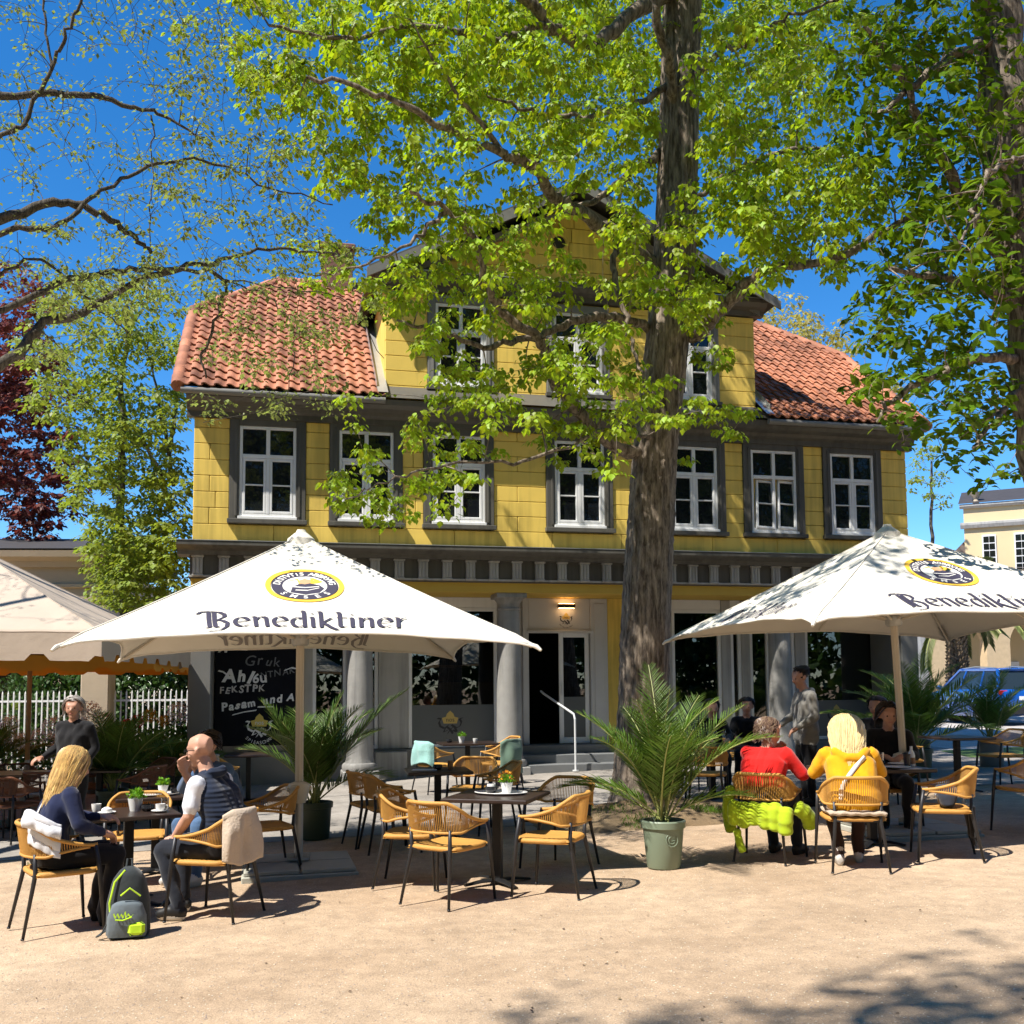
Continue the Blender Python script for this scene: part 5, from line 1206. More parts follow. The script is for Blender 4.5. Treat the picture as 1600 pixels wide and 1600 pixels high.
for i in range(58):
    x = i * .112
    if 3.72 < x < 4.32: continue
    link('picket', pkm, fn, loc=(x, 0, .08))
for z in (.25, 1.68):
    MB().box(0, -.01, z, 3.7, .01, z + .04).build('rail', white_m, fn); MB().box(4.34, -.01, z, 6.4, .01, z + .04).build('rail', white_m, fn)
MB().box(3.74, -.25, -.2, 4.3, .25, 2.5, .02).build('gate_pillar', sandst_m, fn)
wfl_m = M('white_petals', (.78, .76, .76), .7, .05, 10, island=.12, trans=.2); rfl_m = M('crimson_petals', (.55, .02, .06), .6, .1, 10, island=.3, trans=.2); pfl_m = M('pink_petals', (.62, .33, .40), .6, .1, 10, island=.3, trans=.2); yfl_m = M('yellow_petals', (.66, .52, .12), .6, .1, 10, island=.2, trans=.2); bush_m = leafmat('bush_leaf', (.05, .10, .025), (1.2, 1.3, .6), .3)
def bush(x, y, blooms, fm, label, w_=.5, h=1.0, name='flowering_plant'):
    t = thing(name, label, 'plant', (x, y, gz(x) + .006), 0)
    MB().lathe([(.15, 0), (.2, .35), (.21, .36), (.19, .36), (.18, .3)], 20, cap=False).build('pot', pot3_m, t, True)
    N = 700; d = rng.normal(size=(N, 3)); d /= np.linalg.norm(d, axis=1, keepdims=True); p = d * rng.uniform(.3, 1, (N, 1)) * np.array([w_, w_ * .7, h * .42]) + np.array([0, 0, h * .62])
    me = leaves_mesh('foliage', LT_SMALL, p.astype(np.float32), d + np.array([0, 0, .3]), d + rng.normal(size=(N, 3)) * .5, rng.uniform(.06, .11, N)); tag(link('foliage', me, t, bush_m), kind='stuff')
    P_, A_, N_, S_ = [], [], [], []
    for bx, bz, br in blooms:
        n = int(260 * br / .15); d = rng.normal(size=(n, 3)); d /= np.linalg.norm(d, axis=1, keepdims=True)
        P_.append(d * br * rng.uniform(.75, 1, (n, 1)) + np.array([bx, -w_ * .5, bz])); A_.append(np.cross(d, rng.normal(size=(n, 3)))); N_.append(d); S_.append(rng.uniform(.03, .05, n))
    me = leaves_mesh('blossoms', LT_SMALL, np.concatenate(P_).astype(np.float32), np.concatenate(A_), np.concatenate(N_), np.concatenate(S_)); tag(link('blossoms', me, t, fm), kind='stuff')
    return t
bush(-9.1, 18.6, [(-.2, 1.15, .2), (.15, 1.3, .18), (.0, .95, .2), (.35, 1.0, .18), (-.4, .8, .2)], wfl_m, 'white flowering plant left of the standing woman in black', .6, 1.1)
bush(-8.3, 18.9, [(0, 1.2, .22), (.35, 1.05, .2), (-.3, 1.0, .2), (.1, .8, .2)], wfl_m, 'wide white flowering plant right behind the standing woman in black', .6, 1.1)
bush(-7.55, 18.6, [(.0, 1.45, .22), (.25, 1.3, .16)], wfl_m, 'white rounded hydrangea above the shaded palm', .45, 1.2)
bush(-6.65, 18.0, [(-.15, 1.1, .13), (.0, 1.2, .14), (.18, 1.28, .12), (-.3, .98, .1)], rfl_m, 'crimson flowering plant beside the corner pier of the house', .5, 1.05)
bush(-6.45, 18.8, [(-.1, 1.35, .14), (.15, 1.25, .12)], yfl_m, 'yellow flowering plant behind the crimson flowers', .45, 1.1)
bush(-6.3, 19.6, [(.0, 1.35, .24)], wfl_m, 'white hydrangea in front of the picket fence near the house', .45, 1.15)
bush(-9.9, 18.0, [(.2, 1.3, .12), (-.2, 1.1, .15)], pfl_m, 'pink flowering plant at the left picture edge', .5, 1.0)
bush(-10.6, 22.6, [(0, 1.6, .1)], leafD_m, 'light green bush behind the picket fence', 1.3, 2.3, 'green_bush')

# ------------------------------------------------------------------ right: arcade, upper house, palm trunk, car
ar = thing('arcade_building', 'yellow brick arcade with round arches beyond the blue car', 'building', (16.0, 41.0, .3), R(8))
def arch_wall(mb, x0, x1, y0, y1, z0, z1, arches, n=14):
    xs = x0
    for c, w_, zs in arches:
        mb.box(xs, y0, z0, c - w_ / 2, y1, z1); 
        pts = [(c - w_ / 2, z1), (c - w_ / 2, zs)] + [(c - w_ / 2 * math.cos(PI * i / n), zs + w_ / 2 * math.sin(PI * i / n)) for i in range(1, n)] + [(c + w_ / 2, zs), (c + w_ / 2, z1)]
        for i in range(1, len(pts) - 2):
            a, b_ = pts[i], pts[i + 1]; q = [(a[0], a[1]), (b_[0], b_[1]), (b_[0], z1), (a[0], z1)]
            if abs(a[0] - b_[0]) > 1e-5: mb.prism(q, y0, y1)
        xs = c + w_ / 2
    mb.box(xs, y0, z0, x1, y1, z1)
b = MB(); arch_wall(b, .6, 12, 0, .5, -.4, 5.6, [(2.35, 1.75, 2.9), (5.2, 1.9, 2.9), (8.0, 1.9, 2.9), (10.6, 1.9, 2.9)]); b.build('wall', brick_m, ar)
b = MB(); run(b, .5, 12.1, [(0, 5.6), (-.15, 5.6), (-.3, 5.75), (-.3, 5.9), (0, 5.95)]); b.build('cornice', sandst_m, ar)
MB().box(.6, 2.2, -.4, 12, 2.4, 5.5).build('back_wall', cream_m, ar); MB().box(-.1, -.12, -.4, .62, .6, 4.6, .05).build('pier', lgrey_m, ar)
for x in (1.7, 2.7, 5.3):
    o = MB().box(x, 2.1, .0, x + .75, 2.19, 2.2, .01).build('door', white_m, ar); MB().box(x + .1, 2.07, .15, x + .65, 2.095, 2.0).build('pane', pane_m, o)
b = MB(); b.add([(.4, -.4, 5.95), (12.2, -.4, 5.95), (12.2, 4, 6.5), (.4, 4, 6.5)], [(0, 1, 2, 3)]); b.build('roof', M('grey_tile_roof', (.17, .15, .14), .8, .2, 6, .3, 20), ar)
up_ = thing('cream_house', 'cream upper house with white barred windows at the right edge', 'building', (21.4, 48.0, 5.5), R(-27))
MB().box(0, 0, -5.5, 9, 6, 4.3).build('wall', cream_m, up_); b = MB(); run(b, -.15, 9.15, [(0, 3.35), (-.14, 3.35), (-.2, 3.5), (-.2, 3.6), (0, 3.65)]); run(b, -.15, 9.15, [(0, 4.3), (-.12, 4.3), (-.2, 4.4), (-.2, 4.5), (0, 4.52)]); b.build('cornice', lgrey_m, up_)
b = MB(); b.add([(-.2, -.25, 4.52), (9.2, -.25, 4.52), (9.2, 3, 5.6), (-.2, 3, 5.6)], [(0, 1, 2, 3)]); b.build('roof', slate_m, up_)
b = MB(); b.add([(-1.6, .2, 1.2), (-.01, .2, 2.8), (-.01, .2, -.4), (-1.6, .2, -.4)], [(0, 3, 2, 1)]); b.build('side_roof', M('brown_tiles', (.16, .12, .10), .8, .2, 8, .3, 20), up_)
for x in (1.05, 2.4, 3.8):
    o = MB().box(x - .3, -.06, 1.2, x + .3, -.003, 3.0, .01).build('window', white_m, up_)
    for r_ in range(5):
        for c_ in range(2): MB().box(x - .24 + c_ * .25, -.075, 1.28 + r_ * .34, x - .01 + c_ * .25, -.062, 1.56 + r_ * .34).build('pane', pane_m, o)
b = MB(); b.lathe([(.2, 0), (.14, .1), (.1, .25), (.24, .5), (.28, .6), (.1, .62)], 12, (.55, .3, 4.5)); b.build('urn', sandst_m, up_, True)
v, f = text_mesh('TERAN', .42); MB().add([(p[0] + 3.0, -.21, p[1] + .6) for p in v], f).build('lettering', darkp_m, up_)
pt = thing('date_palm', 'tall date palm with scaly trunk in front of the arcade', 'palm', P(1497, 1062, 33) * 1, 0); pt.location.z = .42
b = MB(); n = 26
for j in range(34):
    for k in range(9):
        a = 2 * PI * (k + .5 * (j % 2)) / 9; z = j * .105; r = .30 + .03 * math.sin(z * 2)
        c_, s_ = math.cos(a), math.sin(a); w_ = .1
        b.add([(c_ * r - s_ * w_, s_ * r + c_ * w_, z), (c_ * r + s_ * w_, s_ * r - c_ * w_, z), (c_ * (r + .09), s_ * (r + .09), z + .12), (c_ * r * .9, s_ * r * .9, z + .16)], [(0, 1, 2), (2, 1, 3), (0, 2, 3)])
b.lathe([(.3, 0), (.3, 3.6)], 12); b.build('trunk', bark('palm_bark', (.10, .07, .045), (.36, .27, .18)), pt)
fr = fronds(26, 77, 1.8, 2.6, -20, 70); pos, ax, nr, sz = [], [], [], []; rc = MB()
for az, el, ln, bend in fr:
    p = Vector((0, 0, 3.5)); pts = [p]; e, a = R(el), R(az)
    for i in range(12): p = p + Vector((math.cos(e - R(bend * 1.3) * i / 12) * math.cos(a), math.cos(e - R(bend * 1.3) * i / 12) * math.sin(a), math.sin(e - R(bend * 1.3) * i / 12))) * ln / 12; pts.append(p)
    rc.tube(pts, .02, 4)
    for k in range(70):
        u = .1 + .9 * k / 70; q = pts[min(11, int(u * 12))].lerp(pts[min(12, int(u * 12) + 1)], u * 12 % 1); tg = (pts[min(12, int(u * 12) + 1)] - pts[min(11, int(u * 12))]).normalized(); sd_ = tg.cross(Vector((0, 0, 1))).normalized()
        for sg in (-1, 1): pos.append(tuple(q)); ax.append(tuple(sd_ * sg + tg * .8 + Vector((0, 0, -.3)))); nr.append((0, 0, 1)); sz.append(.42)
rc.build('fronds', rach_m, pt); tag(link('leaflets', leaves_mesh('leaflets', (LT_SMALL[0] * np.array([.12, 1, 1], dtype=np.float32), LT_SMALL[1]), np.array(pos, dtype=np.float32), np.array(ax), np.array(nr), np.array(sz)), pt, leafmat('date_palm_leaf', (.16, .19, .06), (1.2, 1.2, .7), .3)), kind='stuff')
strip('lawn', [(8.6, 19.4), (40, 23.5), (40, 25.5), (8.8, 21.3)], .010, M('lawn_grass', (.09, .15, .03), .9, .25, 9, .5, 60))
strip('kerb', [(8.8, 21.3), (40, 25.5), (40, 25.7), (8.8, 21.5)], .012, lgrey_m)

# blue estate car, nose to the left and away
blue_m = M('blue_car_paint', (.006, .09, .42), .22, 0, spec=.6, coat=1.0); carglass_m = M('car_glass', (.02, .03, .035), .05, 0, spec=.6); tyre_m = M('tyre', (.015, .015, .015), .8, .1, 10); rim_m = M('alloy', (.5, .5, .52), .3, 0, metal=.8); red_m = M('tail_lamp', (.45, .01, .015), .15, 0, spec=.6); plast_m = M('black_plastic', (.02, .02, .022), .5, 0)
def car(x, y, dx, dy, label, paint, scale=1.0):
    t = thing('parked_car', label, 'car', (x, y, gz(x) + .012), head(dx, dy), 'parked cars'); t.scale = (scale,) * 3
    # stations along y (nose +): (y, half width bottom, half width belt, z bottom, z belt)
    st = [(-2.22, .72, .70, .45, .95), (-2.16, .84, .83, .34, 1.02), (-1.9, .90, .89, .27, 1.05), (-1.2, .92, .90, .24, 1.04), (0, .92, .91, .22, 1.02), (1.0, .92, .90, .24, 1.00), (1.6, .91, .87, .26, .93), (2.05, .86, .80, .30, .83), (2.25, .66, .60, .40, .70)]
    b = MB(); ring = []
    for (yy, wb, wt, zb, zt) in st:
        zm = zb + (zt - zb) * .55
        ring.append([(-wb * .92, yy, zb), (-wb, yy, zb + .1), (-wb * 1.015, yy, zm), (-wt, yy, zt - .04), (-wt + .06, yy, zt), (wt - .06, yy, zt), (wt, yy, zt - .04), (wb * 1.015, yy, zm), (wb, yy, zb + .1), (wb * .92, yy, zb)])
    k = 10; vs = sum(ring, []); fs = []
    for i in range(len(ring) - 1):
        for j in range(k): fs.append((i * k + j, (i + 1) * k + j, (i + 1) * k + (j + 1) % k, i * k + (j + 1) % k))
    fs += [tuple(range(k)), tuple(reversed(range((len(ring) - 1) * k, len(ring) * k)))]
    b.add(vs, fs); body = b.build('body', paint, t, True, 38)
    md = body.modifiers.new('b', 'BEVEL'); md.width = .03; md.segments = 2; md.limit_method = 'ANGLE'
    # cabin: roof shell, pillars and windows
    bot = [(-.80, -2.10), (.80, -2.10), (.80, 1.05), (-.80, 1.05)]; top = [(-.60, -1.78), (.60, -1.78), (.58, .25), (-.58, .25)]; zb, zt = 1.03, 1.60
    b = MB(); B_ = [Vector((p[0], p[1], zb - (.04 if i > 1 else 0))) for i, p in enumerate(bot)]; T_ = [Vector((p[0], p[1], zt - .02 * (i < 2))) for i, p in enumerate(top)]
    b.add(B_ + T_, [(0, 1, 5, 4), (1, 2, 6, 5), (2, 3, 7, 6), (3, 0, 4, 7)]); b.build('glazing', carglass_m, t)
    b = MB()
    def bar(a, c, r=.045): b.tube([a, c], r, 6)
    for i in range(4): bar(B_[i], T_[i], .05); bar(T_[i], T_[(i + 1) % 4], .05)
    for yy, y2 in ((-1.15, -1.1), (-.05, -.15)):
        for sg in (-1, 1): bar(Vector((sg * .80, yy, 1.02)), Vector((sg * .6, y2, 1.58)), .035)
    b.build('pillars', paint, t, True)
    b = MB(); b.sheet(lambda u, v: ((u - .5) * 1.24, -1.86 + 2.2 * v, 1.60 + .06 * (1 - (2 * u - 1) ** 2) * math.sin(PI * (.1 + .8 * v))), 8, 10); solid(b.build('roof', paint, t, True), .03)
    for sg in (-1, 1): b = MB(); b.tube([(sg * .56, -1.6, 1.64), (sg * .57, -.6, 1.69), (sg * .56, .2, 1.64)], .02, 6); b.build('roof_rail', rim_m, t, True)
    for sx in (-1, 1):
        for yy in (-1.35, 1.38):
            b = MB(); b.lathe([(.20, -.11), (.31, -.115), (.345, -.09), (.35, 0), (.345, .09), (.31, .115), (.2, .11)], 28, cap=False); o = b.build('tyre', tyre_m, t, True); o.rotation_euler = (0, R(90), 0); o.location = (sx * .83, yy, .35)
            b = MB(); b.lathe([(.0, .08), (.06, .09), (.2, .06), (.225, .1)], 20, cap=False)
            for q in range(5): a = 2 * PI * q / 5; b.tube([(0, 0, .095), (.21 * math.cos(a), .21 * math.sin(a), .1)], .03, 6)
            r_ = b.build('rim', rim_m, o, True); r_.rotation_euler = (0, 0 if sx > 0 else PI, 0)
        MB().box(-.13, -.03, -.07, .13, .05, .07, .02).build('tail_lamp', red_m, t, loc=(sx * .70, -2.17, .93)); MB().box(-.10, -.02, -.05, .10, .06, .06, .02).build('headlamp', rim_m, t, loc=(sx * .62, 2.14, .72))
        MB().ball((0, 0, 0), (.11, .07, .07), 10, 6).build('mirror', paint, t, True, loc=(sx * 1.0, .78, 1.08))
    MB().box(-.75, -2.27, .32, .75, -2.12, .55, .02).build('bumper', plast_m, t); MB().box(-.26, -2.235, .72, .26, -2.22, .83).build('number_plate', white_m, t)
    return t
car(14.35, 31.3, -.10, .995, 'blue estate car parked beyond the palms at the right edge', blue_m)
# unseen wood added around the viewer for window reflections and less sky light
N = 90000; p = np.stack([rng.uniform(-34, 34, N), rng.uniform(-20, -12, N), 22 * rng.uniform(0, 1, N) ** .8], 1)
p[48000:64000] = np.stack([rng.uniform(-26, -19, 16000), rng.uniform(-14, 12, 16000), 16 * rng.uniform(0, 1, 16000) ** .8], 1); p[64000:80000] = np.stack([rng.uniform(24, 31, 16000), rng.uniform(-14, 14, 16000), 19 * rng.uniform(0, 1, 16000) ** .8], 1); d = rng.normal(size=(N, 3))
tag(link('occluder_wood', leaves_mesh('occluder_wood', LT_SMALL, p.astype(np.float32), d, rng.normal(size=(N, 3)), rng.uniform(.4, .75, N)), None, bush_m), 'unseen dark green wood added to darken window reflections and block sky light', 'wood', kind='stuff')
st_ = Tree(); SB = Vector((-7.5, -3.0, gz(-7.5)))
st_.limb([SB, SB + Vector((.1, .2, 3)), SB + Vector((.6, .7, 5.5)), SB + Vector((1.2, 1.2, 8))], .3, .12); st_.limb([SB + Vector((.5, .6, 5.2)), Vector((-6.6, -2, 8)), Vector((-6.2, -1.4, 11)), Vector((-5.6, -1, 13)), Vector((-4.6, -.8, 14))], .12, .03)
st_.connect([Vector((random.uniform(-6.3, -4.0), random.gauss(-.75, .5), random.gauss(14.0, .4))) for _ in range(90)] + [Vector((random.uniform(-8.0, -6.3), random.gauss(-1.05, .3), random.gauss(14.0, .4))) for _ in range(26)] + [Vector((random.uniform(-10, -4), random.uniform(-6, -1), random.uniform(6, 10))) for _ in range(120)], .01, lambda s, pts: (s.clump(pts[-1], 10, .24, .12, .7), s.clump(pts[-2], 4, .24, .11, .7)))
st_.finish('shade_tree', 'tree behind the viewer casting the leafy shadow at the lower right', SB, bark_m, leafA_m, LT_MAPLE)

def hedge(x0, y0, x1, y1, h, label, n=22000):
    u = rng.uniform(0, 1, n); w_ = rng.normal(size=n) * .35; z = h * rng.uniform(0, 1, n) ** .8 * (1 + .12 * np.sin(u * 23))
    dx, dy = x1 - x0, y1 - y0; L_ = math.hypot(dx, dy); p = np.stack([x0 + dx * u - dy / L_ * w_, y0 + dy * u + dx / L_ * w_, z + .028 * (x0 + dx * u)], 1)
    o = link('hedge', leaves_mesh('hedge', LT_SMALL, p.astype(np.float32), rng.normal(size=(n, 3)), rng.normal(size=(n, 3)) + np.array([0, -.4, .5]), rng.uniform(.09, .16, n)), None, bush_m); tag(o, label, 'hedge')
hedge(-11.8, 24.2, -4.5, 25.0, 2.6, 'dark green hedge between the pavilion and the yellow house')
# ------------------------------------------------------------------ people
skin_m = M('skin', (.56, .31, .215), .5, .08, 8, .03, 60); skin2_m = M('tanned_skin', (.46, .24, .16), .5, .08, 8)
def cloth(name, col, var=.12, bump=.25, bs=18, quilt=0.0, sheen=.2):
    m = M(name, col, .85, var, 9, bump, bs, spec=.15, sheen=sheen)
    if quilt:
        n = m.node_tree.nodes; L = m.node_tree.links; b = n['Principled BSDF']; tc = n.new('ShaderNodeTexCoord'); wv = n.new('ShaderNodeTexWave'); wv.bands_direction = 'Z'; wv.wave_profile = 'SIN'
        wv.inputs['Scale'].default_value = quilt; wv.inputs['Distortion'].default_value = .6; wv.inputs['Detail'].default_value = 1; L.new(tc.outputs['Object'], wv.inputs['Vector'])
        bp = n.new('ShaderNodeBump'); bp.inputs['Strength'].default_value = .35; bp.inputs['Distance'].default_value = .012; L.new(wv.outputs[1], bp.inputs['Height']); L.new(bp.outputs[0], b.inputs['Normal'])
    return m
navy_m = cloth('navy_knit', (.012, .018, .055)); vest_m = cloth('navy_quilted_vest', (.014, .022, .045), quilt=9); tee_m = cloth('white_jersey', (.72, .74, .80), .03); jean_m = cloth('dark_denim', (.018, .021, .030)); denim_m = cloth('blue_denim', (.07, .13, .24)); black_c = cloth('black_cloth', (.010, .010, .012)); redc_m = cloth('red_fleece', (.62, .014, .012), .06); yelc_m = cloth('mustard_padded_cotton', (.72, .34, .008), .12, .3, 12); greyc_m = cloth('grey_anorak', (.22, .21, .19), .1); brownp_m = cloth('dark_brown_trousers', (.035, .018, .014)); shoe_m = M('white_trainer', (.55, .52, .48), .6, .1, 10); dshoe_m = M('black_shoe', (.015, .015, .016), .5, .1, 10); sole_m = M('pale_sole', (.6, .56, .5), .7, .05, 10); lime_m = cloth('lime_padded_nylon', (.40, .53, .02), .12, .3, 10); beige_m = cloth('beige_wool', (.52, .42, .32), .06, .4, 60); mint_m = cloth('mint_fleece', (.28, .50, .46), .05, .3, 40); sage_c = cloth('sage_cloth', (.13, .20, .15), .05, .2, 40); whitec_m = cloth('white_padded_cloth', (.72, .72, .74), .03, .3, 14)
blond_m = M('blonde_hair', (.60, .40, .16), .4, .25, 30, spec=.5, island=.28); lblond_m = M('light_blonde_hair', (.74, .58, .30), .4, .2, 30, spec=.5, island=.2); brown_h = M('brown_grey_hair', (.16, .10, .07), .45, .3, 30, spec=.4, island=.5); grey_h = M('grey_hair', (.34, .31, .29), .45, .2, 30, island=.3); dark_h = M('dark_hair', (.02, .015, .013), .4, .2, 30, island=.3)
eye_m = M('eye', (.05, .035, .025), .2, 0); lip_m = M('lip', (.42, .16, .13), .5, 0); strap_m = M('white_leather_strap', (.72, .70, .66), .5, .03, 10)

def rot_h(yaw, pitch, roll=0): return Matrix.Rotation(R(yaw), 3, 'Z') @ Matrix.Rotation(R(pitch), 3, 'X') @ Matrix.Rotation(R(roll), 3, 'Y')
def hand_chain(wr, dirv, palmn, curl=.5, side=1, L=.095):
    """palm, four fingers and a thumb: list of (points, radii)"""
    d = Vector(dirv).normalized(); n = Vector(palmn); n = (n - d * n.dot(d)).normalized(); s = d.cross(n) * side; w = Vector(wr); out = []
    out.append(([w, w + d * .04, w + d * .085], [.026, .030, .028])); out.append(([w + d * .03 + s * .018, w + d * .085 + s * .026], [.022, .017])); out.append(([w + d * .03 - s * .018, w + d * .085 - s * .026], [.022, .016]))
    for k, (o, l) in enumerate(((-.03, .066), (-.01, .080), (.011, .085), (.031, .076))):
        b = w + d * .09 + s * o; p1 = b + (d * math.cos(curl * .7) + n * math.sin(curl * .7)) * l * .45; p2 = p1 + (d * math.cos(curl * 1.7) + n * math.sin(curl * 1.7)) * l * .32; p3 = p2 + (d * math.cos(curl * 2.4) + n * math.sin(curl * 2.4)) * l * .25
        out.append(([b, p1, p2, p3], [.0105, .0095, .0088, .0075]))
    tb_ = w + d * .03 + s * .03; out.append(([tb_, tb_ + s * .03 + d * .03 + n * .008, tb_ + s * .035 + d * .065 + n * .02], [.014, .0115, .009]))
    return out
def person(label, loc, rz, J, mats, voxel=.011, sleeve='long', chub=1.0, extra=(), headrot=(0, 0), neck_m=0, shoes_m=4, group=None, scale=1.0, hem=None):
    """J: joints in the figure's frame (facing +y). mats: skin, top, bottom, undershirt/other, shoe, sole"""
    t = thing('person', label, 'person', loc, rz, group); t.scale = (scale,) * 3
    V = {k: Vector(v) for k, v in J.items() if len(v) == 3}; ch = []
    def add(pts, rs, m, ell=None): ch.append(([Vector(p) for p in pts], rs, m))
    pe, wa, cs, nk, hd_ = V['pelvis'], V['waist'], V['chest'], V['neck'], V['head']; c = chub
    ax = (V['shr'] - V['shl']).normalized(); TOP, BOT, SK = 1, 2, 0
    for o in (-1, 0, 1):
        s = ax * (.075 * o)
        add([wa + s * 1.15 + Vector((0, 0, -.10)), wa + s * 1.1 + Vector((0, 0, .05)), cs + s * 1.25, cs + s * 1.1 + (nk - cs) * .55], [.118 * c, .112 * c, .118 * c, .088], TOP)
        add([pe + s * 1.25, pe + s * 1.2 + (wa - pe) * .5], [.122 * c, .118 * c], BOT if hem is None else TOP)
    add([V['shl'] + Vector((0, 0, .0)), nk + Vector((0, 0, -.045)), V['shr']], [.064, .078, .064], TOP)
    add([nk + Vector((0, 0, -.05)), nk + (hd_ - nk) * .45], [.060, .056], 3 if neck_m else SK)
    add([nk + Vector((0, -.01, -.02)), nk + (hd_ - nk) * .6], [.054, .052], SK)
    H_ = rot_h(*headrot)
    hp = lambda x, y, z: hd_ + H_ @ Vector((x, y, z))
    add([hp(0, -.022, .04), hp(0, .012, .045)], [.091, .088], SK); add([hp(0, .028, -.01), hp(0, .035, -.055)], [.074, .056], SK); add([hp(0, .04, -.07), hp(0, .058, -.098)], [.046, .030], SK)
    add([hp(0, .092, .018), hp(0, .112, -.022)], [.011, .017], SK); add([hp(-.035, .072, .032), hp(.035, .072, .032)], [.024, .024], SK)
    for sg in (-1, 1): add([hp(sg * .086, -.008, -.022), hp(sg * .094, -.018, .012)], [.013, .019], SK); add([hp(sg * .042, .062, -.028), hp(sg * .03, .06, -.04)], [.028, .028], SK)
    for sd_, sg in (('l', -1), ('r', 1)):
        sh, el, wr = V['sh' + sd_], V['el' + sd_], V['wr' + sd_]
        if sleeve == 'long':
            add([sh, sh.lerp(el, .5), el], [.068 * c, .060 * c, .054 * c], TOP); add([el, el.lerp(wr, .35), el.lerp(wr, .9)], [.054 * c, .050, .041], TOP); add([el.lerp(wr, .8), wr], [.030, .026], SK)
        else:
            add([sh, sh.lerp(el, .45), sh.lerp(el, .72)], [.070, .068, .066], 3); add([sh.lerp(el, .6), el, el.lerp(wr, .35), wr], [.046, .043, .043, .028], SK)
        for pts, rs in hand_chain(wr, V.get('hd' + sd_, wr - el), V.get('hn' + sd_, Vector((0, 0, -1))), J.get('curl' + sd_, (.5,))[0] if isinstance(J.get('curl' + sd_), tuple) else .55, sg): add(pts, rs, SK)
        hi, kn, an, to = V['hip' + sd_], V['kn' + sd_], V['an' + sd_], V['to' + sd_]
        add([hi, hi.lerp(kn, .5), kn], [.105 * c, .088 * c, .068], BOT); add([kn, kn.lerp(an, .35), an], [.068, .064, J['cuff'][0] if 'cuff' in J else .050], BOT)
        f = (to - an); f.z = 0; f.normalize(); he = Vector((an.x, an.y, to.z)) - f * .035
        add([an + Vector((0, 0, .03)), an + f * .01 + Vector((0, 0, -.03))], [.042, .045], 4); add([he + Vector((0, 0, .012)), he.lerp(to, .5) + Vector((0, 0, .022)), to], [.042, .046, .036], 4)
        add([he + Vector((0, 0, -.022)), he.lerp(to, .5) + Vector((0, 0, -.02)), to + Vector((0, 0, -.016))], [.030, .032, .026], 5)
    for pts, rs, m in extra: add(pts, rs, m)
    mb = MB()
    for pts, rs, m in ch:
        P2, R2 = [pts[0] - (pts[1] - pts[0]).normalized() * rs[0] * .7], [rs[0] * .68]
        for p, r in zip(pts, rs): P2.append(p); R2.append(r)
        P2.append(pts[-1] + (pts[-1] - pts[-2]).normalized() * rs[-1] * .7); R2.append(rs[-1] * .68)
        mb.tube(P2, R2, 14)
    me = mb.mesh('body'); o = bpy.data.objects.new('body', me); C.objects.link(o)
    md = o.modifiers.new('r', 'REMESH'); md.mode = 'VOXEL'; md.voxel_size = voxel; sm = o.modifiers.new('s', 'SMOOTH'); sm.iterations = 3; sm.factor = .5
    dg = bpy.context.evaluated_depsgraph_get(); me2 = bpy.data.meshes.new_from_object(o.evaluated_get(dg)); bpy.data.objects.remove(o)
    n = len(me2.polygons); cen = np.zeros(n * 3); me2.polygons.foreach_get('center', cen); cen = cen.reshape(-1, 3); best = np.full(n, 1e9); mi = np.zeros(n, dtype=np.int32)
    for pts, rs, m in ch:
        for a, b, ra, rb_ in zip(pts[:-1], pts[1:], rs[:-1], rs[1:]):
            A = np.array(a); D = np.array(b) - A; u = np.clip(((cen - A) @ D) / (D @ D + 1e-9), 0, 1); d = np.linalg.norm(cen - A - u[:, None] * D, axis=1) - (ra + (rb_ - ra) * u); k = d < best; best[k] = d[k]; mi[k] = m
    # gentle folds in the cloth
    nv = len(me2.vertices); co = np.zeros(nv * 3); me2.vertices.foreach_get('co', co); co = co.reshape(-1, 3); no = np.zeros(nv * 3); me2.vertices.foreach_get('normal', no); no = no.reshape(-1, 3)
    sk = np.zeros(nv); cnt = np.zeros(nv); 
    lv = np.zeros(len(me2.loops), dtype=np.int32); me2.loops.foreach_get('vertex_index', lv); lt_ = np.zeros(n, dtype=np.int32); me2.polygons.foreach_get('loop_total', lt_); pm_ = np.repeat((mi == 0) | (mi >= 4), lt_); np.add.at(sk, lv, pm_); np.add.at(cnt, lv, 1)
    iscloth = (sk / np.maximum(cnt, 1)) < .01; q = co @ np.array([[9, 14, 5], [13, -6, 11], [24, 5, 9]]).T
    w_ = np.sin(q[:, 0] * 2.1 + 2 * np.sin(q[:, 1] * .9)) * .5 + np.sin(q[:, 1] * 2.4 + 1.5 * np.sin(q[:, 2] * .7)) * .5
    co = co + no * (w_ * .0075 * iscloth)[:, None]; me2.vertices.foreach_set('co', co.ravel())
    me2.materials.clear()
    for mm in mats: me2.materials.append(mm)
    me2.polygons.foreach_set('material_index', mi); me2.polygons.foreach_set('use_smooth', [True] * n); me2.update()
    bo = link('body', me2, t)
    e = MB()
    for sg in (-1, 1): e.ball(hp(sg * .032, .083, .008), .011, 8, 6)
    e.build('eyes', eye_m, t, True); m_ = MB(); m_.tube([hp(-.024, .083, -.056), hp(0, .092, -.056), hp(.024, .083, -.056)], [.003, .006, .003], 6); m_.build('lips', lip_m, t, True)
    t['_h'] = 0; del t['_h']
    return t, hp, bo
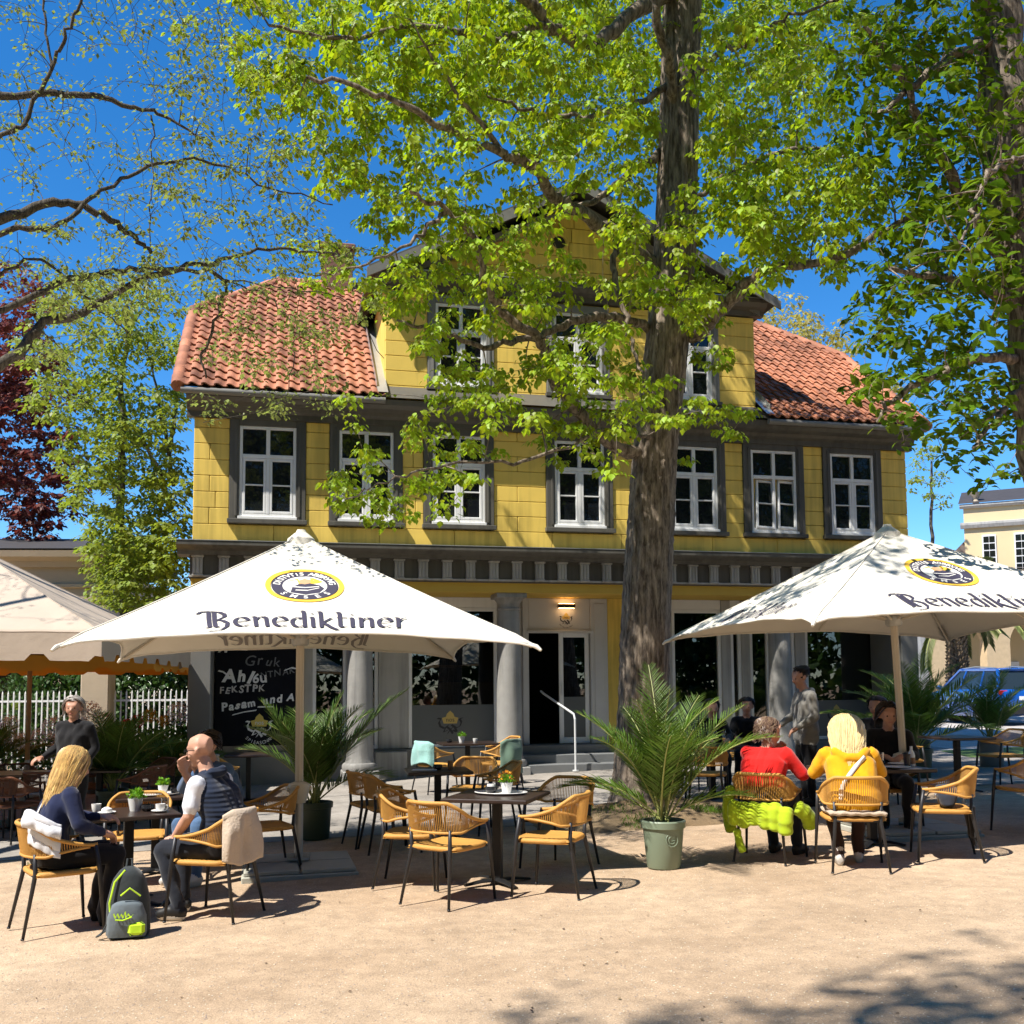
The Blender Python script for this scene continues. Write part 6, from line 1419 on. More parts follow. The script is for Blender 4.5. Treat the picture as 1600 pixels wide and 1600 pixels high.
def hair(t, hp, mat, length, n=260, back=.0, fall=.0, seed=1, front=.35, r=.008, wave=.012, width=.105, vol=1.0, part=0.0):
    rs = random.Random(seed); b = MB()
    b.ball((0, 0, 0), (.097 * vol, .108 * vol, .098 * vol), 20, 12); k = [tuple(hp(v[0], v[1] - .018, v[2] + .047)) for v in b.v]
    keep = MB(); keep.v = k; keep.f = [f for f in b.f if all((b.v[i][1] < .06 or b.v[i][2] > .045) and b.v[i][2] > -.055 for i in f)]; keep.m = [0] * len(keep.f)
    out = keep
    for i in range(n):
        a = rs.uniform(0, 2 * PI); el = rs.uniform(-.1, 1.0) ** 1.0; z = math.sin(el * 1.5); c = math.sqrt(max(0, 1 - z * z)); d = Vector((c * math.cos(a), c * math.sin(a), z))
        if d.y > front and d.z < .55: continue
        o = Vector((0, -.018, .047)); p = o + Vector((d.x * .098 * vol, d.y * .108 * vol, d.z * .1 * vol)); pts = [p]; L_ = length * rs.uniform(.75, 1.05); st = 9; hx = Vector((d.x, d.y - .25 * (1 if d.y < .6 else -.2), 0)); hx = hx.normalized() if hx.length > .05 else Vector((0, -1, 0)); hx = Vector(((1 if d.x >= 0 else -1), -.9, 0)).normalized() if d.y > -.15 else hx; ph = rs.uniform(0, 6.28)
        for s in range(1, st + 1):
            q = pts[-1] + Vector((hx.x * .02, hx.y * .02 - fall * .01, -L_ / st * (1 if s > 1 else .45)))
            e = Vector((q.x / width, (q.y + .018) / (.115), (q.z - .047) / .11))
            if e.length < 1.0 and q.z > -.10: q = Vector((0, -.018, .047)) + Vector((e.x * width, e.y * .115, e.z * .11)) / max(e.length, .2)
            hr_ = math.hypot(q.x, q.y); lim = width * (1.02 + .28 * s / st)
            if hr_ > lim: q.x *= lim / hr_; q.y *= lim / hr_
            q.x += wave * math.sin(ph + s * 1.1) * .35; q.y += wave * math.cos(ph + s) * .25 - back * .01
            pts.append(q)
        w3 = [hp(*p_) for p_ in pts[:1]] + [hp(*p_) for p_ in pts[1:]]
        out.tube(w3, [r * (.8 if s == 0 else 1.0 - .75 * (s / st) ** 2.5) for s in range(st + 1)], 4, cap=True)
    return out.build('hair', mat, t, True, 70)

def sz(z, h): return .555 + (z - .555) * h
def seated(lean=0.0, side=0.0, w=1.0, look=None, h=.9, **kw):
    """base joints of somebody sitting on a chair, facing +y"""
    J = dict(pelvis=(0, -.10, .555), waist=(side * .3, -.11 + lean * .35, .74), chest=(side * .7, -.08 + lean * .75, .95), neck=(side, -.04 + lean, 1.105), head=(side * 1.1, .0 + lean * 1.15, 1.27),
             shl=(-.175 * w + side * .9, -.05 + lean * .92, 1.055), shr=(.175 * w + side * .9, -.05 + lean * .92, 1.055), ell=(-.25 * w, .06 + lean, .82), elr=(.25 * w, .06 + lean, .82), wrl=(-.15, .27 + lean, .77), wrr=(.15, .27 + lean, .77),
             hipl=(-.095, -.06, .54), hipr=(.095, -.06, .54), knl=(-.12, .36, .53), knr=(.12, .36, .53), anl=(-.12, .36, .10), anr=(.12, .36, .10), tol=(-.135, .52, .045), tor=(.135, .52, .045))
    J.update(kw)
    for k in ('waist', 'chest', 'neck', 'head', 'shl', 'shr', 'ell', 'elr', 'wrl', 'wrr'):
        if k[:2] == 'wr' and J[k][2] < .9: continue
        J[k] = (J[k][0], J[k][1], sz(J[k][2], h) + (.012 if k == 'head' else 0))
    return J

def ribbon_on(body_t, bo, pts, w_, mat, name='strap', off=.008, toward=(0, 1, 0)):
    from mathutils.bvhtree import BVHTree
    me = bo.data; bv = BVHTree.FromPolygons([v.co for v in me.vertices], [p.vertices for p in me.polygons]); d = Vector(toward); N = 24; cl = []
    pts = [Vector(p) for p in pts]; q = catmull(pts, 10)
    L_, Rr = [], []
    for i, p in enumerate(q):
        tg = (q[min(i + 1, len(q) - 1)] - q[max(i - 1, 0)]).normalized(); s = tg.cross(d).normalized() * w_ / 2; out = []
        for e in (-1, 1):
            h = bv.ray_cast(p + s * e - d * .5, d); out.append((h[0] - d * off) if h[0] else None)
        if out[0] is None or out[1] is None: continue
        L_.append(out[0]); Rr.append(out[1])
    for A in (L_, Rr):
        for _ in range(4):
            B_ = [v.copy() for v in A]
            for i in range(1, len(A) - 1): A[i].y = min(B_[i].y, (B_[i - 1].y + B_[i].y + B_[i + 1].y) / 3)
    b = MB(); n = len(L_); b.add(L_ + Rr, [(i, i + 1, n + i + 1, n + i) for i in range(n - 1)]); return solid(b.build(name, mat, body_t, True), .004, 0)

# 1 blonde woman in navy, left front
CH = Vector((-3.36, 7.74, gz(-3.36)))
t, hp, bo = person('person with long blonde hair in navy, seated at the left front table', CH, head(.80, .60), seated(lean=.06, h=.86, anl=(-.10, .30, .10), anr=(.13, .30, .10), tol=(-.10, .46, .045), tor=(.16, .46, .045), wrl=(-.12, .30, .78), wrr=(.16, .24, .70), ell=(-.26, .06, .83), elr=(.27, .04, .82), cuff=(.085,)), [skin_m, navy_m, black_c, navy_m, dshoe_m, dshoe_m], headrot=(12, -14), extra=())
hair(t, hp, blond_m, .40, 420, seed=3, width=.115, back=.3)
ribbon_on(t, bo, [(-.02, -.4, .98), (-.04, -.4, .86), (-.02, -.4, .72), (.10, -.4, .60)], .04, strap_m)
# 2 bald man in quilted vest
CM = Vector((-2.30, 7.98, gz(-2.30)))
t, hp, bo = person('bald person in a navy quilted vest with white sleeves at the left table', CM, head(-.97, .25), seated(lean=.10, w=1.16, h=.92, neck=(0, .06, 1.13), head=(0, .13, 1.30), ell=(-.25, .07, .80), wrl=(-.14, .26, .60), hdl=(.3, .9, -.25), hnl=(.2, -.2, -1), elr=(.24, .28, .90), wrr=(.10, .33, 1.12), hdr=(-.4, .05, .9), hnr=(-.5, -.6, .2), knl=(-.16, .34, .52), anl=(-.16, .20, .10), tol=(-.19, .34, .045), knr=(.15, .37, .53), anr=(.13, .34, .1), tor=(.14, .5, .045)), [skin_m, vest_m, jean_m, tee_m, dshoe_m, sole_m], sleeve='short', chub=1.12, headrot=(4, -8), voxel=.010,
        extra=[([(-.085, .0, 1.085), (0, -.06, 1.105), (.085, .0, 1.085)], [.034, .038, .034], 1), ([(-.08, .03, 1.075), (0, .09, 1.055), (.08, .03, 1.075)], [.026, .026, .026], 1)])
g = MB()
for sg in (-1, 1):
    g.tube([hp(sg * .036 + .026 * math.cos(a), .104, .008 + .02 * math.sin(a)) for a in [2 * PI * i / 16 for i in range(17)]], .0028, 5, cap=False); g.tube([hp(sg * .062, .10, .014), hp(sg * .092, .05, .014), hp(sg * .098, -.02, .006)], .003, 5)
g.tube([hp(-.01, .108, .012), hp(.01, .108, .012)], .0026, 5); g.build('glasses', blackm_m, t)
# 3 companion in denim, behind the bald man
t, hp, bo = person('person in a denim jacket half hidden behind the bald man', Vector((-2.72, 9.6, gz(-2.7))), head(-.55, -.84), seated(lean=.14, ell=(-.28, .22, .86), wrl=(-.06, .33, 1.05), elr=(.27, .2, .85), wrr=(.03, .35, 1.02), hdl=(.2, 0, 1), hdr=(-.2, 0, 1)), [skin_m, denim_m, denim_m, denim_m, shoe_m, sole_m], headrot=(0, -5), voxel=.012)
hair(t, hp, dark_h, .10, 160, seed=8)
# 4 standing woman in black
def standing(**kw):
    J = dict(pelvis=(0, 0, .93), waist=(0, 0, 1.08), chest=(0, -.01, 1.27), neck=(0, 0, 1.43), head=(0, .03, 1.585), shl=(-.18, 0, 1.38), shr=(.18, 0, 1.38), ell=(-.25, -.02, 1.12), elr=(.25, -.02, 1.12), wrl=(-.22, .12, .92), wrr=(.22, .12, .92), hipl=(-.09, 0, .92), hipr=(.09, 0, .92), knl=(-.1, .02, .50), knr=(.1, .02, .50), anl=(-.1, -.02, .10), anr=(.1, -.02, .10), tol=(-.12, .14, .045), tor=(.12, .14, .045)); J.update(kw); return J
t, hp, bo = person('person with grey hair in black clothes standing under the yellow parasol', Vector((-5.15, 12.1, gz(-5.1))), head(-.25, -.97), standing(elr=(.27, -.1, 1.14), wrr=(.30, .16, 1.02), hdr=(.3, .9, -.2), ell=(-.25, -.06, 1.13), wrl=(-.20, .08, .95)), [skin2_m, black_c, black_c, black_c, dshoe_m, dshoe_m], chub=1.08, voxel=.013, headrot=(25, 0))
hair(t, hp, grey_h, .16, 220, seed=5)
# 5 woman in red
CR = Vector((2.34, 9.55, gz(2.34)))
t, hp, bo = person('person in a red fleece with chin on hand, seated at the right table', CR, head(.62, .78), seated(lean=.06, w=1.05, h=.80, ell=(-.26, .18, .90), wrl=(-.02, .30, 1.04), hdl=(.5, -.1, .8), hnl=(.3, -.9, 0), elr=(.31, .10, .84), wrr=(.20, .30, .79)), [skin_m, redc_m, jean_m, redc_m, dshoe_m, dshoe_m], chub=1.12, headrot=(-32, -4), voxel=.011)
hair(t, hp, brown_h, .13, 320, seed=6, vol=1.04, wave=.03)
# 6 blonde woman in yellow
CY = Vector((2.93, 8.98, gz(2.93)))
t, hp, bo = person('blonde person in a mustard yellow jacket seen from behind at the right table', CY, head(.12, .99), seated(lean=.14, w=1.06, h=.82, anl=(-.09, .16, .10), anr=(.10, .3, .10), tol=(-.09, .30, .045), tor=(.14, .45, .045), ell=(-.28, .16, .86), elr=(.29, .18, .86), wrl=(-.14, .4, .82), wrr=(.16, .40, .82)), [skin_m, yelc_m, brownp_m, yelc_m, shoe_m, sole_m], chub=1.14, headrot=(-6, -14), voxel=.011, hem=1,
        extra=[([(-.13, -.02, 1.0), (-.05, -.08, .945), (.05, -.08, .945), (.13, -.02, 1.0)], [.04, .046, .046, .04], 1)])
hair(t, hp, lblond_m, .42, 520, seed=7, width=.14, back=2.4)
ribbon_on(t, bo, [(.10, -.4, .96), (.0, -.4, .86), (-.10, -.4, .74), (-.14, -.4, .60)], .034, strap_m)
# 7 dark woman facing the camera
t, hp, bo = person('dark-haired person in black facing the camera across the right table', Vector((3.98, 10.95, gz(3.98))), head(-.2, -.98), seated(lean=.05, wrl=(-.10, .32, .80), wrr=(.12, .32, .80)), [skin2_m, black_c, black_c, skin2_m, dshoe_m, dshoe_m], headrot=(8, -6), voxel=.012, neck_m=1)
hair(t, hp, dark_h, .22, 260, seed=9, front=.55)
# 8 standing man in grey jacket
t, hp, bo = person('person in a grey jacket standing behind the right table group', Vector((3.78, 13.3, gz(3.78))), head(-.92, -.1), standing(head=(0, .06, 1.60), elr=(.26, .05, 1.13), wrr=(.2, .26, 1.0), ell=(-.26, -.02, 1.12), wrl=(-.22, .2, .98)), [skin2_m, greyc_m, black_c, greyc_m, dshoe_m, dshoe_m], chub=1.12, voxel=.013, headrot=(14, -12), scale=1.02, hem=1,
        extra=[([(-.10, -.03, 1.42), (0, -.09, 1.43), (.10, -.03, 1.42)], [.045, .05, .045], 1), ([(-.1, 0, .86), (.1, 0, .86)], [.135, .135], 1)])
hair(t, hp, dark_h, .05, 150, seed=10, r=.005, vol=.97)
# 9-11 guests in the shade
for lb, x, y, dx, dy, hm, sd_ in (('person in dark clothes seated behind the table with glasses', 2.95, 15.35, .1, -1, dark_h, 11), ('person in dark clothes seated right of the guest behind the glasses', 3.55, 15.6, -.3, -1, dark_h, 12), ('person with dark hat-like hair behind the woman in black', 4.75, 13.4, -.6, -.8, dark_h, 13)):
    t, hp, bo = person(lb, Vector((x, y, gz(x) + .006)), head(dx, dy), seated(lean=.06), [skin2_m, black_c, black_c, black_c, dshoe_m, dshoe_m], voxel=.017, headrot=(0, -4))
    hair(t, hp, hm, .10, 120, seed=sd_, r=.006)
chair(4.75, 13.4, -.6, -.8, 'woven chair of the dark guest behind the woman in black'); chair(3.55, 15.65, -.3, -1, 'second woven chair on the far side of the table with glasses')
# ------------------------------------------------------------------ blankets, jackets, bags
def drape(ch, t0, t1, din, dout, mat, name, label, cat, puff=0.0, th=.012, flare=.0, seed=1, hang=None):
    """cloth laid over the back rail of a chair"""
    rs = random.Random(seed); ph = rs.uniform(0, 6)
    def fn(u, v):
        t = t0 + (t1 - t0) * u; top = rail_pt(t, 1); c = Vector((0, .0, top.z)); out = Vector((top.x, top.y + .05, 0)); out = out.normalized() if out.length > .01 else Vector((0, -1, 0))
        L_ = din + dout + .06; s = v * L_; k = math.sin(u * 9 + ph) * .5 + math.sin(u * 21 + ph * 2) * .25
        e = 1 + .10 * math.sin(u * 5 + ph) + .22 * (u - .5) * math.cos(ph)
        if s < din: o = -.022 - .01 * k * (1 - s / din); z = top.z + .014 - (din - s)
        elif s < din + .06: a = (s - din) / .06 * PI; o = -.022 * math.cos(a); z = top.z + .014 + .022 * math.sin(a)
        else: q = (s - din - .06) * e; o = .024 + flare * q + .034 * (k + .6) * min(1, q / .12) + .012 * math.sin(v * 9 + u * 6); z = top.z + .014 - q
        o += puff * abs(math.sin(v * 15 + u)) * (1 if s > din else .3)
        p = top + out * o; p.z = z; return p
    b = MB(); b.sheet(fn, 36, 40); o = b.build(name, mat, None, True, 80); o.location = ch.location; o.rotation_euler = ch.rotation_euler
    solid(o, th, 0); tag(o, label, cat); return o
def ch_by(lbl): return next(o for o in C.objects if o.get('label') == lbl)
drape(ch_by('woven chair the bald man in the vest sits on'), -.42, .05, .28, .36, beige_m, 'blanket', 'beige blanket hung over the chair of the bald man', 'blanket', seed=2)
drape(ch_by('woven chair with a lime jacket over its back'), -.7, .75, .16, .40, lime_m, 'padded_jacket', 'lime green padded jacket hung on the chair of the woman in red', 'jacket', puff=.025, th=.03, flare=.15, seed=3) if False else None
def lime_jacket():
    ch = ch_by('woven chair with a lime jacket over its back'); b = MB()
    def blobby(path, rad, seed):
        rs = random.Random(seed); q = catmull(path, 8); n = len(q); b.tube(q, [rad * (1 + .12 * abs(math.sin(i * .8)) + rs.uniform(-.06, .06)) * (0.6 if i in (0, n - 1) else 1) for i in range(n)], 14)
    for k, (x, zt, zb, r) in enumerate(((-.21, .54, .33, .05), (-.12, .53, .31, .048), (-.03, .53, .34, .048), (.07, .53, .31, .05), (.16, .54, .30, .052), (.25, .50, .27, .06))):
        blobby([(x, -.30, zt), (x * 1.03, -.345, (zt + zb) / 2 + .03), (x * 1.0, -.33, zb)], r, k)
    blobby([(-.27, -.2, .66), (-.33, -.14, .5), (-.34, -.10, .34), (-.30, -.14, .24)], .05, 9); blobby([(.28, -.1, .5), (.36, -.02, .42), (.38, .06, .30)], .065, 10); blobby([(-.20, -.31, .30), (-.17, -.32, .17), (-.14, -.31, .09)], .034, 12)
    me = b.mesh('padded_jacket'); o = bpy.data.objects.new('x', me); C.objects.link(o); md = o.modifiers.new('r', 'REMESH'); md.mode = 'VOXEL'; md.voxel_size = .011; sm = o.modifiers.new('s', 'SMOOTH'); sm.iterations = 3
    me2 = bpy.data.meshes.new_from_object(o.evaluated_get(bpy.context.evaluated_depsgraph_get())); bpy.data.objects.remove(o); me2.materials.append(lime_m); me2.polygons.foreach_set('use_smooth', [True] * len(me2.polygons))
    o = link('padded_jacket', me2); o.location = ch.location; o.rotation_euler = ch.rotation_euler; tag(o, 'lime green padded jacket hung on the chair of the person in red', 'jacket')
lime_jacket()
drape(ch_by('woven chair carrying a mint blanket near the shop window'), -.35, .45, .2, .34, mint_m, 'blanket', 'mint blanket over a chair near the shop window', 'blanket', seed=4)
drape(ch_by('woven chair with a green blanket hung on its back'), -.45, .45, .12, .50, sage_c, 'blanket', 'sage green blanket hanging from a chair near the entrance', 'blanket', seed=5)
drape(ch_by('woven chair with a beige blanket at the right picture edge'), -.10, .5, .25, .36, beige_m, 'blanket', 'beige blanket over the chair at the right picture edge', 'blanket', seed=6)
wj = drape(ch_by('woven chair the blonde woman in navy sits on'), .25, .66, .20, .06, whitec_m, 'white_jacket', 'white padded jacket behind the back of the blonde person in navy', 'jacket', puff=.02, th=.045, seed=7); wj.location.z += .06
drape(ch_by('woven chair before the table at the blackboard'), -.3, .3, .05, .1, beige_m, 'blanket', 'folded pale blanket on the chair at the blackboard', 'blanket', seed=8)
cu = MB(); cu.sheet(lambda u, v: ((u - .5) * .46, (v - .5) * .42 - .04, .468 + .022 * math.sin(PI * u) ** .3 * math.sin(PI * v) ** .3 + .004 * math.sin(u * 30 + v * 7)), 24, 20)
yc = ch_by('woven chair the woman in the yellow jacket sits on'); o = cu.build('folded_blanket', beige_m, None, True); o.location = yc.location; o.rotation_euler = yc.rotation_euler; solid(o, .03, 1); tag(o, 'folded pale pink blanket under the person in the yellow jacket', 'blanket')

# backpack by the left table
BPX = Vector((-2.74, 7.42, gz(-2.74))); bgrey = cloth('dark_grey_nylon', (.035, .042, .045), .15); bmid = cloth('slate_nylon', (.13, .16, .18), .1); blime = cloth('lime_trim', (.48, .72, .03), .05)
bp = thing('backpack', 'black and grey backpack with lime trim on the sand beside the left table', 'backpack', BPX, R(14))
def bagsec(mb, prof, dep, y0=0.0, n=16, m=18, bulge=.3):
    H_ = prof[-1][0]
    def hw(z):
        for (z0, a), (z1, b_) in zip(prof[:-1], prof[1:]):
            if z <= z1: return a + (b_ - a) * (z - z0) / (z1 - z0 + 1e-9)
        return prof[-1][1]
    vs = []; fs = []
    for j in range(m + 1):
        z = prof[0][0] + (H_ - prof[0][0]) * j / m; w_ = hw(z); d = dep * (.55 + .45 * math.sin(PI * min(1, .18 + .8 * (1 - j / m)))) * (.35 if j == m else 1)
        for k in range(n):
            a = 2 * PI * k / n; c_, s_ = math.cos(a), math.sin(a); q = 1 / (abs(c_) ** 3.2 + abs(s_) ** 3.2) ** (1 / 3.2); vs.append((c_ * q * w_, y0 + s_ * q * d, z))
    for j in range(m):
        for k in range(n): fs.append((j * n + k, j * n + (k + 1) % n, (j + 1) * n + (k + 1) % n, (j + 1) * n + k))
    fs += [tuple(reversed(range(n))), tuple(range(m * n, (m + 1) * n))]; mb.add(vs, fs)
b = MB(); bagsec(b, [(0, .13), (.03, .15), (.25, .145), (.40, .11), (.46, .07), (.49, .03)], .10); b.build('body', bgrey, bp, True, 60)
b = MB(); bagsec(b, [(.02, .125), (.05, .135), (.16, .13), (.25, .10), (.27, .05)], .055, -.085); b.build('front_pocket', bmid, bp, True, 60)
b = MB(); b.box(.01, -.150, .035, .125, -.10, .125, .02); b.build('lime_panel', blime, bp)
b = MB(); b.tube([(-.10, -.10, .08), (-.115, -.105, .26), (-.085, -.10, .40), (-.02, -.07, .475)], .007, 6); b.tube([(-.04, -.125, .31), (.02, -.13, .36), (.09, -.115, .30)], .006, 6); b.tube([(-.07, -.15, .15), (-.02, -.152, .145), (.04, -.152, .165)], .005, 5); b.build('piping', blime, bp, True)
b = MB(); b.tube([(-.02, .0, .48), (-.015, .02, .54), (.015, .02, .54), (.02, .0, .48)], .008, 6); b.build('handle', bgrey, bp, True); b = MB(); b.tube([(-.15, .02, .05), (-.2, -.04, .02), (-.17, -.08, .04), (-.13, -.05, .12)], .014, 6, flat=.4); b.build('strap', bgrey, bp, True)
v, f = nib([[(-.08, .19), (-.07, .165), (-.055, .19), (-.045, .165), (-.03, .185), (-.02, .165), (-.005, .20), (0, .165), (.015, .185), (.03, .165), (.045, .18)]], (.004, .003)); MB().add([(p[0], -.149 - p[2], p[1]) for p in v], f).build('lettering', blime, bp)
# handbag and scarf on the right chair
rc_ = ch_by('empty woven chair holding a dark handbag at the right table')
hb = thing('handbag', 'dark handbag lying on the empty chair at the right table', 'handbag', rc_.location, rc_.rotation_euler.z)
b = MB(); bagsec(b, [(.46, .14), (.48, .16), (.56, .15), (.63, .11), (.65, .05)], .09, -.05); b.build('body', cloth('dark_blue_leather', (.03, .035, .05), .15), hb, True, 60)
b = MB(); b.tube([(-.1, -.05, .62), (-.06, .08, .60), (.05, .16, .47), (.16, .2, .46), (.2, .22, .36), (.14, .24, .40)], .006, 6); b.build('strap', black_c, hb, True); MB().ball((-.1, .05, .56), (.02, .012, .02), 10, 6).build('buckle', rim_m, hb, True)
b = MB(); b.sheet(lambda u, v: ((u - .5) * .26 + .02 * math.sin(v * 6), -.245 - .02 * math.sin(u * 12) - .01 * v, .47 - .28 * v), 20, 12); o = b.build('scarf', black_c, None, True); solid(o, .012, 0); o.location = rc_.location; o.rotation_euler = rc_.rotation_euler
tag(o, 'black fringed scarf hanging off the seat of the empty right chair', 'scarf'); b = MB()
for i in range(36): x = -.13 + .26 * i / 35; b.tube([(x + .02 * math.sin(6), -.25 - .02 * math.sin(i / 35 * 12), .195), (x + random.uniform(-.01, .01), -.262, .13 + random.uniform(-.01, .01))], .0028, 4)
b.build('fringe', black_c, o)

# ------------------------------------------------------------------ things on the tables
china_m = M('white_china', (.78, .77, .74), .2, .02, 5, spec=.5); slatep_m = M('black_glaze', (.02, .02, .022), .25, 0, spec=.5); plantl_m = leafmat('pot_plant_leaf', (.16, .34, .03), (1.4, 1.3, .5), .4); paper_m = M('paper', (.7, .69, .66), .8, .04, 5); orange_p = M('orange_petal', (.75, .30, .03), .6, .1, 10, island=.3)
def at_table(tb, dx, dy, h=.745):
    q = Matrix.Rotation(tb.rotation_euler.z, 3, 'Z') @ Vector((dx, dy, 0)); return tb.location + q + Vector((0, 0, h + .001))
def pot_plant(tb, dx, dy, label, s=1.0, flower=False, h=.745):
    t = thing('pot_plant', label, 'pot plant', at_table(tb, dx, dy, h)); t.scale = (s,) * 3
    MB().lathe([(0, 0), (.036, 0), (.052, .085), (.053, .09), (.048, .09), (.044, .06), (0, .06)], 20, cap=False).build('pot', china_m, t, True)
    n = 110; d = rng.normal(size=(n, 3)); d /= np.linalg.norm(d, axis=1, keepdims=True); d[:, 2] = np.abs(d[:, 2]); me = leaves_mesh('leaves', LT_SMALL, (d * rng.uniform(.2, 1, (n, 1)) * np.array([.06, .06, .055]) + np.array([0, 0, .095])).astype(np.float32), d, rng.normal(size=(n, 3)), rng.uniform(.025, .04, n)); tag(link('leaves', me, t, plantl_m), kind='stuff')
    if flower:
        n = 40; d = rng.normal(size=(n, 3)); d /= np.linalg.norm(d, axis=1, keepdims=True); d[:, 2] = np.abs(d[:, 2]); tag(link('petals', leaves_mesh('petals', LT_SMALL, (d * .06 + np.array([0, 0, .11])).astype(np.float32), d, rng.normal(size=(n, 3)), rng.uniform(.02, .035, n)), t, orange_p), kind='stuff')
def lathe_thing(name, label, cat, tb, dx, dy, prof, mat, h=.745, handle=False, extra=None):
    t = thing(name, label, cat, at_table(tb, dx, dy, h), random.uniform(0, 6))
    MB().lathe(prof, 24, cap=False).build('body', mat, t, True)
    if handle: b = MB(); b.tube([(.034, 0, .055), (.058, 0, .05), (.06, 0, .03), (.034, 0, .018)], .0045, 6); b.build('handle', mat, t, True)
    if extra: MB().lathe(extra[0], 24, cap=False).build(extra[2], extra[1], t, True)
CUP = [(0, 0), (.026, 0), (.036, .03), (.039, .066), (.036, .066), (.033, .03), (0, .012)]; SAUC = [(0, 0), (.045, .002), (.072, .014), (.071, .017), (.04, .007), (0, .006)]; PLATE = [(0, 0), (.08, .002), (.125, .016), (.124, .02), (.08, .008), (0, .007)]; GLASS = [(.0, .004), (.028, .004), (.031, .1), (.033, .1), (.03, 0), (0, 0)]; BOWL = [(0, 0), (.035, 0), (.055, .025), (.052, .055), (.046, .055), (.048, .028), (0, .012)]; BOTTLE = [(0, 0), (.032, 0), (.033, .11), (.026, .14), (.013, .165), (.013, .2), (0, .2)]; TALL = [(0, .004), (.026, .004), (.033, .13), (.035, .13), (.029, 0), (0, 0)]
T1 = ch_by('dark square table between the blonde woman in navy and the bald man'); T1b = ch_by('dark table behind the left front table, holding a white tray'); T2 = ch_by('dark square table at the centre of the picture, with a white plate'); T3 = ch_by('dark table behind the centre table, in the shade'); T4 = ch_by('dark table below the emblem on the shop window'); T5 = ch_by('dark table of the group in red and yellow jackets'); T6 = ch_by('dark table with glasses behind the woman in red')
pot_plant(T1, .05, .02, 'bushy green plant in a white pot on the left front table', 1.15); lathe_thing('saucer', 'white saucer with crumpled napkin on the left front table', 'saucer', T1, -.18, -.06, SAUC, china_m, extra=([(0, .008), (.045, .012), (.04, .04), (.015, .055), (0, .05)], paper_m, 'napkin')); lathe_thing('bowl', 'black glazed bowl beside the plant on the left front table', 'bowl', T1, .14, -.04, BOWL, slatep_m); lathe_thing('cup', 'white coffee cup near the bald man', 'cup', T1, .22, -.16, CUP, china_m, handle=True, extra=(SAUC, china_m, 'saucer')); lathe_thing('glass', 'clear water glass at the right corner of the left front table', 'glass', T1, .28, -.02, GLASS, clear_m); lathe_thing('cup', 'white cup near the blonde person in navy', 'cup', T1, -.24, .12, CUP, china_m, handle=True)
tr_ = MB(); tr_.lathe([(0, 0), (.2, .002), (.235, .016), (.232, .02), (.195, .008), (0, .006)], 36, cap=False, sq=.7)
def tray(tb, dx, dy, label): o = link('tray', tr_.mesh('tray', china_m, True)); o.location = at_table(tb, dx, dy); o.rotation_euler = (0, 0, tb.rotation_euler.z); tag(o, label, 'tray'); return o
tray(T1b, -.02, -.1, 'white oval tray on the table behind the left front table'); pot_plant(T1b, .06, -.1, 'small plant in a white pot on the tray behind the left front table', .95, h=.753); lathe_thing('bowl', 'black bowl on the tray behind the left front table', 'bowl', T1b, .18, -.06, BOWL, slatep_m, h=.753)
tray(T2, .02, .05, 'white oval plate on the centre table'); pot_plant(T2, .07, .05, 'orange flowering plant in a white pot on the centre table', 1.0, True, .753); lathe_thing('bowl', 'black bowl with napkin on the centre table', 'bowl', T2, -.07, .06, BOWL, slatep_m, h=.753, extra=([(0, .03), (.04, .045), (.035, .075), (0, .07)], paper_m, 'napkin'))
lathe_thing('bowl', 'black bowl on the shaded middle table', 'bowl', T3, .0, .0, BOWL, slatep_m); lathe_thing('tumbler', 'brown tumbler on the shaded middle table', 'tumbler', T3, .14, -.05, GLASS, M('brown_glass', (.25, .13, .06), .3, 0)); o = MB().box(-.14, -.1, 0, .14, .1, .004).build('menu_card', paper_m); o.location = at_table(T3, -.15, -.02); tag(o, 'white menu card on the shaded middle table', 'menu')
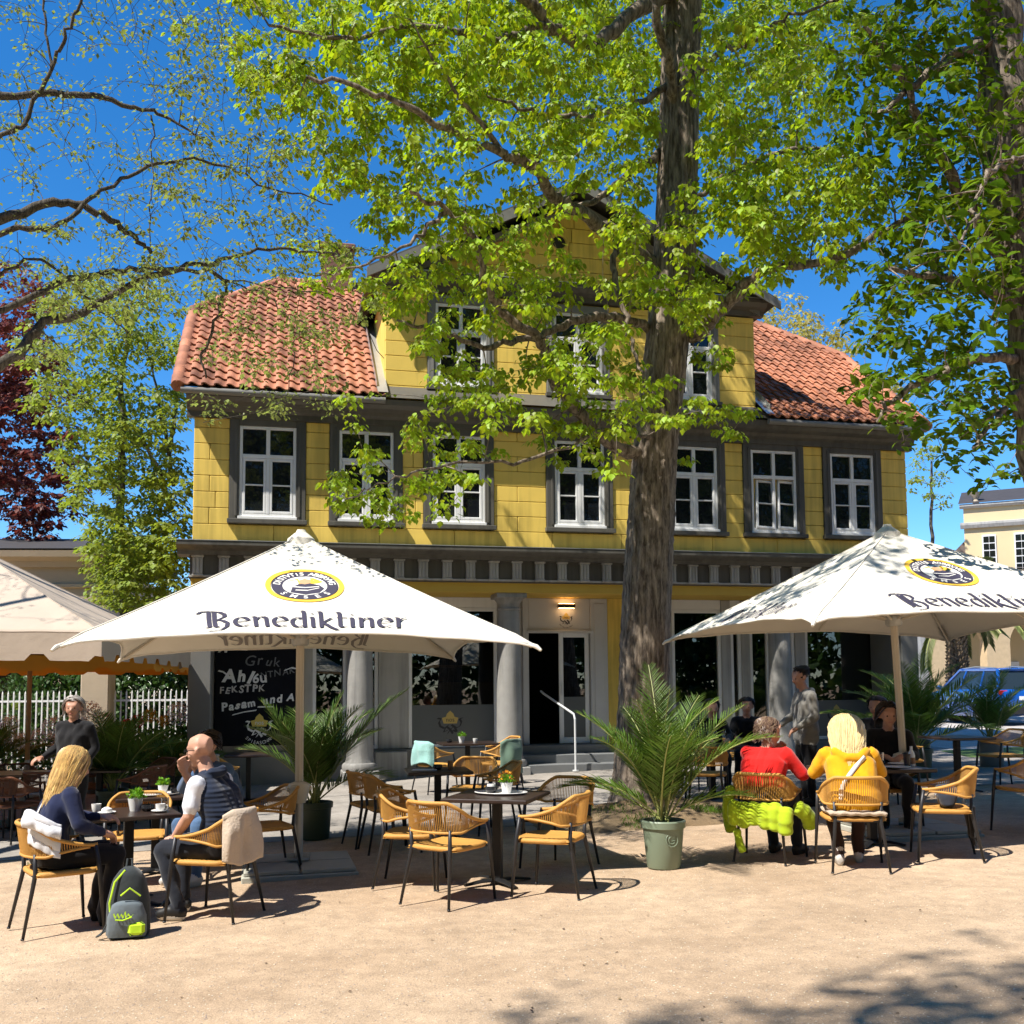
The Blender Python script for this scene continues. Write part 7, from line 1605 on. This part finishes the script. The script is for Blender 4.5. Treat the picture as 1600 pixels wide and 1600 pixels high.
pot_plant(T4, -.1, 0, 'small plant in a white pot on the table below the window emblem', 1.1); lathe_thing('cup', 'white cup on the table below the window emblem', 'cup', T4, .12, -.05, CUP, china_m, handle=True); lathe_thing('bowl', 'black bowl on the table below the window emblem', 'bowl', T4, -.3, .05, BOWL, slatep_m)
lathe_thing('tumbler', 'dark tumbler on the right table', 'tumbler', T5, .28, -.2, TALL, slatep_m); lathe_thing('bottle', 'white sauce bottle on the right table', 'bottle', T5, .38, -.12, BOTTLE, china_m, extra=([(.034, .03), (.0345, .09)], M('brown_label', (.3, .17, .09), .6, 0), 'label_band')); lathe_thing('plate', 'white plate on the right table near the front edge', 'plate', T5, .14, -.24, PLATE, china_m); lathe_thing('plate', 'white plate at the right end of the right table', 'plate', T5, .4, .1, PLATE, china_m); lathe_thing('cup', 'black cup on the right table beside the blonde person', 'cup', T5, .06, -.1, CUP, slatep_m, handle=True); lathe_thing('glass', 'clear glass in front of the person in black', 'glass', T5, .18, .1, TALL, clear_m); pot_plant(T5, .04, .12, 'small plant in a white pot on the right table', .9); o = MB().box(-.1, -.07, 0, .1, .07, .004).build('napkin', paper_m); o.location = at_table(T5, .22, -.32); tag(o, 'white paper napkin at the front edge of the right table', 'napkin')
for i, (dx, dy, lb) in enumerate(((-.3, .1, 'leftmost wine glass on the shaded table behind the person in red'), (-.1, .15, 'second wine glass on the shaded table behind the person in red'), (.08, .05, 'wine glass in the middle of the shaded table behind the person in red'), (.25, .15, 'rightmost wine glass on the shaded table behind the person in red'))):
    lathe_thing('wine_glass', lb, 'glass', T6, dx, dy, [(.0, 0), (.034, .002), (.005, .008), (.004, .08), (.03, .11), (.036, .15), (.03, .19), (.028, .19), (.034, .15), (0, .09)], clear_m)
lathe_thing('bottle', 'dark bottle on the shaded table behind the person in red', 'bottle', T6, .0, .2, [(0, 0), (.037, 0), (.037, .18), (.014, .22), (.014, .29), (0, .29)], slatep_m); lathe_thing('plate', 'white plate with salad on the shaded table behind the person in red', 'plate', T6, -.22, -.12, PLATE, china_m, extra=([(0, .01), (.09, .012), (.07, .05), (0, .06)], plantl_m, 'salad'))
